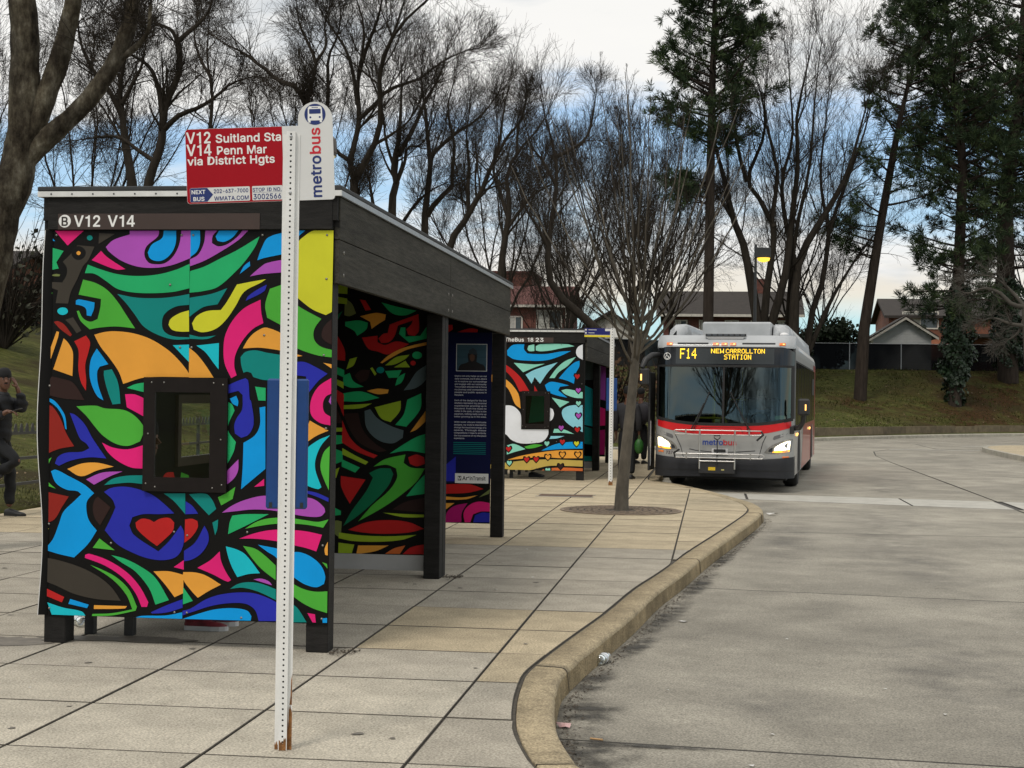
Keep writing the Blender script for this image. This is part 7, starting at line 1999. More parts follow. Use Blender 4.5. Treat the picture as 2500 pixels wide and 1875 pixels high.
# front panel joints and brow grooves
pj = MB()
strip(pj, [(-0.89, 1.06), (-0.78, 0.83), (-0.73, 0.64)], 0.012, 0.004)
strip(pj, [(0.80, 1.06), (0.74, 0.93), (0.68, 0.70), (0.66, 0.62)], 0.012, 0.004)
strip(pj, [(-0.62, 0.79), (-0.5, 0.765), (-0.1, 0.735), (0.3, 0.75), (0.60, 0.775)], 0.014, 0.004)
pj.obj('panel_joint', BUMP, bus)
for s in (-1, 1):
    outline_patch([(s*1.19, 1.12), (s*1.17, 1.085), (s*0.95, 0.985), (s*0.92, 1.0), (s*0.95, 1.055)], 0.004, corner=70).obj('brow_vent', mat('brow_groove_grey', (0.12, 0.12, 0.125), 0.5), bus)  # even dark grey shape laid flat on the panel
    # headlights
    if s < 0:
        ol = [(-1.265, 1.035), (-1.22, 1.04), (-1.0, 0.955), (-0.88, 0.865), (-0.845, 0.785), (-1.0, 0.775), (-1.245, 0.80)]
        lamp = [(-1.235, 0.995), (-1.17, 0.99), (-1.03, 0.92), (-0.985, 0.86), (-0.99, 0.815), (-1.225, 0.845)]
        sig = [(-1.23, 0.835), (-0.985, 0.805), (-0.96, 0.79), (-1.0, 0.782), (-1.225, 0.806)]
        off_ = [(-0.955, 0.88), (-0.90, 0.845), (-0.885, 0.80), (-0.955, 0.80)]
    else:
        ol = [(1.27, 1.0), (1.22, 1.0), (0.98, 0.92), (0.84, 0.83), (0.77, 0.745), (0.9, 0.735), (1.245, 0.765)]
        lamp = [(1.235, 0.965), (1.17, 0.95), (1.02, 0.885), (0.955, 0.83), (0.95, 0.785), (1.22, 0.81)]
        sig = [(1.225, 0.80), (0.95, 0.775), (0.91, 0.755), (1.0, 0.748), (1.22, 0.772)]
        off_ = [(0.92, 0.845), (0.86, 0.81), (0.84, 0.765), (0.915, 0.765)]
    h = outline_patch(ol, 0.008, corner=50).obj('headlight', BLACK, bus)
    outline_patch([(x*0.995, z) for x, z in ol], 0.011, corner=50, th=0.001).obj('lens', mat('lamp_housing', (0.30, 0.29, 0.27), 0.25, 0.3, 25, metal=0.5), h)
    outline_patch(lamp, 0.018, corner=50).obj('lamp', LAMPLIT, h)
    outline_patch(sig, 0.017, corner=60).obj('turn_signal', SIGNALLIT, h)
    outline_patch(off_, 0.016, corner=60).obj('reflector', BUMP, h)
for x, z in ((-1.165, 0.735), (1.155, 0.665)):
    outline_patch([(x-0.055, z-0.017), (x+0.055, z-0.017), (x+0.055, z+0.017), (x-0.055, z+0.017)], 0.010, corner=10, sub=1, th=0.012).obj('side_reflector', AMBER, bus)
# lettering on the front
def ftext(t, u, v, cap, w, m, bold=0.016, off=0.006):
    o = text(t, u, v, 0, cap, w, m, bus, bold)
    for vert in o.data.vertices:
        vert.co.y = FY(vert.co.x, vert.co.z)-off
    return o
LB, LR = mat('logo_blue', lin((36, 70, 160)), 0.4), mat('logo_red', lin((196, 34, 50)), 0.4)
ftext('metro', -0.372, 0.872, 0.102, 0.378, LB)
ftext('bus', 0.012, 0.872, 0.102, 0.243, LR)
ftext('7374', -1.06, 0.690, 0.055, 0.175, mat('fleet_number', lin((74, 60, 74)), 0.5), 0.01)
# number plate holder
MB().box(-0.20, 0.10, FY(0, 0.72)-0.03, FY(0, 0.72)-0.012, 0.70, 0.805, 0, 0.004).obj('plate_holder', mat('plate_white', (0.55, 0.55, 0.55), 0.4, 0.1, 8), bus)
MB().box(-0.16, 0.06, FY(0, 0.75)-0.06, FY(0, 0.75)-0.031, 0.745, 0.795, 0, 0.008).obj('sensor', BLACK, bus)
# bike rack folded up against the front
rk_ = MB()
yr = FY(0, 0.8)-0.16
def rr_path(x0, x1, z0, z1, r, y):
    pts = []
    for cx, cz, a0 in ((x1-r, z0+r, -90), (x1-r, z1-r, 0), (x0+r, z1-r, 90), (x0+r, z0+r, 180)):
        for k in range(4):
            a = R(a0+30*k)
            pts.append((cx+r*math.cos(a), y, cz+r*math.sin(a)))
    return pts+[pts[0]]
trs = []
for x0, x1, z0, z1, y in ((-0.89, 0.74, 1.065, 1.145, yr), (-0.87, 0.77, 0.635, 0.71, yr-0.05)):
    mb = MB().tube(rr_path(x0, x1, z0, z1, 0.035, y), 0.011, 8, cap=False)
    mb.box(x0+0.04, x1-0.04, y-0.004, y+0.004, z0+0.018, z1-0.018) if False else None
    for x in (x0+0.22, x1-0.24):
        mb.box(x-0.012, x+0.012, y-0.022, y+0.02, z0-0.02, z1+0.02)
    trs.append(mb.obj('bike_tray', CHROME, bus))
mb = MB()
for x in (-0.41, 0.24):
    mb.tube([(x, yr-0.025, 0.43), (x, yr-0.025, 1.15)], 0.016, 8)
mb.tube([(-0.41, yr-0.03, 0.575), (0.24, yr-0.03, 0.575)], 0.014, 8)
mb.obj('rack_frame', CHROME, bus)
MB().tube([(0.72, yr-0.01, 1.135), (0.76, yr-0.03, 1.08), (0.64, yr-0.05, 0.97)], 0.020, 8).obj('tray_hook', RUBBER, bus)
MB().tube([(-0.78, yr-0.03, 0.785), (-0.88, yr-0.05, 0.72), (-0.86, yr-0.05, 0.64)], 0.018, 8).obj('tray_hook', RUBBER, bus)
MB().tube([(-0.08, yr-0.04, 0.97), (-0.14, yr-0.05, 1.01), (-0.14, yr-0.05, 1.05), (-0.03, yr-0.05, 1.05), (-0.03, yr-0.05, 1.01), (-0.08, yr-0.04, 0.97), (-0.085, yr-0.04, 0.50)], 0.010, 8).obj('release_handle', BUMP, bus)
bp_ = MB().box(-0.43, 0.245, yr-0.02, yr+0.12, 0.345, 0.56, 0, 0.01).obj('rack_mount', BLACK, bus)
MB().box(-0.245, -0.115, yr-0.024, yr-0.0205, 0.405, 0.465).obj('yellow_label', mat('label_yellow', lin((210, 176, 30)), 0.5), bp_)
MB().box(-0.005, 0.05, yr-0.024, yr-0.0205, 0.408, 0.428).obj('small_label', mat('label_cream', lin((190, 180, 110)), 0.5), bp_)
# wipers
for a, b, c in (((-0.60, 1.13), (-0.50, 1.33), (-0.26, 1.86)), ((0.52, 1.13), (0.40, 1.33), (0.13, 1.86))):
    mb = MB().tube([onF(a[0], a[1], 0.03), onF(b[0], b[1], 0.04), onF((b[0]*0.4+c[0]*0.6), (b[1]*0.4+c[1]*0.6), 0.035)], 0.012, 6)
    mb.tube([onF(b[0]+0.02, b[1]-0.05, 0.022), onF(c[0], c[1], 0.022)], 0.011, 6)
    mb.tube([onF(a[0]+0.06*(1 if a[0] < 0 else -1), a[1]-0.01, 0.03), onF(b[0]+0.03, b[1]+0.05, 0.04)], 0.008, 6)
    mb.obj('wiper', BLACK, bus)
# mirrors
mb = MB().tube([(-1.24, 0.30, 2.55), (-1.36, 0.10, 2.54), (-1.46, 0.0, 2.45), (-1.52, -0.05, 2.30)], [0.05, 0.055, 0.06, 0.05], 8)
mb = mb.obj('mirror_arm', BLACK, bus)
mr_ = MB().box(-1.57, -1.38, -0.10, 0.06, 1.965, 2.29, 0, 0.035).obj('mirror', BLACK, bus)
MB().box(-1.545, -1.515, -0.104, -0.1005, 2.06, 2.18).obj('indicator', AMBERLIT, mr_)
MB().tube([(1.24, 0.32, 1.20), (1.40, 0.16, 1.22), (1.46, 0.10, 1.32), (1.48, 0.06, 1.46)], [0.055, 0.05, 0.045, 0.04], 8).obj('mirror_arm', BLACK, bus)
mr_ = MB().box(1.365, 1.585, -0.06, 0.08, 1.445, 1.755, 0, 0.035).obj('mirror', BLACK, bus)
MB().box(1.50, 1.525, -0.064, -0.0605, 1.54, 1.65).obj('indicator', AMBERLIT, mr_)
MB().box(1.215, 1.30, 0.16, 0.36, 1.10, 1.24, 0, 0.01).obj('mirror_base', BLACK, bus)
# left side seen foreshortened: glass band, red sweep, wheels, lamps, wheel arches
MB().box(HW+0.001, HW+0.008, 0.75, L_BUS-0.7, 1.22, 2.44).obj('side_glass', BGLASS, bus)
for y in (1.65, 3.2, 4.75, 6.3, 7.85, 9.4):
    MB().box(HW+0.0085, HW+0.012, y-0.02, y+0.02, 1.23, 2.43).obj('window_divider', RUBBER, bus)
for y in (9.9, 10.5):
    MB().box(HW+0.0085, HW+0.013, y, y+0.4, 1.85, 2.25).obj('side_vent', BLACK, bus)
sw = MB()
sw.add([(HW+0.0035, y, z) for y, z in ((3.6, 0.31), (4.6, 1.215), (L_BUS-0.02, 1.215), (L_BUS-0.02, 0.31))], [(0, 1, 2, 3)])
sw.add([(HW+0.0035, y, z) for y, z in ((10.9, 2.445), (10.6, 2.60), (L_BUS-0.02, 2.60), (L_BUS-0.02, 1.22), (L_BUS-0.69, 1.22), (L_BUS-0.69, 2.445))], [(0, 1, 2, 3, 4, 5)])
sw.obj('red_side_panel', BREDS, bus)
MB().box(HW+0.001, HW+0.006, 0.7, L_BUS-1.6, 2.445, 2.475).obj('drip_rail', RUBBER, bus)
for s in (-1, 1):
    for y in (2.55, 9.75):
        pts = [(y+0.62*math.cos(R(a)), max(0.295, 0.52+0.60*math.sin(R(a)))) for a in range(-20, 201, 10)]
        xx = s*(HW+0.006)
        q = [(xx, a, b) for a, b in pts]
        MB().add(q if s > 0 else q[::-1], [tuple(range(len(q)))]).obj('wheel_arch', RUBBER, bus)
        mb = MB()
        for (a, b), (c, d) in zip(pts[:-1], pts[1:]):
            k0, k1 = 1.06, 1.06
            mb.add([(xx+s*0.004, a, b), (xx+s*0.004, c, d), (xx+s*0.012, y+(c-y)*1.05, 0.52+(d-0.52)*1.05), (xx+s*0.012, y+(a-y)*1.05, 0.52+(b-0.52)*1.05)], [(0, 1, 2, 3)])
        mb.obj('arch_trim', GALV, bus)
        w = thing('wheel', '', '', (s*1.14, y, 0.48))
        del w['label'], w['category']
        w.parent = bus
        MB().lathe([(0.30, -0.13), (0.42, -0.145), (0.47, -0.11), (0.48, -0.05), (0.48, 0.05), (0.47, 0.11), (0.42, 0.145), (0.30, 0.13)], 28, axis='X').obj('tyre', RUBBER, w)
        MB().lathe([(0.0, s*0.09), (0.10, s*0.10), (0.14, s*0.05), (0.27, s*0.06), (0.30, s*0.125)], 24, axis='X').obj('rim', GALV, w)
for y, z in ((1.05, 1.06), (7.8, 1.06)):
    mb = MB()
    for k in range(3):
        mb.ball((HW+0.02, y+0.10*k, z+0.01*k), 0.022, 0, 8, 6)
    mb.obj('side_marker', AMBERLIT, bus)
# entrance side: opened door leaf next to the nearest corner
d_ = MB().box(-1.425, -1.385, 0.16, 0.86, 0.36, 2.22, 0, 0.01).obj('door', BLACK, bus)
MB().box(-1.41, -1.40, 0.20, 0.82, 1.32, 2.16).obj('door_glass', BGLASS, d_)
MB().box(-1.384, -1.372, 0.18, 0.24, 0.45, 1.30).obj('door_edge', mat('door_edge_grey', (0.35, 0.35, 0.36), 0.5), d_)
MB().box(-HW-0.010, -HW-0.001, 0.75, L_BUS-0.7, 1.22, 2.44).obj('side_glass', BGLASS, bus)
# interior seen through the windscreen
YEL = mat('yellow_handrail', lin((186, 170, 40)), 0.4)
MB().box(-1.22, 1.22, 0.40, 0.72, 0.42, 1.16, 0, 0.05).obj('dashboard', mat('dashboard_grey', (0.055, 0.058, 0.06), 0.7, 0.1, 4), bus)
MB().tube([(-0.62, 1.05, 1.36), (-0.05, 1.00, 1.36)], 0.022, 8).tube([(-0.26, 1.05, 0.6), (-0.26, 1.05, 2.2)], 0.018, 8).tube([(-0.05, 1.0, 1.36), (0.02, 1.0, 1.15)], 0.02, 8).tube([(0.12, 3.0, 0.6), (0.12, 3.0, 2.3)], 0.018, 8).tube([(-0.5, 3.2, 0.6), (-0.5, 3.2, 2.3)], 0.018, 8).tube([(0.0, 2.2, 1.72), (0.35, 2.2, 1.72)], 0.02, 8).obj('handrail', YEL, bus)
for y in (3.2, 4.2, 5.2, 6.2):
    for x in (-1.2, 0.55):
        st_ = MB().box(x, x+0.62, y, y+0.42, 0.78, 0.86, 0, 0.02).box(x, x+0.62, y+0.40, y+0.48, 0.86, 1.42, 0, 0.03).obj('seat', mat('seat_blue', (0.03, 0.05, 0.10), 0.8, 0.2, 10), bus)
MB().box(0.30, 0.98, 1.35, 1.47, 0.9, 1.75, 0, 0.05).obj('driver_seat', BLACK, bus)
MB().box(0.05, 0.07, 0.75, 1.5, 0.5, 1.9).obj('driver_screen', glass('driver_screen_glass', (0.7, 0.75, 0.75), 0.95), bus)
MB().add([onF(0.95, 1.36, -0.02), onF(1.14, 1.375, -0.02), onF(1.14, 1.44, -0.02), onF(0.95, 1.43, -0.02)], [(0, 1, 2, 3)]).obj('windscreen_sticker', mat('sticker_green', lin((130, 170, 150)), 0.5), bus)
MB().add([onF(-0.15, 1.29, -0.02), onF(-0.05, 1.29, -0.02), onF(-0.05, 1.35, -0.02), onF(-0.15, 1.35, -0.02)], [(0, 1, 2, 3)]).obj('windscreen_sticker', mat('sticker_cream', lin((190, 190, 160)), 0.5), bus)
MB().lathe([(0.19, -0.014), (0.205, 0.0), (0.19, 0.014), (0.18, 0.0), (0.19, -0.014)], 24, at=(0.62, 0.80, 1.28), axis='Y').obj('steering_wheel', BLACK, bus)
# ---------------------------------------------------------------- people
SKIN_M = mat('brown_skin', lin((98, 66, 50)), 0.55, 0.08, 12)
NAVYC = mat('navy_puffer_fabric', (0.006, 0.007, 0.010), 0.85, 0.2, 14, 0.5, 24)
BLACKC = mat('black_fabric', (0.005, 0.005, 0.006), 0.9, 0.2, 14, 0.4, 40)
TROU = mat('charcoal_trousers', (0.008, 0.009, 0.011), 0.9, 0.25, 10, 0.5, 22)
SHOEB = mat('black_shoe', (0.012, 0.012, 0.012), 0.5, 0.2, 10)
def skin(name, joints, edges, m, parent, root=0, sub=2, smooth=True, fold=None):
    """joints: list of (x,y,z,rx,ry); edges: pairs; one continuous surface grown with a Skin modifier, then applied"""
    me = bpy.data.meshes.new(name)
    me.from_pydata([j[:3] for j in joints], edges, [])
    o = bpy.data.objects.new(name, me)
    COL.objects.link(o)
    s = o.modifiers.new('skin', 'SKIN')
    for i, j in enumerate(joints):
        sv = me.skin_vertices[0].data[i]
        sv.radius = (j[3], j[4] if len(j) > 4 else j[3])
        sv.use_root = (i == root)
    s.use_smooth_shade = smooth
    s.branch_smoothing = 0.4
    u = o.modifiers.new('sub', 'SUBSURF')
    u.levels = sub
    u.render_levels = sub
    dg = bpy.context.evaluated_depsgraph_get()
    m2 = bpy.data.meshes.new_from_object(o.evaluated_get(dg))
    m2.materials.clear()
    m2.materials.append(m)
    bpy.data.objects.remove(o)
    bpy.data.meshes.remove(me)
    if fold:      # quilting or creases pushed into the cloth
        amp, freq, slant = fold
        nn = [v.normal.copy() for v in m2.vertices]
        for v, n_ in zip(m2.vertices, nn):
            c = v.co
            v.co = c+n_*amp*(math.sin(c.z*freq+slant*c.x*freq+0.6*math.sin(c.y*19))+0.6*math.sin(c.z*freq*0.43+c.x*23+c.y*17))
        m2.update()
    return link(name, m2, parent)
def chain(a, b, n, r0, r1):
    return [tuple(Vector(a).lerp(Vector(b), k/(n-1)))+((r0+(r1-r0)*k/(n-1)),) for k in range(n)]
def hand_joints(J, E, wrist_i, d, nrm, size=1.0, curl=0.5, thumb_side=1):
    """palm, four bent fingers of unequal length and a thumb from the side of the palm; appended to the body skeleton"""
    w = Vector(J[wrist_i][:3])
    d = Vector(d).normalized()
    nrm = Vector(nrm)
    nrm = (nrm-d*nrm.dot(d)).normalized()
    s = d.cross(nrm)
    palm = w+d*0.055*size
    J.append((*palm, 0.026*size, 0.020*size))
    pi = len(J)-1
    E.append((wrist_i, pi))
    for k, (o, L_) in enumerate(((0.030, 0.072), (0.010, 0.082), (-0.010, 0.076), (-0.028, 0.058))):
        b = palm+d*0.035*size+s*o*size
        k1 = b+(d*math.cos(curl*0.5)-nrm*math.sin(curl*0.5))*L_*0.5*size
        k2 = k1+(d*math.cos(curl*1.4)-nrm*math.sin(curl*1.4))*L_*0.5*size
        i0 = len(J)
        J.extend([(*b, 0.0095*size), (*k1, 0.009*size), (*k2, 0.007*size)])
        E.extend([(pi, i0), (i0, i0+1), (i0+1, i0+2)])
    b = palm-d*0.025*size+s*0.030*size*thumb_side
    k1 = b+(d*0.6+s*thumb_side*0.6-nrm*0.3).normalized()*0.035*size
    k2 = k1+(d*0.9+s*thumb_side*0.1-nrm*0.4).normalized()*0.03*size
    i0 = len(J)
    J.extend([(*b, 0.012*size), (*k1, 0.0105*size), (*k2, 0.008*size)])
    E.extend([(pi, i0), (i0, i0+1), (i0+1, i0+2)])
def head(parent, c, yaw, m, tilt=0.0, hat=None, hair=None, beard=False):
    """a face with brow, nose, lips, ears and eyes; local -Y is forward"""
    T = Matrix.Translation(c) @ Matrix.Rotation(yaw, 4, 'Z') @ Matrix.Rotation(tilt, 4, 'X')
    mb = MB()
    prof = [(-0.118, 0.022, 0.030, -0.045), (-0.110, 0.040, 0.048, -0.030), (-0.085, 0.058, 0.070, -0.014), (-0.05, 0.066, 0.082, -0.004), (-0.01, 0.071, 0.090, 0.0), (0.03, 0.074, 0.096, 0.004), (0.07, 0.070, 0.092, 0.008), (0.10, 0.052, 0.070, 0.010), (0.118, 0.024, 0.034, 0.010), (0.122, 0.004, 0.005, 0.010)]
    n = 18
    vs, fs = [], []
    for z, a, b, oy in prof:
        for k in range(n):
            t = 2*math.pi*k/n
            x, y = a*math.sin(t), -b*math.cos(t)+oy
            f = max(0, math.cos(t))**6
            if -0.075 < z < -0.04: y -= 0.006*f
            if 0.0 <= z < 0.02: y += 0.004*f
            vs.append((x, y, z))
    for i in range(len(prof)-1):
        for k in range(n):
            fs.append((i*n+k, i*n+(k+1) % n, (i+1)*n+(k+1) % n, (i+1)*n+k))
    fs.append(tuple(range(n))[::-1])
    mb.M = T
    mb.add(vs, fs, 0, True)
    mb.prism([(-0.085, 0.012), (-0.118, -0.028), (-0.086, -0.036)], 'X', -0.014, 0.014)   # nose
    mb.ball((0, -0.094, -0.026), 0.019, 0, 10, 6, (1.0, 0.9, 0.7))
    for s in (-1, 1):
        mb.ball((s*0.074, 0.012, -0.004), 0.030, 0, 8, 6, (0.35, 0.7, 1.0))
    h = mb.obj('head', m, parent)
    ey = MB()
    ey.M = T
    for s in (-1, 1):
        ey.ball((s*0.030, -0.078, 0.010), 0.011, 0, 10, 6, (1.2, 0.8, 0.5))
        ey.ball((s*0.030, -0.087, 0.010), 0.006, 1, 8, 6)
    ey.obj('eye', [mat('eye_white', (0.22, 0.2, 0.19), 0.3), BLACK], h)
    lp = MB()
    lp.M = T
    lp.ball((0, -0.084, -0.062), 0.022, 0, 10, 6, (1.0, 0.45, 0.35))
    lp.obj('mouth', mat('lips', lin((104, 58, 50)), 0.5), h)
    br = MB()
    br.M = T
    for s in (-1, 1):
        br.ball((s*0.030, -0.086, 0.028), 0.017, 0, 8, 5, (1.2, 0.35, 0.3))
    if beard:
        br.ball((0, -0.087, -0.048), 0.024, 0, 10, 5, (1.1, 0.4, 0.28))
    br.obj('facial_hair', BLACKC, h)
    def shell(z0, gx, top, m_, nm):
        hb = MB()
        hb.M = T
        pr = [(0.092, z0), (0.097, z0+0.012), (0.097, z0+0.04), (0.090, z0+0.075), (0.072, z0+0.105), (0.045, z0+0.122), (0.0, z0+0.128)]
        vs, fs = [], []
        for r_, z in pr:
            for k in range(n):
                t = 2*math.pi*k/n
                back = 0.018 if math.cos(t) < 0 else 0
                vs.append((r_*0.88*gx*math.sin(t), -r_*1.10*gx*math.cos(t)+0.006, z+(-0.03*max(0, -math.cos(t)) if z < z0+0.02 else 0)))
        for i in range(len(pr)-1):
            for k in range(n):
                fs.append((i*n+k, i*n+(k+1) % n, (i+1)*n+(k+1) % n, (i+1)*n+k))
        hb.add(vs, fs, 0, True)
        return hb.obj(nm, m_, h)
    if hat: shell(0.035, 1.0, 0, hat, 'beanie')
    if hair: shell(0.025, 0.95, 0, hair, 'hair')
    return h
def shoe(parent, heel, yaw, m, L_=0.28, sole=None, pitch=0.0):
    mb = MB()
    mb.M = Matrix.Translation(heel) @ Matrix.Rotation(yaw, 4, 'Z') @ Matrix.Rotation(pitch, 4, 'X')
    rows = []
    for t, w, h in ((0, 0.030, 0.075), (0.06, 0.036, 0.085), (0.25, 0.038, 0.095), (0.45, 0.042, 0.080), (0.65, 0.048, 0.060), (0.85, 0.044, 0.048), (0.97, 0.026, 0.036), (1.0, 0.010, 0.028)):
        y = -t*L_+0.05
        rows.append([(-w, y, 0.018), (-w, y, h*0.55), (-w*0.6, y, h*0.92), (0, y, h), (w*0.6, y, h*0.92), (w, y, h*0.55), (w, y, 0.018)])
    vs, fs = [], []
    for r_ in rows: vs += r_
    for i in range(len(rows)-1):
        for k in range(6):
            fs.append((i*7+k, (i+1)*7+k, (i+1)*7+k+1, i*7+k+1))
    fs += [tuple(range(7)), tuple(range(len(vs)-7, len(vs)))[::-1]]
    mb.add(vs, fs, 0, True)
    o = mb.obj('shoe', m, parent)
    sl = MB()
    sl.M = mb.M
    ol = [(w*1.08*s, -t*L_+0.05) for s in (1,) for t, w, h in ((0, 0.030, 0), (0.06, 0.036, 0), (0.25, 0.038, 0), (0.45, 0.042, 0), (0.65, 0.048, 0), (0.85, 0.044, 0), (0.97, 0.026, 0), (1.01, 0.010, 0))]
    sl.prism(ol+[(-x, y) for x, y in ol[::-1]], 'Z', 0.0, 0.030)
    sl.obj('sole', sole or m, o)
    return o

# man leaning on the railing, one foot up, phone in hand, other hand at his cheek
man = thing('person', 'man in dark puffer jacket and black beanie leaning on the railing with a phone', 'person', (-8.76, 18.02, 0))
# local: +x towards the street, -y towards the camera
J, E = [], []
def add(*p):
    J.append(p)
    return len(J)-1
pel = add(-0.10, 0.02, 0.98, 0.085, 0.075)
ab = add(-0.11, 0.02, 1.18, 0.08, 0.07)
ch = add(-0.11, 0.02, 1.38, 0.08, 0.07)
nk = add(-0.075, 0.0, 1.555, 0.055)
hd = add(-0.055, -0.015, 1.66, 0.05)
E += [(pel, ab), (ab, ch), (ch, nk), (nk, hd)]
# camera-side arm (right): holds the phone
s1_ = add(-0.09, -0.19, 1.44, 0.036); e1 = add(-0.12, -0.27, 1.17, 0.034); w1 = add(0.09, -0.23, 1.315, 0.030)
E += [(ch, s1_), (s1_, e1), (e1, w1)]
# far arm: elbow forward, hand up at the cheek
s2_ = add(-0.07, 0.20, 1.43, 0.036); e2 = add(0.15, 0.12, 1.345, 0.034); w2 = add(0.10, 0.03, 1.60, 0.030)
E += [(ch, s2_), (s2_, e2), (e2, w2)]
# standing leg (far), raised leg (near), foot back on the rail
h1_ = add(-0.09, 0.10, 0.92, 0.055); k1_ = add(0.00, 0.08, 0.50, 0.042); a1_ = add(0.0, 0.06, 0.10, 0.042)
h2_ = add(-0.09, -0.09, 0.92, 0.055); k2_ = add(0.20, -0.11, 0.70, 0.042); a2_ = add(-0.17, -0.10, 0.47, 0.045)
E += [(pel, h1_), (h1_, k1_), (k1_, a1_), (pel, h2_), (h2_, k2_), (k2_, a2_)]
hand_joints(J, E, w1, (1, -0.05, -0.05), (0, 0.2, 1), 1.0, 0.7, 1)
hand_joints(J, E, w2, (-0.35, -0.2, 1), (1, 0, 0.2), 1.0, 0.4, -1)
skin('body', J, E, SKIN_M, man, pel, 2)
jk = [(-0.11, 0.01, 0.88, 0.185, 0.16), (-0.12, 0.01, 1.10, 0.175, 0.15), (-0.11, 0.01, 1.30, 0.18, 0.15), (-0.10, 0.01, 1.46, 0.15, 0.125), (-0.075, 0.0, 1.55, 0.085, 0.085),
      (-0.09, -0.20, 1.45, 0.082), (-0.12, -0.28, 1.17, 0.076), (0.06, -0.235, 1.300, 0.056), (-0.07, 0.20, 1.44, 0.082), (0.15, 0.125, 1.34, 0.076), (0.11, 0.04, 1.555, 0.056)]
skin('jacket', jk, [(0, 1), (1, 2), (2, 3), (3, 4), (3, 5), (5, 6), (6, 7), (3, 8), (8, 9), (9, 10)], NAVYC, man, 0, 3, fold=(0.007, 62, 0.15))
skin('collar', [(-0.085, 0.005, 1.50, 0.10), (-0.07, 0.0, 1.575, 0.085)], [(0, 1)], mat('grey_hoodie', (0.035, 0.037, 0.04), 0.9, 0.2, 20), man, 0, 2)
tr = [(-0.10, 0.01, 0.99, 0.085, 0.085), (-0.09, 0.085, 0.88, 0.098), (0.0, 0.08, 0.50, 0.078), (0.0, 0.06, 0.12, 0.065), (-0.08, -0.085, 0.88, 0.098), (0.19, -0.11, 0.70, 0.082), (-0.16, -0.10, 0.49, 0.066)]
skin('trousers', tr, [(0, 1), (1, 2), (2, 3), (0, 4), (4, 5), (5, 6)], TROU, man, 0, 3, fold=(0.006, 34, 0.8))
head(man, (-0.045, -0.03, 1.70), R(38), SKIN_M, R(-4), hat=BLACKC, beard=True)
shoe(man, (0.0, 0.05, 0.0), R(82), SHOEB, 0.29)
shoe(man, (-0.20, -0.10, 0.41), R(82), SHOEB, 0.27, pitch=R(-25))
ph = MB()
ph.M = Matrix.Translation((-8.76+0.205, 18.02-0.235, 1.325)) @ Matrix.Rotation(R(-18), 4, 'Y')
ph.box(-0.05, 0.085, -0.036, 0.036, 0, 0.009, 0, 0.004)
tag(ph.obj('phone', BLACK), 'dark phone held by the man at the railing', 'phone')

def stander(loc, yaw, label, coat, pants, hat=None, hair=None, h=1.0, group=None):
    p = thing('person', label, 'person', loc, yaw, group)
    p.scale = (h, h, h)
    J, E = [], []
    def add(*q):
        J.append(q)
        return len(J)-1
    pel = add(0, 0, 0.96, 0.09, 0.07); ab = add(0, 0, 1.15, 0.085, 0.07); ch = add(0, 0.01, 1.36, 0.085, 0.07); nk = add(0, 0, 1.52, 0.055); hd = add(0, -0.01, 1.60, 0.05)
    E += [(pel, ab), (ab, ch), (ch, nk), (nk, hd)]
    for s in (-1, 1):
        a = add(s*0.19, 0, 1.41, 0.036); b = add(s*0.24, 0.02, 1.13, 0.034); c = add(s*0.23, -0.05, 0.88, 0.028)
        l1 = add(s*0.09, 0, 0.91, 0.055); l2 = add(s*0.10, -0.01, 0.50, 0.042); l3 = add(s*0.10, 0.03, 0.10, 0.042)
        E.extend([(ch, a), (a, b), (b, c), (pel, l1), (l1, l2), (l2, l3)])
        hand_joints(J, E, c, (0, -0.1, -1), (-s, 0, 0), 1.0, 0.5, -s)
        shoe(p, (s*0.10, 0.06, 0), 0, SHOEB)
    skin('body', J, E, SKIN_M, p, pel, 2)
    skin('jacket', [(0, 0, 0.88, 0.185, 0.15), (0, 0, 1.12, 0.175, 0.145), (0, 0.01, 1.38, 0.18, 0.15), (0, 0, 1.50, 0.085), (-0.19, 0, 1.42, 0.085), (-0.24, 0.02, 1.13, 0.075), (-0.23, -0.045, 0.92, 0.058), (0.19, 0, 1.42, 0.085), (0.24, 0.02, 1.13, 0.075), (0.23, -0.045, 0.92, 0.058)],
         [(0, 1), (1, 2), (2, 3), (2, 4), (4, 5), (5, 6), (2, 7), (7, 8), (8, 9)], coat, p, 0, 2)
    skin('trousers', [(0, 0, 0.98, 0.085, 0.085), (-0.085, 0, 0.87, 0.098), (-0.10, -0.01, 0.50, 0.085), (-0.10, 0.03, 0.09, 0.072), (0.085, 0, 0.87, 0.098), (0.10, -0.01, 0.50, 0.085), (0.10, 0.03, 0.09, 0.072)], [(0, 1), (1, 2), (2, 3), (0, 4), (4, 5), (5, 6)], pants, p, 0, 2)
    head(p, (0, -0.02, 1.66), 0, SKIN_M, 0, hat, hair)
    return p
p1 = stander((-1.66, 29.6, 0), R(170), 'person in dark jacket with red mark waiting behind the white post and slender tree', mat('dark_grey_jacket', (0.022, 0.022, 0.026), 0.8, 0.2, 14, 0.4, 24), TROU, None, BLACKC, 1.0)
MB().M
em = MB()
em.M = Matrix.Translation((-0.06, 0.168, 1.32))
em.flat([(-0.05, -0.03), (0.04, -0.04), (0.05, 0.0), (0.0, 0.045), (-0.02, 0.02)], 0.0, 0, 0.004)
em.obj('jacket_patch', mat('red_patch', lin((176, 40, 46)), 0.7), p1)
gb = thing('shopping_bag', 'bright green bag in the hand of the person behind the tree', 'bag', (-1.42, 29.50, 0.50))
MB().ball((0, 0, 0.14), 0.15, 0, 12, 8, (0.62, 0.4, 1.0)).obj('bag_body', mat('green_bag', lin((40, 96, 34)), 0.5, 0.2, 14, 0.4, 30), gb)
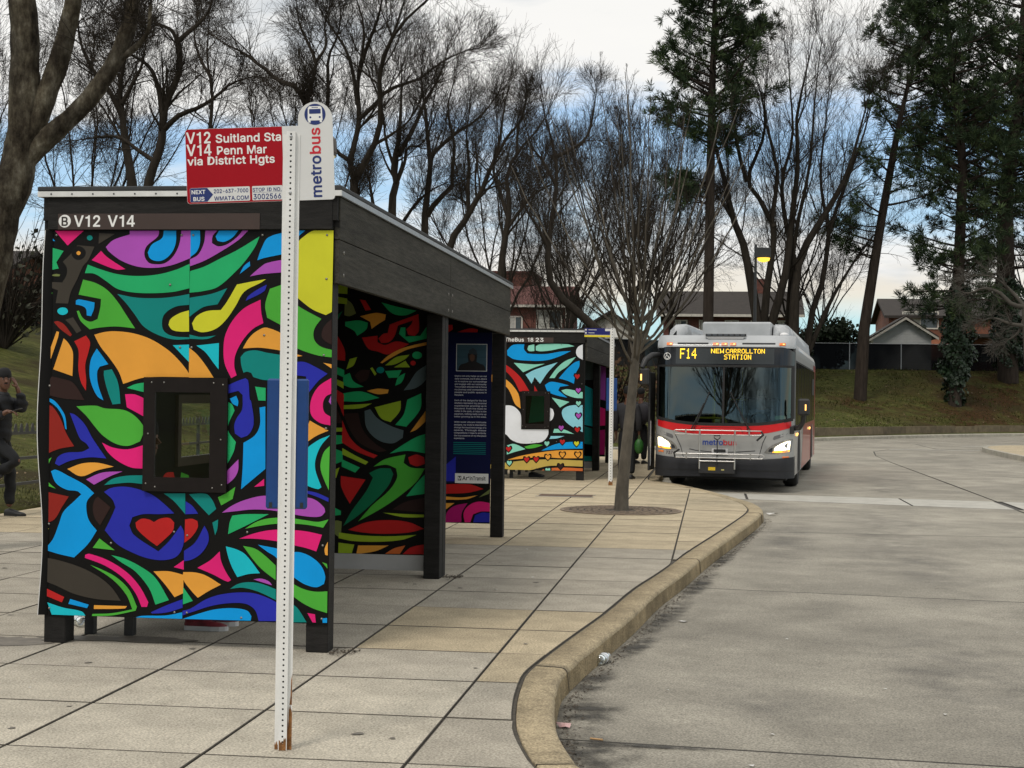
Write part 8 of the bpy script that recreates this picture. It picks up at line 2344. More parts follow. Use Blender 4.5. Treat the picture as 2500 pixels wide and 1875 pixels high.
MB().tube([(-0.03, 0, 0.26), (0, 0, 0.36), (0.03, 0, 0.26)], 0.008, 6).obj('handle', mat('green_bag'), gb) if False else MB().tube([(-0.03, 0, 0.26), (0, 0, 0.36), (0.03, 0, 0.26)], 0.008, 6).obj('handle', MATS['green_bag'], gb)
p2 = stander((-1.72, 36.4, 0), R(160), 'person with a dark backpack boarding by the bus door', mat('black_jacket', (0.016, 0.015, 0.019), 0.8, 0.2, 14, 0.4, 24), BLACKC, BLACKC, None, 1.0)
bk = MB()
bk.ball((-1.66, 36.19, 1.20), 0.21, 0, 14, 10, (0.85, 0.62, 1.15))
bk = bk.obj('backpack', mat('backpack_fabric', (0.020, 0.018, 0.024), 0.8, 0.2, 14, 0.3, 30))
tag(bk, 'dark rounded backpack worn by the person at the bus door', 'backpack')

def sitter(loc, label, coat, pants, shoem, sole, hair, group=None, grp=None):
    """seated figure facing +x (towards the street); feet on the floor"""
    p = thing('person', label, 'person', loc, 0, group)
    J, E = [], []
    def add(*q):
        J.append(q)
        return len(J)-1
    pel = add(-0.42, 0, 0.55, 0.13); ab = add(-0.46, 0, 0.74, 0.12); ch = add(-0.47, 0, 0.97, 0.135); nk = add(-0.44, 0, 1.12, 0.055); hd = add(-0.42, 0, 1.20, 0.05)
    E += [(pel, ab), (ab, ch), (ch, nk), (nk, hd)]
    for s in (-1, 1):
        a = add(-0.46, s*0.19, 1.0, 0.055); b = add(-0.40, s*0.22, 0.74, 0.045); c = add(-0.17, s*0.14, 0.66, 0.03)
        l1 = add(-0.38, s*0.09, 0.53, 0.09); l2 = add(0.02, s*0.11, 0.52, 0.066); l3 = add(0.02, s*0.11, 0.10, 0.045)
        E.extend([(ch, a), (a, b), (b, c), (pel, l1), (l1, l2), (l2, l3)])
        hand_joints(J, E, c, (1, 0, -0.2), (0, 0, 1), 1.0, 0.4, -s)
        shoe(p, (0.0, s*0.11, 0), R(90), shoem, 0.29, sole)
    skin('body', J, E, SKIN_M, p, pel, 2)
    skin('jacket', [(-0.42, 0, 0.52, 0.165, 0.15), (-0.46, 0, 0.74, 0.16, 0.145), (-0.47, 0, 0.97, 0.175, 0.15), (-0.44, 0, 1.10, 0.085), (-0.46, -0.19, 1.0, 0.08), (-0.40, -0.22, 0.74, 0.07), (-0.20, -0.145, 0.665, 0.052), (-0.46, 0.19, 1.0, 0.08), (-0.40, 0.22, 0.74, 0.07), (-0.20, 0.145, 0.665, 0.052)],
         [(0, 1), (1, 2), (2, 3), (2, 4), (4, 5), (5, 6), (2, 7), (7, 8), (8, 9)], coat, p, 0, 2)
    skin('trousers', [(-0.44, 0, 0.58, 0.09), (-0.38, -0.085, 0.54, 0.098), (0.02, -0.11, 0.52, 0.085), (0.02, -0.11, 0.10, 0.065), (-0.38, 0.085, 0.54, 0.098), (0.02, 0.11, 0.52, 0.085), (0.02, 0.11, 0.10, 0.065)], [(0, 1), (1, 2), (2, 3), (0, 4), (4, 5), (5, 6)], pants, p, 0, 2)
    head(p, (-0.40, 0, 1.27), R(90), SKIN_M, 0, None, hair)
    return p
SHR = mat('red_blue_sneaker', lin((120, 34, 44)), 0.6, 0.5, 22)
sitter((-3.44, 9.92, 0), 'person seated inside the near shelter in red and blue sneakers', mat('slate_coat', (0.03, 0.03, 0.035), 0.8, 0.2, 10), mat('denim_trousers', (0.03, 0.04, 0.06), 0.8, 0.2, 10), SHR, mat('white_sole', (0.6, 0.6, 0.6), 0.6), BLACKC)
sitter((-3.52, 29.6, 0), 'person seated inside the far shelter in dark shoes', BLACKC, TROU, SHOEB, SHOEB, BLACKC)

# bus driver behind the windscreen: seated figure in blue
dv = sitter((0, 0, 0), 'driver in a blue shirt seated behind the windscreen of the bus', mat('driver_blue_shirt', (0.06, 0.09, 0.17), 0.8, 0.1, 10), TROU, SHOEB, SHOEB, BLACKC)
dv.matrix_world = Matrix.Translation((0.18, 28.52, -0.15)) @ Matrix.Rotation(R(-5.5), 4, 'Z') @ Matrix.Translation((0.62, 0.82, 0.50)) @ Matrix.Rotation(R(-90), 4, 'Z')

# ---------------------------------------------------------------- litter
PLAST = glass('clear_bottle_plastic', (0.86, 0.88, 0.90), 0.90, 0.12)
def bottle(loc, rz, label):
    b = thing('plastic_bottle', label, 'bottle', loc, rz, 'discarded plastic bottles')
    MB().lathe([(0.0, 0.0), (0.028, 0.004), (0.034, 0.02), (0.034, 0.05), (0.031, 0.055), (0.034, 0.06), (0.034, 0.09), (0.031, 0.095), (0.034, 0.10), (0.034, 0.135), (0.026, 0.165), (0.014, 0.185), (0.014, 0.20)], 18, at=(0, 0, 0.035), axis='Y').obj('bottle_body', PLAST, b)
    MB().lathe([(0.035, 0.07), (0.0352, 0.11)], 18, at=(0, 0, 0.035), axis='Y').obj('label_wrap', mat('pale_label', (0.62, 0.64, 0.68), 0.4, 0.25, 40), b)
    MB().lathe([(0.016, 0.198), (0.016, 0.218), (0.0, 0.218)], 14, at=(0, 0, 0.035), axis='Y').obj('cap', mat('white_cap', (0.7, 0.7, 0.7), 0.4), b)
    return b
bottle((-0.715, 9.84, -0.149), R(-12), 'clear plastic bottle lying in the gutter against the kerb')
bottle((-4.18, 9.72, 0.002), R(40), 'clear plastic bottle lying under the front panel of the near shelter')
def scrap(name, loc, size, m, label, cat, seed, rz=0.0, lift=0.012, group=None):
    q = random.Random(seed)
    n = 9
    pts = [(size*(1+q.uniform(-0.35, 0.3))*math.cos(2*math.pi*k/n), 0.7*size*(1+q.uniform(-0.35, 0.3))*math.sin(2*math.pi*k/n), q.uniform(0.002, lift)) for k in range(n)]
    mb = MB().add(pts+[(0, 0, lift*0.8)], [(k, (k+1) % n, n) for k in range(n)])
    o = mb.obj(name, m)
    o.location = loc
    o.rotation_euler = (0, 0, rz)
    return tag(o, label, cat, group)
PINKP = mat('pink_wrapper', lin((196, 160, 158)), 0.5, 0.2, 30)
LEAFB = mat('dry_brown_leaf', lin((120, 78, 48)), 0.8, 0.3, 20)
PAPER = mat('white_paper', (0.66, 0.65, 0.62), 0.7, 0.1, 20)
scrap('wrapper', (-0.755, 7.98, -0.148), 0.045, PINKP, 'crumpled pink wrapper in the gutter close to the kerb', 'wrapper', 1, lift=0.03)
scrap('dry_leaf', (-0.74, 7.42, -0.148), 0.038, LEAFB, 'curled brown leaf in the damp gutter below the wrapper', 'leaf', 2, lift=0.03)
scrap('paper_scrap', (-0.21, 11.9, -0.149), 0.04, PAPER, 'small white paper scrap in the gutter beyond the bottle', 'litter', 3)
scrap('paper_scrap', (0.90, 23.0, -0.149), 0.09, PAPER, 'white scrap in the gutter at the nose of the kerb', 'litter', 4, lift=0.05)
cg = MB().tube([(-0.60, 7.72, -0.142), (-0.535, 7.70, -0.142)], 0.005, 8)
tag(cg.obj('cigarette_end', mat('cigarette_tan', lin((176, 140, 96)), 0.7)), 'tan cigarette end lying flat in the gutter', 'cigarette end')
q = random.Random(17)
base = MB().add([(0.012, 0, 0.004), (0.003, 0.008, 0.007), (-0.012, 0.002, 0.003), (-0.004, -0.008, 0.005)], [(0, 1, 2, 3)]).mesh('debris_bit', PAPER)
for k, (x, y, z) in enumerate([(0.32, 8.0, -0.149), (1.05, 9.4, -0.149), (1.3, 8.7, -0.149), (1.9, 8.3, -0.149), (0.55, 11.2, -0.149), (2.3, 11.9, -0.149), (-0.25, 9.1, -0.149), (0.2, 7.3, -0.149), (-1.9, 15.6, 0.002), (-1.55, 13.2, 0.002), (-3.9, 8.95, 0.002), (-4.45, 9.0, 0.002), (-3.6, 7.7, 0.002), (-1.75, 12.3, 0.002)]):
    o = bpy.data.objects.new('debris_bit', base)
    COL.objects.link(o)
    o.location = (x, y, z)
    o.rotation_euler = (0, 0, q.uniform(0, 6))
    o.scale = (q.uniform(0.8, 1.8),)*3
    tag(o, 'tiny pale bit of debris lying on the concrete', 'debris', 'pale bits of debris on the ground')
# crumbs of dirt and leaf along the foot of the kerb and of the posts: uncountable
r_ = np.random.default_rng(9)
n = 1500
yy = 6.3+r_.random(n)**1.3*16
xx = np.array([xk(y) for y in yy])+0.24+np.abs(r_.normal(0, 0.05, n))+0.01
P = np.stack([xx, yy, np.full(n, -0.147)], 1)
n2 = 260
P2 = np.stack([r_.uniform(-2.32, -2.15, n2), np.where(r_.random(n2) < 0.5, r_.normal(9.15, 0.06, n2), r_.normal(13.1, 0.06, n2)), np.full(n2, 0.002)], 1)
P = np.vstack([P, P2])
n = len(P)
a = r_.random(n)*6.28
s = r_.uniform(0.004, 0.016, n)
V = np.zeros((n, 4, 3))
for k in range(4):
    V[:, k, 0] = P[:, 0]+s*np.cos(a+k*1.57)*(1 if k % 2 else 0.5)
    V[:, k, 1] = P[:, 1]+s*np.sin(a+k*1.57)*(1 if k % 2 else 0.5)
    V[:, k, 2] = P[:, 2]+r_.uniform(0, 0.008, n)
me = arrays_mesh('gutter_debris', V.reshape(-1, 3), np.arange(n*4).reshape(n, 4), mat('gutter_dirt', (0.06, 0.045, 0.03), 0.9, 0.6, 30))
link('gutter_debris', me, kind='stuff')
# ---------------------------------------------------------------- trees
BARK = mat('dark_bark', (0.034, 0.028, 0.022), 0.95, 0.35, 3, 0.8, 12, stretch=(3, 3, 0.6), var2=0.25, v2scale=0.5, spec=0.1)
BARKP = mat('pine_bark', (0.040, 0.031, 0.025), 0.95, 0.35, 3, 0.8, 10, stretch=(3, 3, 0.5), spec=0.1)
def mottled_bark():
    m = bpy.data.materials.new('mottled_lichen_bark')
    m.use_nodes = True
    N, L = m.node_tree.nodes, m.node_tree.links
    b = N['Principled BSDF']
    b.inputs['Roughness'].default_value = 0.95
    b.inputs['Specular IOR Level'].default_value = 0.15
    t = N.new('ShaderNodeTexCoord')
    def nz(sc, de, st):
        mp = N.new('ShaderNodeMapping')
        mp.inputs['Scale'].default_value = st
        L.new(t.outputs['Object'], mp.inputs[0])
        n = N.new('ShaderNodeTexNoise')
        n.inputs['Scale'].default_value = sc
        n.inputs['Detail'].default_value = de
        n.inputs['Roughness'].default_value = 0.68
        L.new(mp.outputs[0], n.inputs['Vector'])
        return n.outputs['Fac']
    r = N.new('ShaderNodeValToRGB')
    e = r.color_ramp.elements
    e[0].position, e[0].color = 0.34, (0.018, 0.014, 0.010, 1)
    e[1].position, e[1].color = 0.45, (0.060, 0.050, 0.038, 1)
    for p, c in ((0.53, (0.105, 0.092, 0.072)), (0.60, (0.17, 0.155, 0.128)), (0.68, (0.30, 0.285, 0.25))):
        x = e.new(p)
        x.color = (*c, 1)
    n1 = nz(7, 10, (1, 1, 0.55))
    L.new(n1, r.inputs[0])
    r2 = N.new('ShaderNodeValToRGB')
    e = r2.color_ramp.elements
    e[0].position, e[0].color = 0.42, (0.62, 0.60, 0.56, 1)
    e[1].position, e[1].color = 0.62, (1.10, 1.06, 0.92, 1)
    L.new(nz(1.6, 5, (1, 1, 0.6)), r2.inputs[0])
    mx = N.new('ShaderNodeMix')
    mx.data_type, mx.blend_type = 'RGBA', 'MULTIPLY'
    mx.inputs[0].default_value = 1
    L.new(r.outputs[0], mx.inputs[6])
    L.new(r2.outputs[0], mx.inputs[7])
    L.new(mx.outputs[2], b.inputs['Base Color'])
    bp = N.new('ShaderNodeBump')
    bp.inputs['Strength'].default_value = 1.0
    bp.inputs['Distance'].default_value = 0.06
    L.new(nz(14, 9, (1, 1, 0.35)), bp.inputs['Height'])
    L.new(bp.outputs[0], b.inputs['Normal'])
    return m
BARKM = mottled_bark()

def tubes(P, Rr, S):
    """many polylines (N,P,3) with radii (N,P) to tube verts and quads"""
    N_, K = P.shape[:2]
    T = np.empty_like(P)
    T[:, 1:-1] = P[:, 2:]-P[:, :-2]
    T[:, 0] = P[:, 1]-P[:, 0]
    T[:, -1] = P[:, -1]-P[:, -2]
    T /= np.linalg.norm(T, axis=2, keepdims=True)+1e-9
    mean = T.mean(axis=1)
    ref = np.where((np.abs(mean[:, 2]) < 0.85)[:, None], np.array([[0, 0, 1.0]]), np.array([[1.0, 0.13, 0]]))[:, None, :]
    A = ref-T*np.sum(T*ref, axis=2, keepdims=True)
    A /= np.linalg.norm(A, axis=2, keepdims=True)+1e-9
    B = np.cross(T, A)
    an = 2*np.pi*np.arange(S)/S
    V = P[:, :, None, :]+(A[:, :, None, :]*np.cos(an)[None, None, :, None]+B[:, :, None, :]*np.sin(an)[None, None, :, None])*Rr[:, :, None, None]
    base = (np.arange(N_)*K*S)[:, None, None]+(np.arange(K-1)*S)[None, :, None]+np.arange(S)[None, None, :]
    nxt = (np.arange(N_)*K*S)[:, None, None]+(np.arange(K-1)*S)[None, :, None]+((np.arange(S)+1) % S)[None, None, :]
    F = np.stack([base, nxt, nxt+S, base+S], axis=-1).reshape(-1, 4)
    return V.reshape(-1, 3), F
def unit(v):
    return v/(np.linalg.norm(v, axis=-1, keepdims=True)+1e-9)
def branch(P, Rr, n, rng, tmin, ang, lf, rf, up, K, wob, tmax=1.0, minlen=0.0, rmin=0.003, tip=0.35, maxr=9):
    """n children on every parent"""
    N_, Kp = P.shape[:2]
    seg = np.linalg.norm(np.diff(P, axis=1), axis=2)
    Ln = seg.sum(axis=1)
    t = np.sort(rng.uniform(tmin, tmax, (N_, n)), axis=1)
    f = t*(Kp-1)
    i0 = np.minimum(f.astype(int), Kp-2)
    fr = (f-i0)[..., None]
    ix = np.arange(N_)[:, None]
    p = P[ix, i0]*(1-fr)+P[ix, i0+1]*fr
    tg = unit(P[ix, i0+1]-P[ix, i0])
    r = Rr[ix, i0]*(1-fr[..., 0])+Rr[ix, i0+1]*fr[..., 0]
    rnd = rng.normal(size=(N_, n, 3))
    perp = unit(rnd-tg*np.sum(rnd*tg, axis=2, keepdims=True))
    a = np.radians(rng.normal(ang[0], ang[1], (N_, n)))[..., None]
    d = tg*np.cos(a)+perp*np.sin(a)
    L = (Ln[:, None]*lf*(1.15-0.65*t)*rng.uniform(0.6, 1.25, (N_, n))+minlen)
    r0 = np.clip(r*rf*rng.uniform(0.75, 1.1, (N_, n)), rmin, maxr)
    M = N_*n
    p, d, L, r0 = p.reshape(M, 3), unit(d.reshape(M, 3)), L.reshape(M), r0.reshape(M)
    Q = np.empty((M, K, 3))
    Q[:, 0] = p
    for k in range(1, K):
        d = unit(d+np.array([0, 0, up])*(1.0/K)*2+rng.normal(0, wob, (M, 3)))
        p = p+d*(L/(K-1))[:, None]
        Q[:, k] = p
    RR = r0[:, None]*(1-(1-tip)*np.linspace(0, 1, K)[None, :])
    return Q, np.maximum(RR, rmin*0.7)
def resample(pts, K):
    pts = np.asarray(pts, float)
    d = np.concatenate([[0], np.cumsum(np.linalg.norm(np.diff(pts, axis=0), axis=1))])
    return np.stack([np.interp(np.linspace(0, d[-1], K), d, pts[:, i]) for i in range(pts.shape[1])], 1)
def traced_limbs(key, rng, K=12, depth=0.45):
    """limb outlines given in metres across and up; each limb leans nearer or farther at random"""
    Y, limbs = TREES[key]
    out, rad = [], []
    for li, (r0, r1, q) in enumerate(limbs):
        p2 = [(q[i]/100, q[i+1]/100) for i in range(0, len(q), 2)]
        p2 = resample(spline(p2, False, 4, 170), K)
        y0, slope = 0.0, 0.0
        if li and out:
            best = min(((np.hypot(o[:, 0]-p2[0, 0], o[:, 2]-p2[0, 1])).min(), k) for k, o in enumerate(out))
            o = out[best[1]]
            j = int(np.argmin(np.hypot(o[:, 0]-p2[0, 0], o[:, 2]-p2[0, 1])))
            if best[0] < 1.0:
                y0 = o[j, 1]
        Ln = np.linalg.norm(np.diff(p2, axis=0), axis=1).sum()
        t = np.linspace(0, 1, K)
        sl = rng.uniform(-depth, depth)*(0.2 if li == 0 else 1)
        y = y0+t*Ln*sl+np.sin(t*3.1*rng.uniform(1, 2))*Ln*0.03*t
        out.append(np.stack([p2[:, 0], y, p2[:, 1]], 1))
        e = (q[-2]/100, q[-1]/100)
        forks = any(math.hypot(o[2][0]/100-e[0], o[2][1]/100-e[1]) < 0.7 for o in limbs[li+1:])
        rad.append(np.linspace(r0/1000, r1/1000, K)*(1 if key == 'near' else 0.8) if forks or key == 'near' else r0/1000*0.72*(1-t)**0.9+0.010)
    return Y, np.array(out), np.array(rad)
def tree_object(name, label, Y, trunkV, trunkF, crownV, crownF, ox, tm, cm, group=None, cat='tree', crown_name='crown', smooth=True):
    z = th(ox, Y)
    if z < -0.3: z = 0.0
    o = thing(name, label, cat, (ox, Y, z), 0, group)
    off = np.array([ox, Y, z])
    link('trunk', arrays_mesh('trunk', trunkV-off, trunkF, tm, smooth), o)
    link(crown_name, arrays_mesh('crown', crownV-off, crownF, cm, False), o)
    return o
def join(parts):
    V, F, o = [], [], 0
    for v, f in parts:
        V.append(v)
        F.append(f+o)
        o += len(v)
    return np.vstack(V), np.vstack(F)
def crown_of(P, Rr, rng, dens=1.0, scale=1.0, up=0.25, ns=(9, 6, 5, 2), wig=0.09, rtw=0.0052, tmin=0.22):
    c1, r1 = branch(P, Rr, max(2, int(ns[0]*dens)), rng, tmin, (36, 12), 0.46*scale, 0.45, up, 9, wig, maxr=0.045, tip=0.2)
    c2, r2 = branch(c1, r1, ns[1], rng, 0.10, (36, 13), 0.58, 0.45, up*0.8, 7, wig, maxr=0.016, tip=0.3, minlen=0.15)
    c3, r3 = branch(c2, r2, ns[2], rng, 0.10, (33, 14), 0.62, 0.55, up*0.6, 5, wig, rmin=rtw, maxr=0.0085, minlen=0.2)
    l1, lr1 = branch(P, np.minimum(Rr, 0.03), 4, rng, 0.90, (16, 8), 0.30*scale, 0.7, up, 7, wig, tmax=0.995, minlen=0.5, rmin=0.008, tip=0.3)
    l2, lr2 = branch(l1, lr1, 8, rng, 0.1, (33, 12), 0.5, 0.5, up, 5, wig, rmin=rtw, maxr=0.009, minlen=0.15)
    l3, lr3 = branch(l2, lr2, 3, rng, 0.1, (33, 12), 0.55, 0.7, up, 4, wig, rmin=rtw, maxr=0.007, minlen=0.12)
    parts = [tubes(c1, r1, 5), tubes(c2, r2, 4), tubes(c3, r3, 3), tubes(l1, lr1, 5), tubes(l2, lr2, 3), tubes(l3, lr3, 3)]
    if ns[3]:
        c4, r4 = branch(c3, r3, ns[3], rng, 0.15, (32, 14), 0.62, 0.75, up*0.4, 3, wig, minlen=0.15, rmin=rtw*0.9, maxr=0.006)
        parts.append(tubes(c4, r4, 3))
    return join(parts)
def bare_tree(key, label, seed, name='bare_tree', dens=1.0, scale=1.0, up=0.25, ns=(9, 6, 5, 2), depth=0.45, bark=None, group='bare trees on the bank', S=9, rtw=0.0045, K=12, tmin=0.25):
    rng = np.random.default_rng(seed)
    Y, P, Rr = traced_limbs(key, rng, K, depth)
    P[:, :, 1] += Y
    # carry the trunk down into the ground
    x0 = P[0, 0, 0]
    z = th(x0, Y)
    zb = (z if z > -0.3 else 0.0)-0.1
    parts = [tubes(P, Rr, S)]
    if P[0, 0, 2] > zb+0.3:
        d = P[0, 0]-P[0, 1]
        lean = min(abs(P[0, 0, 2]-zb), 3)*0.12*np.sign(d[0])
        b = np.stack([np.linspace(x0+lean, x0, 5), np.full(5, Y), np.linspace(zb, P[0, 0, 2]+0.01, 5)], 1)[None]
        parts.append(tubes(b, np.linspace(Rr[0, 0]*1.35, Rr[0, 0], 5)[None], S))
        x0 = x0+lean
    tv, tf = join(parts)
    cv, cf = crown_of(P, Rr, rng, dens, scale, up, ns, rtw=rtw, tmin=tmin)
    cv[:, 2] = np.maximum(cv[:, 2], zb+0.6)
    return tree_object(name, label, Y, tv, tf, cv, cf, x0, bark or BARK, bark or BARK, group)

# leaning mottled tree close to the camera at the left: low limbs built finely
def near_tree():
    rng = np.random.default_rng(31)
    Y, P, Rr = traced_limbs('near', rng, 40, 0.10)
    P[:, :, 1] += Y
    up_, ur_ = branch(P[:3], Rr[:3], 3, rng, 0.97, (16, 7), 0.0, 0.72, 0.35, 12, 0.05, tmax=0.995, minlen=3.4, tip=0.25)
    V, F = tubes(P, Rr, 28)
    # knobbly bark: push the skin in and out
    nrm = V-np.repeat(P.reshape(-1, 3), 28, axis=0)
    k = 1+0.045*np.sin(V[:, 2]*7+V[:, 0]*9)+0.035*np.sin(V[:, 2]*19+V[:, 1]*27+2*np.sin(V[:, 0]*13))+0.02*np.sin(V[:, 0]*47+V[:, 2]*11)
    k += 0.10*np.exp(-((V[:, 2]-3.62)/0.16)**2)-0.10*np.exp(-((V[:, 2]-3.36)/0.07)**2)
    V = np.repeat(P.reshape(-1, 3), 28, axis=0)+nrm*k[:, None]
    # swollen collar below the fork
    V, F = join([(V, F), tubes(up_, ur_, 12)])
    cv, cf = join([crown_of(P[1:], Rr[1:]*0.3, rng, 0.35, 0.45, 0.3, (6, 4, 4, 2), tmin=0.55), crown_of(up_, ur_, rng, 0.9, 0.9, 0.3, (7, 6, 4, 2), tmin=0.35)])
    o = tree_object('leaning_tree', 'big mottled grey leaning tree trunk with forked limbs at the left edge', Y, V, F, cv, cf, -7.4, BARKM, BARK)
    return o
near_tree()
bare_tree('ivy', 'thick dark bare tree trunk, leftmost of the bank trees behind the near shelter roof', 1, up=0.15, ns=(12, 6, 5, 2), scale=1.2)
bare_tree('twin', 'bare tree with two curving stems behind the left end of the red sign', 2, up=0.12, ns=(10, 6, 5, 2), scale=0.9)
bare_tree('ivysmall', 'thin ivy wrapped bare tree seen above the red sign', 3, ns=(9, 6, 5, 2))
bare_tree('sign', 'bare tree with wide left limb rising behind the white tongue of the sign', 4, up=0.2, ns=(9, 6, 5, 2))
bare_tree('big', 'tall bare tree forking low just right of the white sign', 5, up=0.3, ns=(10, 6, 5, 2), scale=0.95)
bare_tree('second', 'bare tree with straight double stem right of the low forking tree', 6, up=0.3, scale=0.95)
bare_tree('third', 'bare tree with a bent side limb above the middle of the near shelter', 7, up=0.3)
bare_tree('leaning', 'bare tree leaning right above the end of the near shelter roof', 8, up=0.3)
bare_tree('fifth', 'bare spreading tree at the corner of the brick house', 9, up=0.3)
bare_tree('curved', 'bare tree with low trunk curving sharply up in front of the brick house', 10, up=0.2)
bare_tree('multi', 'broad bare tree with many fanned stems behind the bus', 12, up=0.4, ns=(11, 6, 5, 2), scale=0.9, rtw=0.007, S=8, depth=0.25)
bare_tree('right', 'bare tree of slim rising stems right behind the bus roof', 13, up=0.4, ns=(10, 6, 5, 2), rtw=0.007, S=8)
bare_tree('low', 'low bare branches reaching in from the right edge', 14, name='bare_branch_tree', up=0.0, ns=(8, 5, 3, 1), scale=0.9, rtw=0.008, bark=mat('grey_twig_bark', (0.06, 0.053, 0.043), 0.95, 0.3, 5), tmin=0.1)

# slender vase-shaped street tree in its grate
def vase_tree(loc, label, seed, h=3.95, spread=1.95):
    rng = np.random.default_rng(seed)
    K = 12
    tr = np.array([[0, 0, -0.05], [0.01, 0, 0.3], [0.05, 0, 0.75], [0.09, 0.01, 1.2], [0.13, 0.0, 1.6], [0.17, 0.0, 2.1], [0.20, 0.0, 2.6]])
    trr = np.array([0.106, 0.088, 0.078, 0.072, 0.066, 0.058, 0.032])
    tv, tf = tubes(resample(tr, 16)[None], np.interp(np.linspace(0, 1, 16), np.linspace(0, 1, 7), trr)[None], 16)
    lim, rad = [], []
    n = 24
    for i in range(n):
        a = 2*math.pi*(i*0.381966)+rng.uniform(-0.3, 0.3)
        rr_ = spread*math.sqrt((i+0.5)/n)*rng.uniform(0.85, 1.1)
        z0 = 2.12+0.70*(i % 5)/5+rng.uniform(-0.1, 0.1)
        top = h*rng.uniform(0.88, 1.12)*(1-0.28*(rr_/spread)**2)
        bx = 0.17+0.05*(z0-2.12)/0.7
        t = np.linspace(0, 1, K)
        out = rr_*(t**0.75*0.70+0.30*t)
        x = bx+out*math.cos(a)+rng.normal(0, 0.03, K).cumsum()*0.6
        y = out*math.sin(a)+rng.normal(0, 0.03, K).cumsum()*0.6
        z = z0+(top+2.0-z0)*(t**1.12)
        lim.append(np.stack([x, y, z], 1))
        rad.append(np.linspace(0.0185*rng.uniform(0.8, 1.3), 0.005, K))
    P, Rr = np.array(lim), np.array(rad)
    c1, r1 = branch(P, Rr, 11, rng, 0.12, (26, 9), 0.30, 0.55, 0.5, 6, 0.07, maxr=0.014)
    c2, r2 = branch(c1, r1, 6, rng, 0.12, (30, 10), 0.46, 0.6, 0.4, 4, 0.08, rmin=0.0028, maxr=0.008)
    c3, r3 = branch(c2, r2, 3, rng, 0.2, (30, 12), 0.55, 0.7, 0.3, 3, 0.08, rmin=0.0022, maxr=0.004)
    v1, f1 = tubes(P, Rr, 7)
    tv, tf = join([(tv, tf), (v1, f1)])
    cv, cf = join([tubes(c1, r1, 4), tubes(c2, r2, 3), tubes(c3, r3, 3)])
    o = thing('street_tree', label, 'tree', loc)
    link('trunk', arrays_mesh('trunk', tv, tf, mat('grey_green_bark', (0.105, 0.091, 0.070), 0.95, 0.35, 9, 0.7, 50, stretch=(1, 1, 0.5), var2=0.2, v2scale=2), True), o)
    link('crown', arrays_mesh('crown', cv, cf, BARK, False), o)
    return o
vase_tree((-1.27, 21.4, 0), 'slender bare tree with upright vase shaped branches growing from the round grate', 40)

# dense background of bare trees along the fence: two unique trees, copied
def generic_tree(name, label, seed, h=13.0, spread=0.5):
    rng = np.random.default_rng(seed)
    K = 10
    tr = np.array([[0, 0, -0.3], [0.05, 0.02, h*0.12], [0.0, 0.0, h*0.22], [0.1, -0.05, h*0.32]])
    P0 = resample(tr, K)[None]
    R0 = np.linspace(0.13, 0.09, K)[None]
    l, r = branch(P0, R0, 9, rng, 0.55, (34, 10), 0, 0.62, 0.45, K, 0.10, minlen=h*0.62)
    parts = [tubes(P0, R0, 8), tubes(l, r, 6)]
    tv, tf = join(parts)
    cv, cf = crown_of(l, r, rng, 1.0, 0.85, 0.3, (8, 6, 5, 2), rtw=0.0065)
    o = thing(name, label, 'tree', (0, 0, 0), 0, 'bare trees on the bank')
    link('trunk', arrays_mesh('trunk', tv, tf, BARK, True), o)
    link('crown', arrays_mesh('crown', cv, cf, BARK, False), o)
    return o
G1 = generic_tree('bare_tree', 'x', 51, 13.5)
G2 = generic_tree('bare_tree', 'x', 52, 12.0)
spots = [(-27, 52, 1.0, 'far left bare tree beyond the leaning trunk, among the crowded bank trees'), (-24.5, 57, 1.1, 'bare tree in the crowd just right of the leaning trunk'), (-18, 62, 1.05, 'background bare tree behind the two curving stems'), (-9.8, 70, 1.1, 'background bare tree behind the low forking tree'),
         (-7.2, 74, 0.95, 'background bare tree above the near shelter fascia'), (-8.6, 92, 1.15, 'background bare tree above the red roof of the brick house'), (-4.8, 88, 1.2, 'background bare tree left of the tall pine trunk'), (-2.6, 90, 1.1, 'background bare tree touching the tall pine trunk'),
         (4.6, 97, 1.1, 'background bare tree between tall pine and leaning pine'), (7.0, 101, 0.95, 'background bare tree behind the leaning pine trunk'), (21, 104, 1.1, 'background bare tree behind the right hand ivy pine'),
         (-6.2, 60, 0.62, 'low bare tree at the edge of the brown thicket')]
for k, (x, y, s, lab) in enumerate(spots):
    src = (G1, G2)[k % 2]
    o = src if k < 2 else copy_tree(src)
    o.location = (x, y, max(th(x, y), 0))
    o.rotation_euler = (0, 0, k*1.7)
    o.scale = (s*0.92, s*0.92, s)
    o['label'] = lab
# trees behind the camera, which the bus windscreen mirrors
for k, (x, y, s) in enumerate([(2.5, -26, 1.0), (-6.5, -30, 1.1), (9.5, -33, 1.05), (17, -38, 1.0)]):
    o = copy_tree((G1, G2)[k % 2])
    o.location = (x, y, -0.1)
    o.scale = (s, s, s)
    o.rotation_euler = (0, 0, 0.8+k)
    o['label'] = ('bare tree mirrored in the middle of the bus windscreen', 'bare tree mirrored at the left of the bus windscreen', 'bare tree mirrored at the right of the bus windscreen', 'bare tree farthest right among those mirrored in the windscreen')[k]
    o['group'] = 'bare trees mirrored in the windscreen'

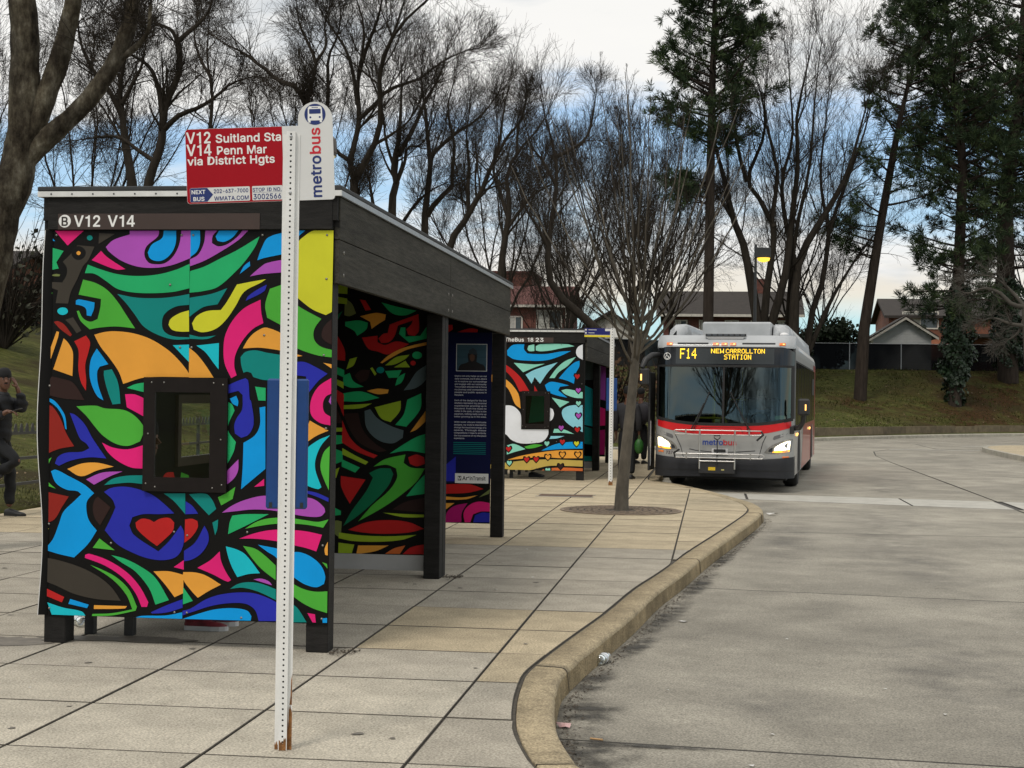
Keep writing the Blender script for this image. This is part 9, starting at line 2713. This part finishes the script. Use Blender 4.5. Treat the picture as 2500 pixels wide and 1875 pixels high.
# pines: whorled limbs carrying tufts of needles
NEED = mat('pine_needles', (0.027, 0.046, 0.020), 0.7, 0.35, 2, var2=0.3, v2scale=0.4, spec=0.2)
NEED2 = mat('pine_needles_light', (0.058, 0.088, 0.032), 0.7, 0.3, 2, spec=0.2)
def tuft_mesh(C, rng, size, per=9, d=None, width=0.040):
    """sprays of long thin faces about the given points"""
    n = len(C)
    a = rng.normal(size=(n, per, 3))
    if d is not None:
        a = unit(a)+d[:, None, :]*0.9
    a[..., 2] += 0.25
    a = unit(a)
    L = size[:, None, None]*rng.uniform(0.55, 1.1, (n, per, 1))
    b = unit(np.cross(a, rng.normal(size=(n, per, 3))))*(size[:, None, None]*width)
    base = C[:, None, :]
    V = np.stack([base-b*0.6, base+a*L*0.6-b, base+a*L, base+a*L*0.6+b], axis=2)
    F = np.arange(n*per*4).reshape(-1, 4)
    return V.reshape(-1, 3), F
def pine(label, pts, radii, levels, seed, needle_size=0.36, group='tall pines on the bank', per_limb=16, name='pine_tree', gap=0.12, per=9, dead=()):
    """pts: trunk points; levels: (z0, z1, reach0, reach1, n limbs, droop) bands of foliage, with an optional bias"""
    rng = np.random.default_rng(seed)
    pts = np.array(pts, float)
    x0, y0 = pts[0, 0], pts[0, 1]
    zb = th(x0, y0)
    K = 18
    P = resample(spline_3d(pts), K)[None]
    P[0, 0, 2] = zb-0.2
    Rr = np.interp(np.linspace(0, 1, K), np.linspace(0, 1, len(radii)), radii)[None]
    parts = [tubes(P, Rr, 10)]
    tufts, dirs, sizes = [], [], []
    limbs = []
    for lev in levels:
        z0, z1, ra, rb, n, droop = lev[:6]
        bias = lev[6] if len(lev) > 6 else None
        for i in range(n):
            z = z0+(z1-z0)*(i+rng.uniform(0, 0.9))/n
            f = (z-z0)/(z1-z0)
            reach = (ra+(rb-ra)*f)*rng.uniform(0.6, 1.12)
            az = rng.uniform(0, 2*math.pi) if bias is None else rng.normal(bias[0], bias[1])
            px = np.interp(z, P[0, :, 2], P[0, :, 0])
            py = np.interp(z, P[0, :, 2], P[0, :, 1])
            t = np.linspace(0, 1, 7)
            lift = rng.uniform(0.05, 0.28)+droop
            x = px+math.cos(az)*reach*t
            y = py+math.sin(az)*reach*t
            zz = z+reach*(lift*t+0.18*t*t*(1 if droop > -0.1 else -0.3))+rng.normal(0, 0.03, 7).cumsum()*0.3
            limbs.append((np.stack([x, y, zz], 1), reach))
    L = np.array([l[0] for l in limbs])
    reach = np.array([l[1] for l in limbs])
    LR = (0.018+0.016*reach)[:, None]*np.linspace(1, 0.25, 7)[None, :]
    parts.append(tubes(L, LR, 5))
    # side shoots
    s1_, sr = branch(L, LR, 7, rng, 0.25, (48, 12), 0.36, 0.5, 0.15, 4, 0.06, rmin=0.008)
    parts.append(tubes(s1_, sr, 3))
    tv, tf = join(parts)
    ends = []
    dd = []
    for t0 in (0.45, 0.65, 0.82, 1.0):
        k = t0*3
        i = min(int(k), 2)
        ends.append(s1_[:, i]+(s1_[:, i+1]-s1_[:, i])*(k-i))
        dd.append(unit(s1_[:, i+1]-s1_[:, i]))
    for t0 in (0.55, 0.68, 0.8, 0.9, 1.0):
        k = t0*6
        i = min(int(k), 5)
        ends.append(L[:, i]+(L[:, i+1]-L[:, i])*(k-i))
        dd.append(unit(L[:, i+1]-L[:, i]))
    C, D = np.vstack(ends), np.vstack(dd)
    keep = rng.random(len(C)) > gap
    C, D = C[keep], D[keep]
    C = C+rng.normal(0, 0.10, C.shape)
    per = int(per*1.5)
    cv, cf = tuft_mesh(C, rng, np.full(len(C), needle_size)*rng.uniform(0.7, 1.25, len(C)), per, D)
    o = thing(name, label, 'pine tree', (x0, y0, zb), 0, group)
    off = np.array([x0, y0, zb])
    link('trunk', arrays_mesh('trunk', tv-off, tf, BARKP, True), o)
    mi = (np.repeat(rng.random(len(C)) < 0.28, per)).astype(np.int32)
    link('crown', arrays_mesh('crown', cv-off, cf, [NEED, NEED2], False, mi), o)
    if dead:
        rngd = np.random.default_rng(seed+1)
        for z0, z1, n, rl in dead:
            lm = []
            for i in range(n):
                z = rngd.uniform(z0, z1)
                px = np.interp(z, P[0, :, 2], P[0, :, 0])
                py = np.interp(z, P[0, :, 2], P[0, :, 1])
                az = rngd.uniform(0, 6.28)
                t = np.linspace(0, 1, 6)
                rr_ = rl*rngd.uniform(0.4, 1.1)
                lm.append(np.stack([px+math.cos(az)*rr_*t, py+math.sin(az)*rr_*t, z+rr_*(0.05*t-0.25*t*t)], 1))
            lm = np.array(lm)
            lr = np.full((len(lm), 6), 0.02)*np.linspace(1, 0.4, 6)[None]
            c, r = branch(lm, lr, 6, rngd, 0.3, (45, 12), 0.4, 0.6, 0, 4, 0.08, rmin=0.006)
            v, f = join([tubes(lm, lr, 4), tubes(c, r, 3)])
            link('dead_branches', arrays_mesh('dead_branches', v-off, f, BARKP, False), o, kind='stuff')
    return o
def spline_3d(pts):
    pts = np.asarray(pts, float)
    n = len(pts)
    t = np.arange(n)
    tt = np.linspace(0, n-1, n*6)
    return np.stack([np.interp(tt, t, pts[:, i]) for i in range(3)], 1)
pine('tall pine with a bare straight trunk and dense dark crown above the bus', [(-0.35, 82, 3), (-0.32, 82, 9), (-0.30, 82, 16), (-0.18, 82, 23), (-0.1, 82, 28)], [0.30, 0.27, 0.22, 0.14, 0.05],
     [(14.6, 17.5, 2.6, 3.4, 22, 0.0), (17.5, 24.0, 3.6, 3.0, 54, 0.14), (24, 29.5, 3.2, 1.0, 36, 0.3), (11.9, 13.2, 2.8, 2.8, 8, -0.05, (math.pi, 0.5))], 60, 0.46, gap=0.16, per=13, dead=((9.5, 14.5, 14, 1.8),))
pine('slim pine with a leaning trunk and thin grey crown on the right bank', [(8.17, 87.2, 1.6), (8.37, 87.2, 5.7), (9.2, 87.2, 11.5), (10.15, 87.2, 17.2), (11.1, 87.2, 21.4), (11.6, 87.2, 24.2)], [0.38, 0.31, 0.26, 0.20, 0.10, 0.04],
     [(16.5, 21.5, 2.9, 2.8, 26, 0.12), (21.5, 24.5, 2.4, 0.9, 18, 0.3), (12.0, 16.5, 3.5, 3.3, 12, -0.05), (9.2, 12.0, 3.0, 3.0, 7, -0.05, (math.pi, 0.6))], 61, 0.42, gap=0.15, per=12, dead=((8, 19, 40, 3.0),))
pine('layered pine with an ivy clad trunk, left of the two ivy pines', [(13.6, 88.7, 1.3), (13.7, 88.7, 8.1), (13.9, 88.7, 15.1), (13.3, 88.7, 19.8), (12.6, 88.7, 26.5)], [0.40, 0.35, 0.28, 0.18, 0.06],
     [(8.7, 10.8, 3.4, 3.6, 16, -0.08), (6.4, 8.0, 3.8, 3.3, 13, -0.12), (13.7, 17.6, 4.2, 4.2, 30, 0.02), (17.6, 27.0, 4.6, 2.4, 64, 0.1), (11.1, 13.6, 3.0, 3.2, 12, -0.05)], 62, 0.46, gap=0.16, per=13, dead=((9, 15, 12, 2.4),))
pine('largest pine with an ivy clad trunk and forked dark crown at the right edge', [(17.5, 94, 2.9), (17.3, 94, 8.5), (17.2, 94, 13.9), (17.9, 94, 19.2), (18.2, 94, 27)], [0.64, 0.56, 0.43, 0.28, 0.10],
     [(12.2, 14.8, 4.2, 4.6, 26, 0.0), (14.8, 20.2, 5.2, 5.4, 56, 0.08), (20.2, 29.0, 5.6, 3.0, 66, 0.15), (9.1, 11.2, 3.4, 3.6, 14, -0.1)], 63, 0.48, gap=0.16, per=12)
pine('pine filling the top right corner behind the largest pine', [(21.5, 97, 2.5), (21.4, 97, 9), (21.2, 97, 16), (21.2, 97, 28)], [0.4, 0.34, 0.26, 0.08],
     [(10.5, 16.0, 4.0, 4.6, 30, 0.0), (16.0, 28.0, 5.0, 2.4, 60, 0.12)], 64, 0.48, per=11, gap=0.16)

# ivy on the two pine trunks
def leaves(C, Nn, rng, size):
    n = len(C)
    u = unit(np.cross(Nn, rng.normal(size=(n, 3))))
    v = np.cross(Nn, u)
    nn = unit(Nn+rng.normal(0, 0.5, (n, 3)))
    u = unit(u-nn*np.sum(u*nn, axis=1, keepdims=True))
    v = np.cross(nn, u)
    s = size[:, None]
    V = np.stack([C-u*s*0.5, C+v*s*0.42, C+u*s*0.6, C-v*s*0.42], axis=1)
    return V.reshape(-1, 3), np.arange(n*4).reshape(n, 4)
IVY = mat('ivy_leaf', (0.020, 0.040, 0.018), 0.45, 0.5, 3, var2=0.3, v2scale=1.0, spec=0.35)
def ivy(owner_match, pts, radius, seed, n=6500, z0=None, z1=None):
    ow = [o for o in bpy.data.objects if o.type == 'EMPTY' and owner_match in o.get('label', '')][0]
    rng = np.random.default_rng(seed)
    pts = np.array(pts, float)
    z = rng.uniform(z0, z1, n)
    f = (z-z0)/(z1-z0)
    a = rng.uniform(0, 2*np.pi, n)
    # ragged sleeve: thick in the middle, loose clumps, gaps near the ground
    cl = 0.75+0.35*np.sin(z*2.1+3*np.cos(a))*np.cos(a*2+z)+0.2*np.sin(z*5+a*3)
    r = radius*np.interp(f, [0, 0.12, 0.5, 0.85, 1], [0.62, 0.85, 1.08, 0.95, 0.5])*cl*rng.uniform(0.7, 1.12, n)
    x = np.interp(z, pts[:, 2], pts[:, 0])+r*np.cos(a)
    y = np.interp(z, pts[:, 2], pts[:, 1])+r*np.sin(a)
    keep = ~((f < 0.16) & (rng.random(n) < 0.75) & (np.cos(a-4.4) > -0.2))
    C = np.stack([x, y, z], 1)[keep]
    Nn = unit(np.stack([np.cos(a), np.sin(a), np.full(n, 0.35)], 1)[keep])
    V, F = leaves(C, Nn, rng, rng.uniform(0.12, 0.24, len(C)))
    off = np.array(ow.location)
    link('ivy', arrays_mesh('ivy', V-off, F, IVY, False), ow, kind='stuff')
ivy('left of the two ivy pines', [(13.6, 88.7, 1.3), (13.7, 88.7, 8.1), (13.9, 88.7, 15.1)], 0.90, 71, 7000, 1.4, 8.2)
ivy('largest pine with an ivy', [(17.5, 94, 2.9), (17.3, 94, 8.5), (17.2, 94, 13.9)], 1.02, 72, 7500, 3.6, 9.2)

# shrubs and thickets
def shrub(name, label, c, rx, ry, rz, seed, n, m, size=(0.10, 0.2), cat='shrub', stems=40, lumps=9, sm=None):
    rng = np.random.default_rng(seed)
    x0, y0 = c
    z0 = max(th(x0, y0), 0)
    lc = rng.normal(0, 0.45, (lumps, 3))*np.array([rx, ry, rz*0.6])
    lr = rng.uniform(0.35, 0.6, lumps)
    k = rng.integers(0, lumps, n)
    d = unit(rng.normal(size=(n, 3)))
    rr_ = rng.random(n)**0.45
    C = lc[k]+d*(lr[k]*rr_)[:, None]*np.array([rx, ry, rz])
    C[:, 2] += rz*0.85
    C = C[C[:, 2] > 0.05]
    V, F = leaves(C, unit(rng.normal(size=C.shape)+np.array([0, 0, 0.6])), rng, rng.uniform(*size, len(C)))
    o = thing(name, label, cat, (x0, y0, z0))
    link('foliage', arrays_mesh('foliage', V, F, m, False), o)
    P = np.zeros((stems, 5, 3))
    t = np.linspace(0, 1, 5)
    tip = lc[rng.integers(0, lumps, stems)]+rng.normal(0, 0.25, (stems, 3))*np.array([rx, ry, rz])
    tip[:, 2] = np.abs(tip[:, 2]+rz*1.0)+0.2*rz
    P[:] = tip[:, None, :]*t[None, :, None]
    P[:, :, 2] = tip[:, 2:3]*t[None]**0.8
    c, r = branch(P, np.full((stems, 5), 0.03)*np.linspace(1, 0.3, 5)[None], 6, rng, 0.3, (40, 14), 0.4, 0.55, 0.2, 4, 0.1, rmin=0.006)
    v, f = join([tubes(P, np.full((stems, 5), 0.03)*np.linspace(1, 0.3, 5)[None], 4), tubes(c, r, 3)])
    link('stem', arrays_mesh('stem', v, f, sm or BARK, False), o)
    return o
DRYL = mat('dry_russet_leaves', (0.12, 0.062, 0.030), 0.9, 0.5, 3, var2=0.3)
EVER = mat('evergreen_leaf', (0.020, 0.034, 0.014), 0.6, 0.4, 3, var2=0.3, spec=0.3)
shrub('thicket', 'russet thicket of dry leaves and twigs between the far shelter and the bus', (-3.9, 58.5), 2.2, 1.6, 1.9, 80, 900, DRYL, (0.08, 0.2), stems=130)
shrub('thicket', 'brown twiggy thicket left of the bus roof', (-1.6, 66), 2.4, 1.6, 2.1, 81, 700, DRYL, (0.08, 0.2), stems=130)
shrub('thicket', 'dry twiggy thicket below the long house behind the bus', (1.0, 76), 3.0, 1.6, 1.8, 82, 500, DRYL, (0.08, 0.2), stems=130)
shrub('evergreen_bush', 'round dark evergreen bush behind the fence beside the leaning pine', (7.2, 97.5), 2.3, 1.8, 2.0, 83, 5200, EVER, (0.15, 0.3))
shrub('evergreen_bush', 'small dark evergreen bush behind the bus roof', (4.0, 93), 1.7, 1.4, 1.9, 84, 3200, EVER, (0.15, 0.3))
shrub('thicket', 'dark tangled undergrowth on the left bank above the near shelter', (-22.5, 46), 3.8, 2.0, 2.4, 85, 1500, mat('dark_undergrowth', (0.035, 0.036, 0.020), 0.9, 0.5, 3), (0.1, 0.22), stems=220)
shrub('thicket', 'brown tangle along the left fence beside the leaning trunk', (-29.0, 59), 3.2, 1.2, 1.3, 86, 900, DRYL, (0.1, 0.22), stems=120)
shrub('thicket', 'leafless brown undergrowth behind the near shelter roof', (-15.5, 50), 3.4, 1.8, 2.0, 87, 500, DRYL, (0.08, 0.18), stems=240)

# short grass on the near left bank and along the kerb strip
rng = np.random.default_rng(99)
n = 60000
x = rng.uniform(-17, -9.05, n)
y = rng.uniform(12, 46, n)
z = terrain(x, y)
a = rng.uniform(0, 6.28, n)
h = rng.uniform(0.03, 0.075, n)*np.clip(0.55+0.6*np.sin(x*1.7+np.sin(y*0.9)*2)*np.sin(y*1.3), 0.25, 1.2)
w = 0.012
C = np.stack([x, y, z-0.01], 1)
V = np.stack([C+np.stack([w*np.cos(a), w*np.sin(a), 0*a], 1), C-np.stack([w*np.cos(a), w*np.sin(a), 0*a], 1), C+np.stack([rng.normal(0, 0.02, n), rng.normal(0, 0.02, n), h], 1)], axis=1)
link('grass', arrays_mesh('grass', V.reshape(-1, 3), np.arange(n*3).reshape(n, 3), mat('grass_blade', (0.10, 0.105, 0.03), 0.9, 0.5, 1.5), False), kind='stuff')

# rougher winter turf and fallen leaves on the far bank
n = 52000
x = rng.uniform(-3, 32, n)
y = rng.uniform(56, 97, n)
z = terrain(x, y)
k = z > 0.03
x, y, z = x[k], y[k], z[k]
n = len(x)
a = rng.uniform(0, 6.28, n)
h = rng.uniform(0.05, 0.17, n)*np.clip(0.6+0.6*np.sin(x*1.1+np.sin(y*0.7)*2)*np.sin(y*0.9), 0.2, 1.2)
C = np.stack([x, y, z-0.01], 1)
o2 = np.stack([0.03*np.cos(a), 0.03*np.sin(a), 0*a], 1)
V = np.stack([C+o2, C-o2, C+np.stack([rng.normal(0, 0.05, n), rng.normal(0, 0.05, n), h], 1)], axis=1)
link('bank_grass', arrays_mesh('bank_grass', V.reshape(-1, 3), np.arange(n*3).reshape(n, 3), mat('bank_grass_blade', (0.060, 0.064, 0.018), 0.9, 0.6, 0.8, spec=0.1), False), kind='stuff')
n = 4200
x = np.concatenate([rng.uniform(-2, 32, n//2), rng.uniform(-17, -9.1, n//2)])
y = np.concatenate([rng.uniform(58, 96, n//2), rng.uniform(12, 46, n//2)])
z = terrain(x, y)
k = z > 0.03
C = np.stack([x, y, z+0.015], 1)[k]
V, F = leaves(C, unit(rng.normal(0, 0.35, C.shape)+np.array([0, 0, 1.0])), rng, np.where(C[:, 0] < -8, rng.uniform(0.02, 0.045, len(C)), rng.uniform(0.06, 0.13, len(C))))
link('fallen_leaves', arrays_mesh('fallen_leaves', V, F, mat('fallen_leaf_tan', (0.17, 0.12, 0.07), 0.9, 0.6, 1.3), False), kind='stuff')
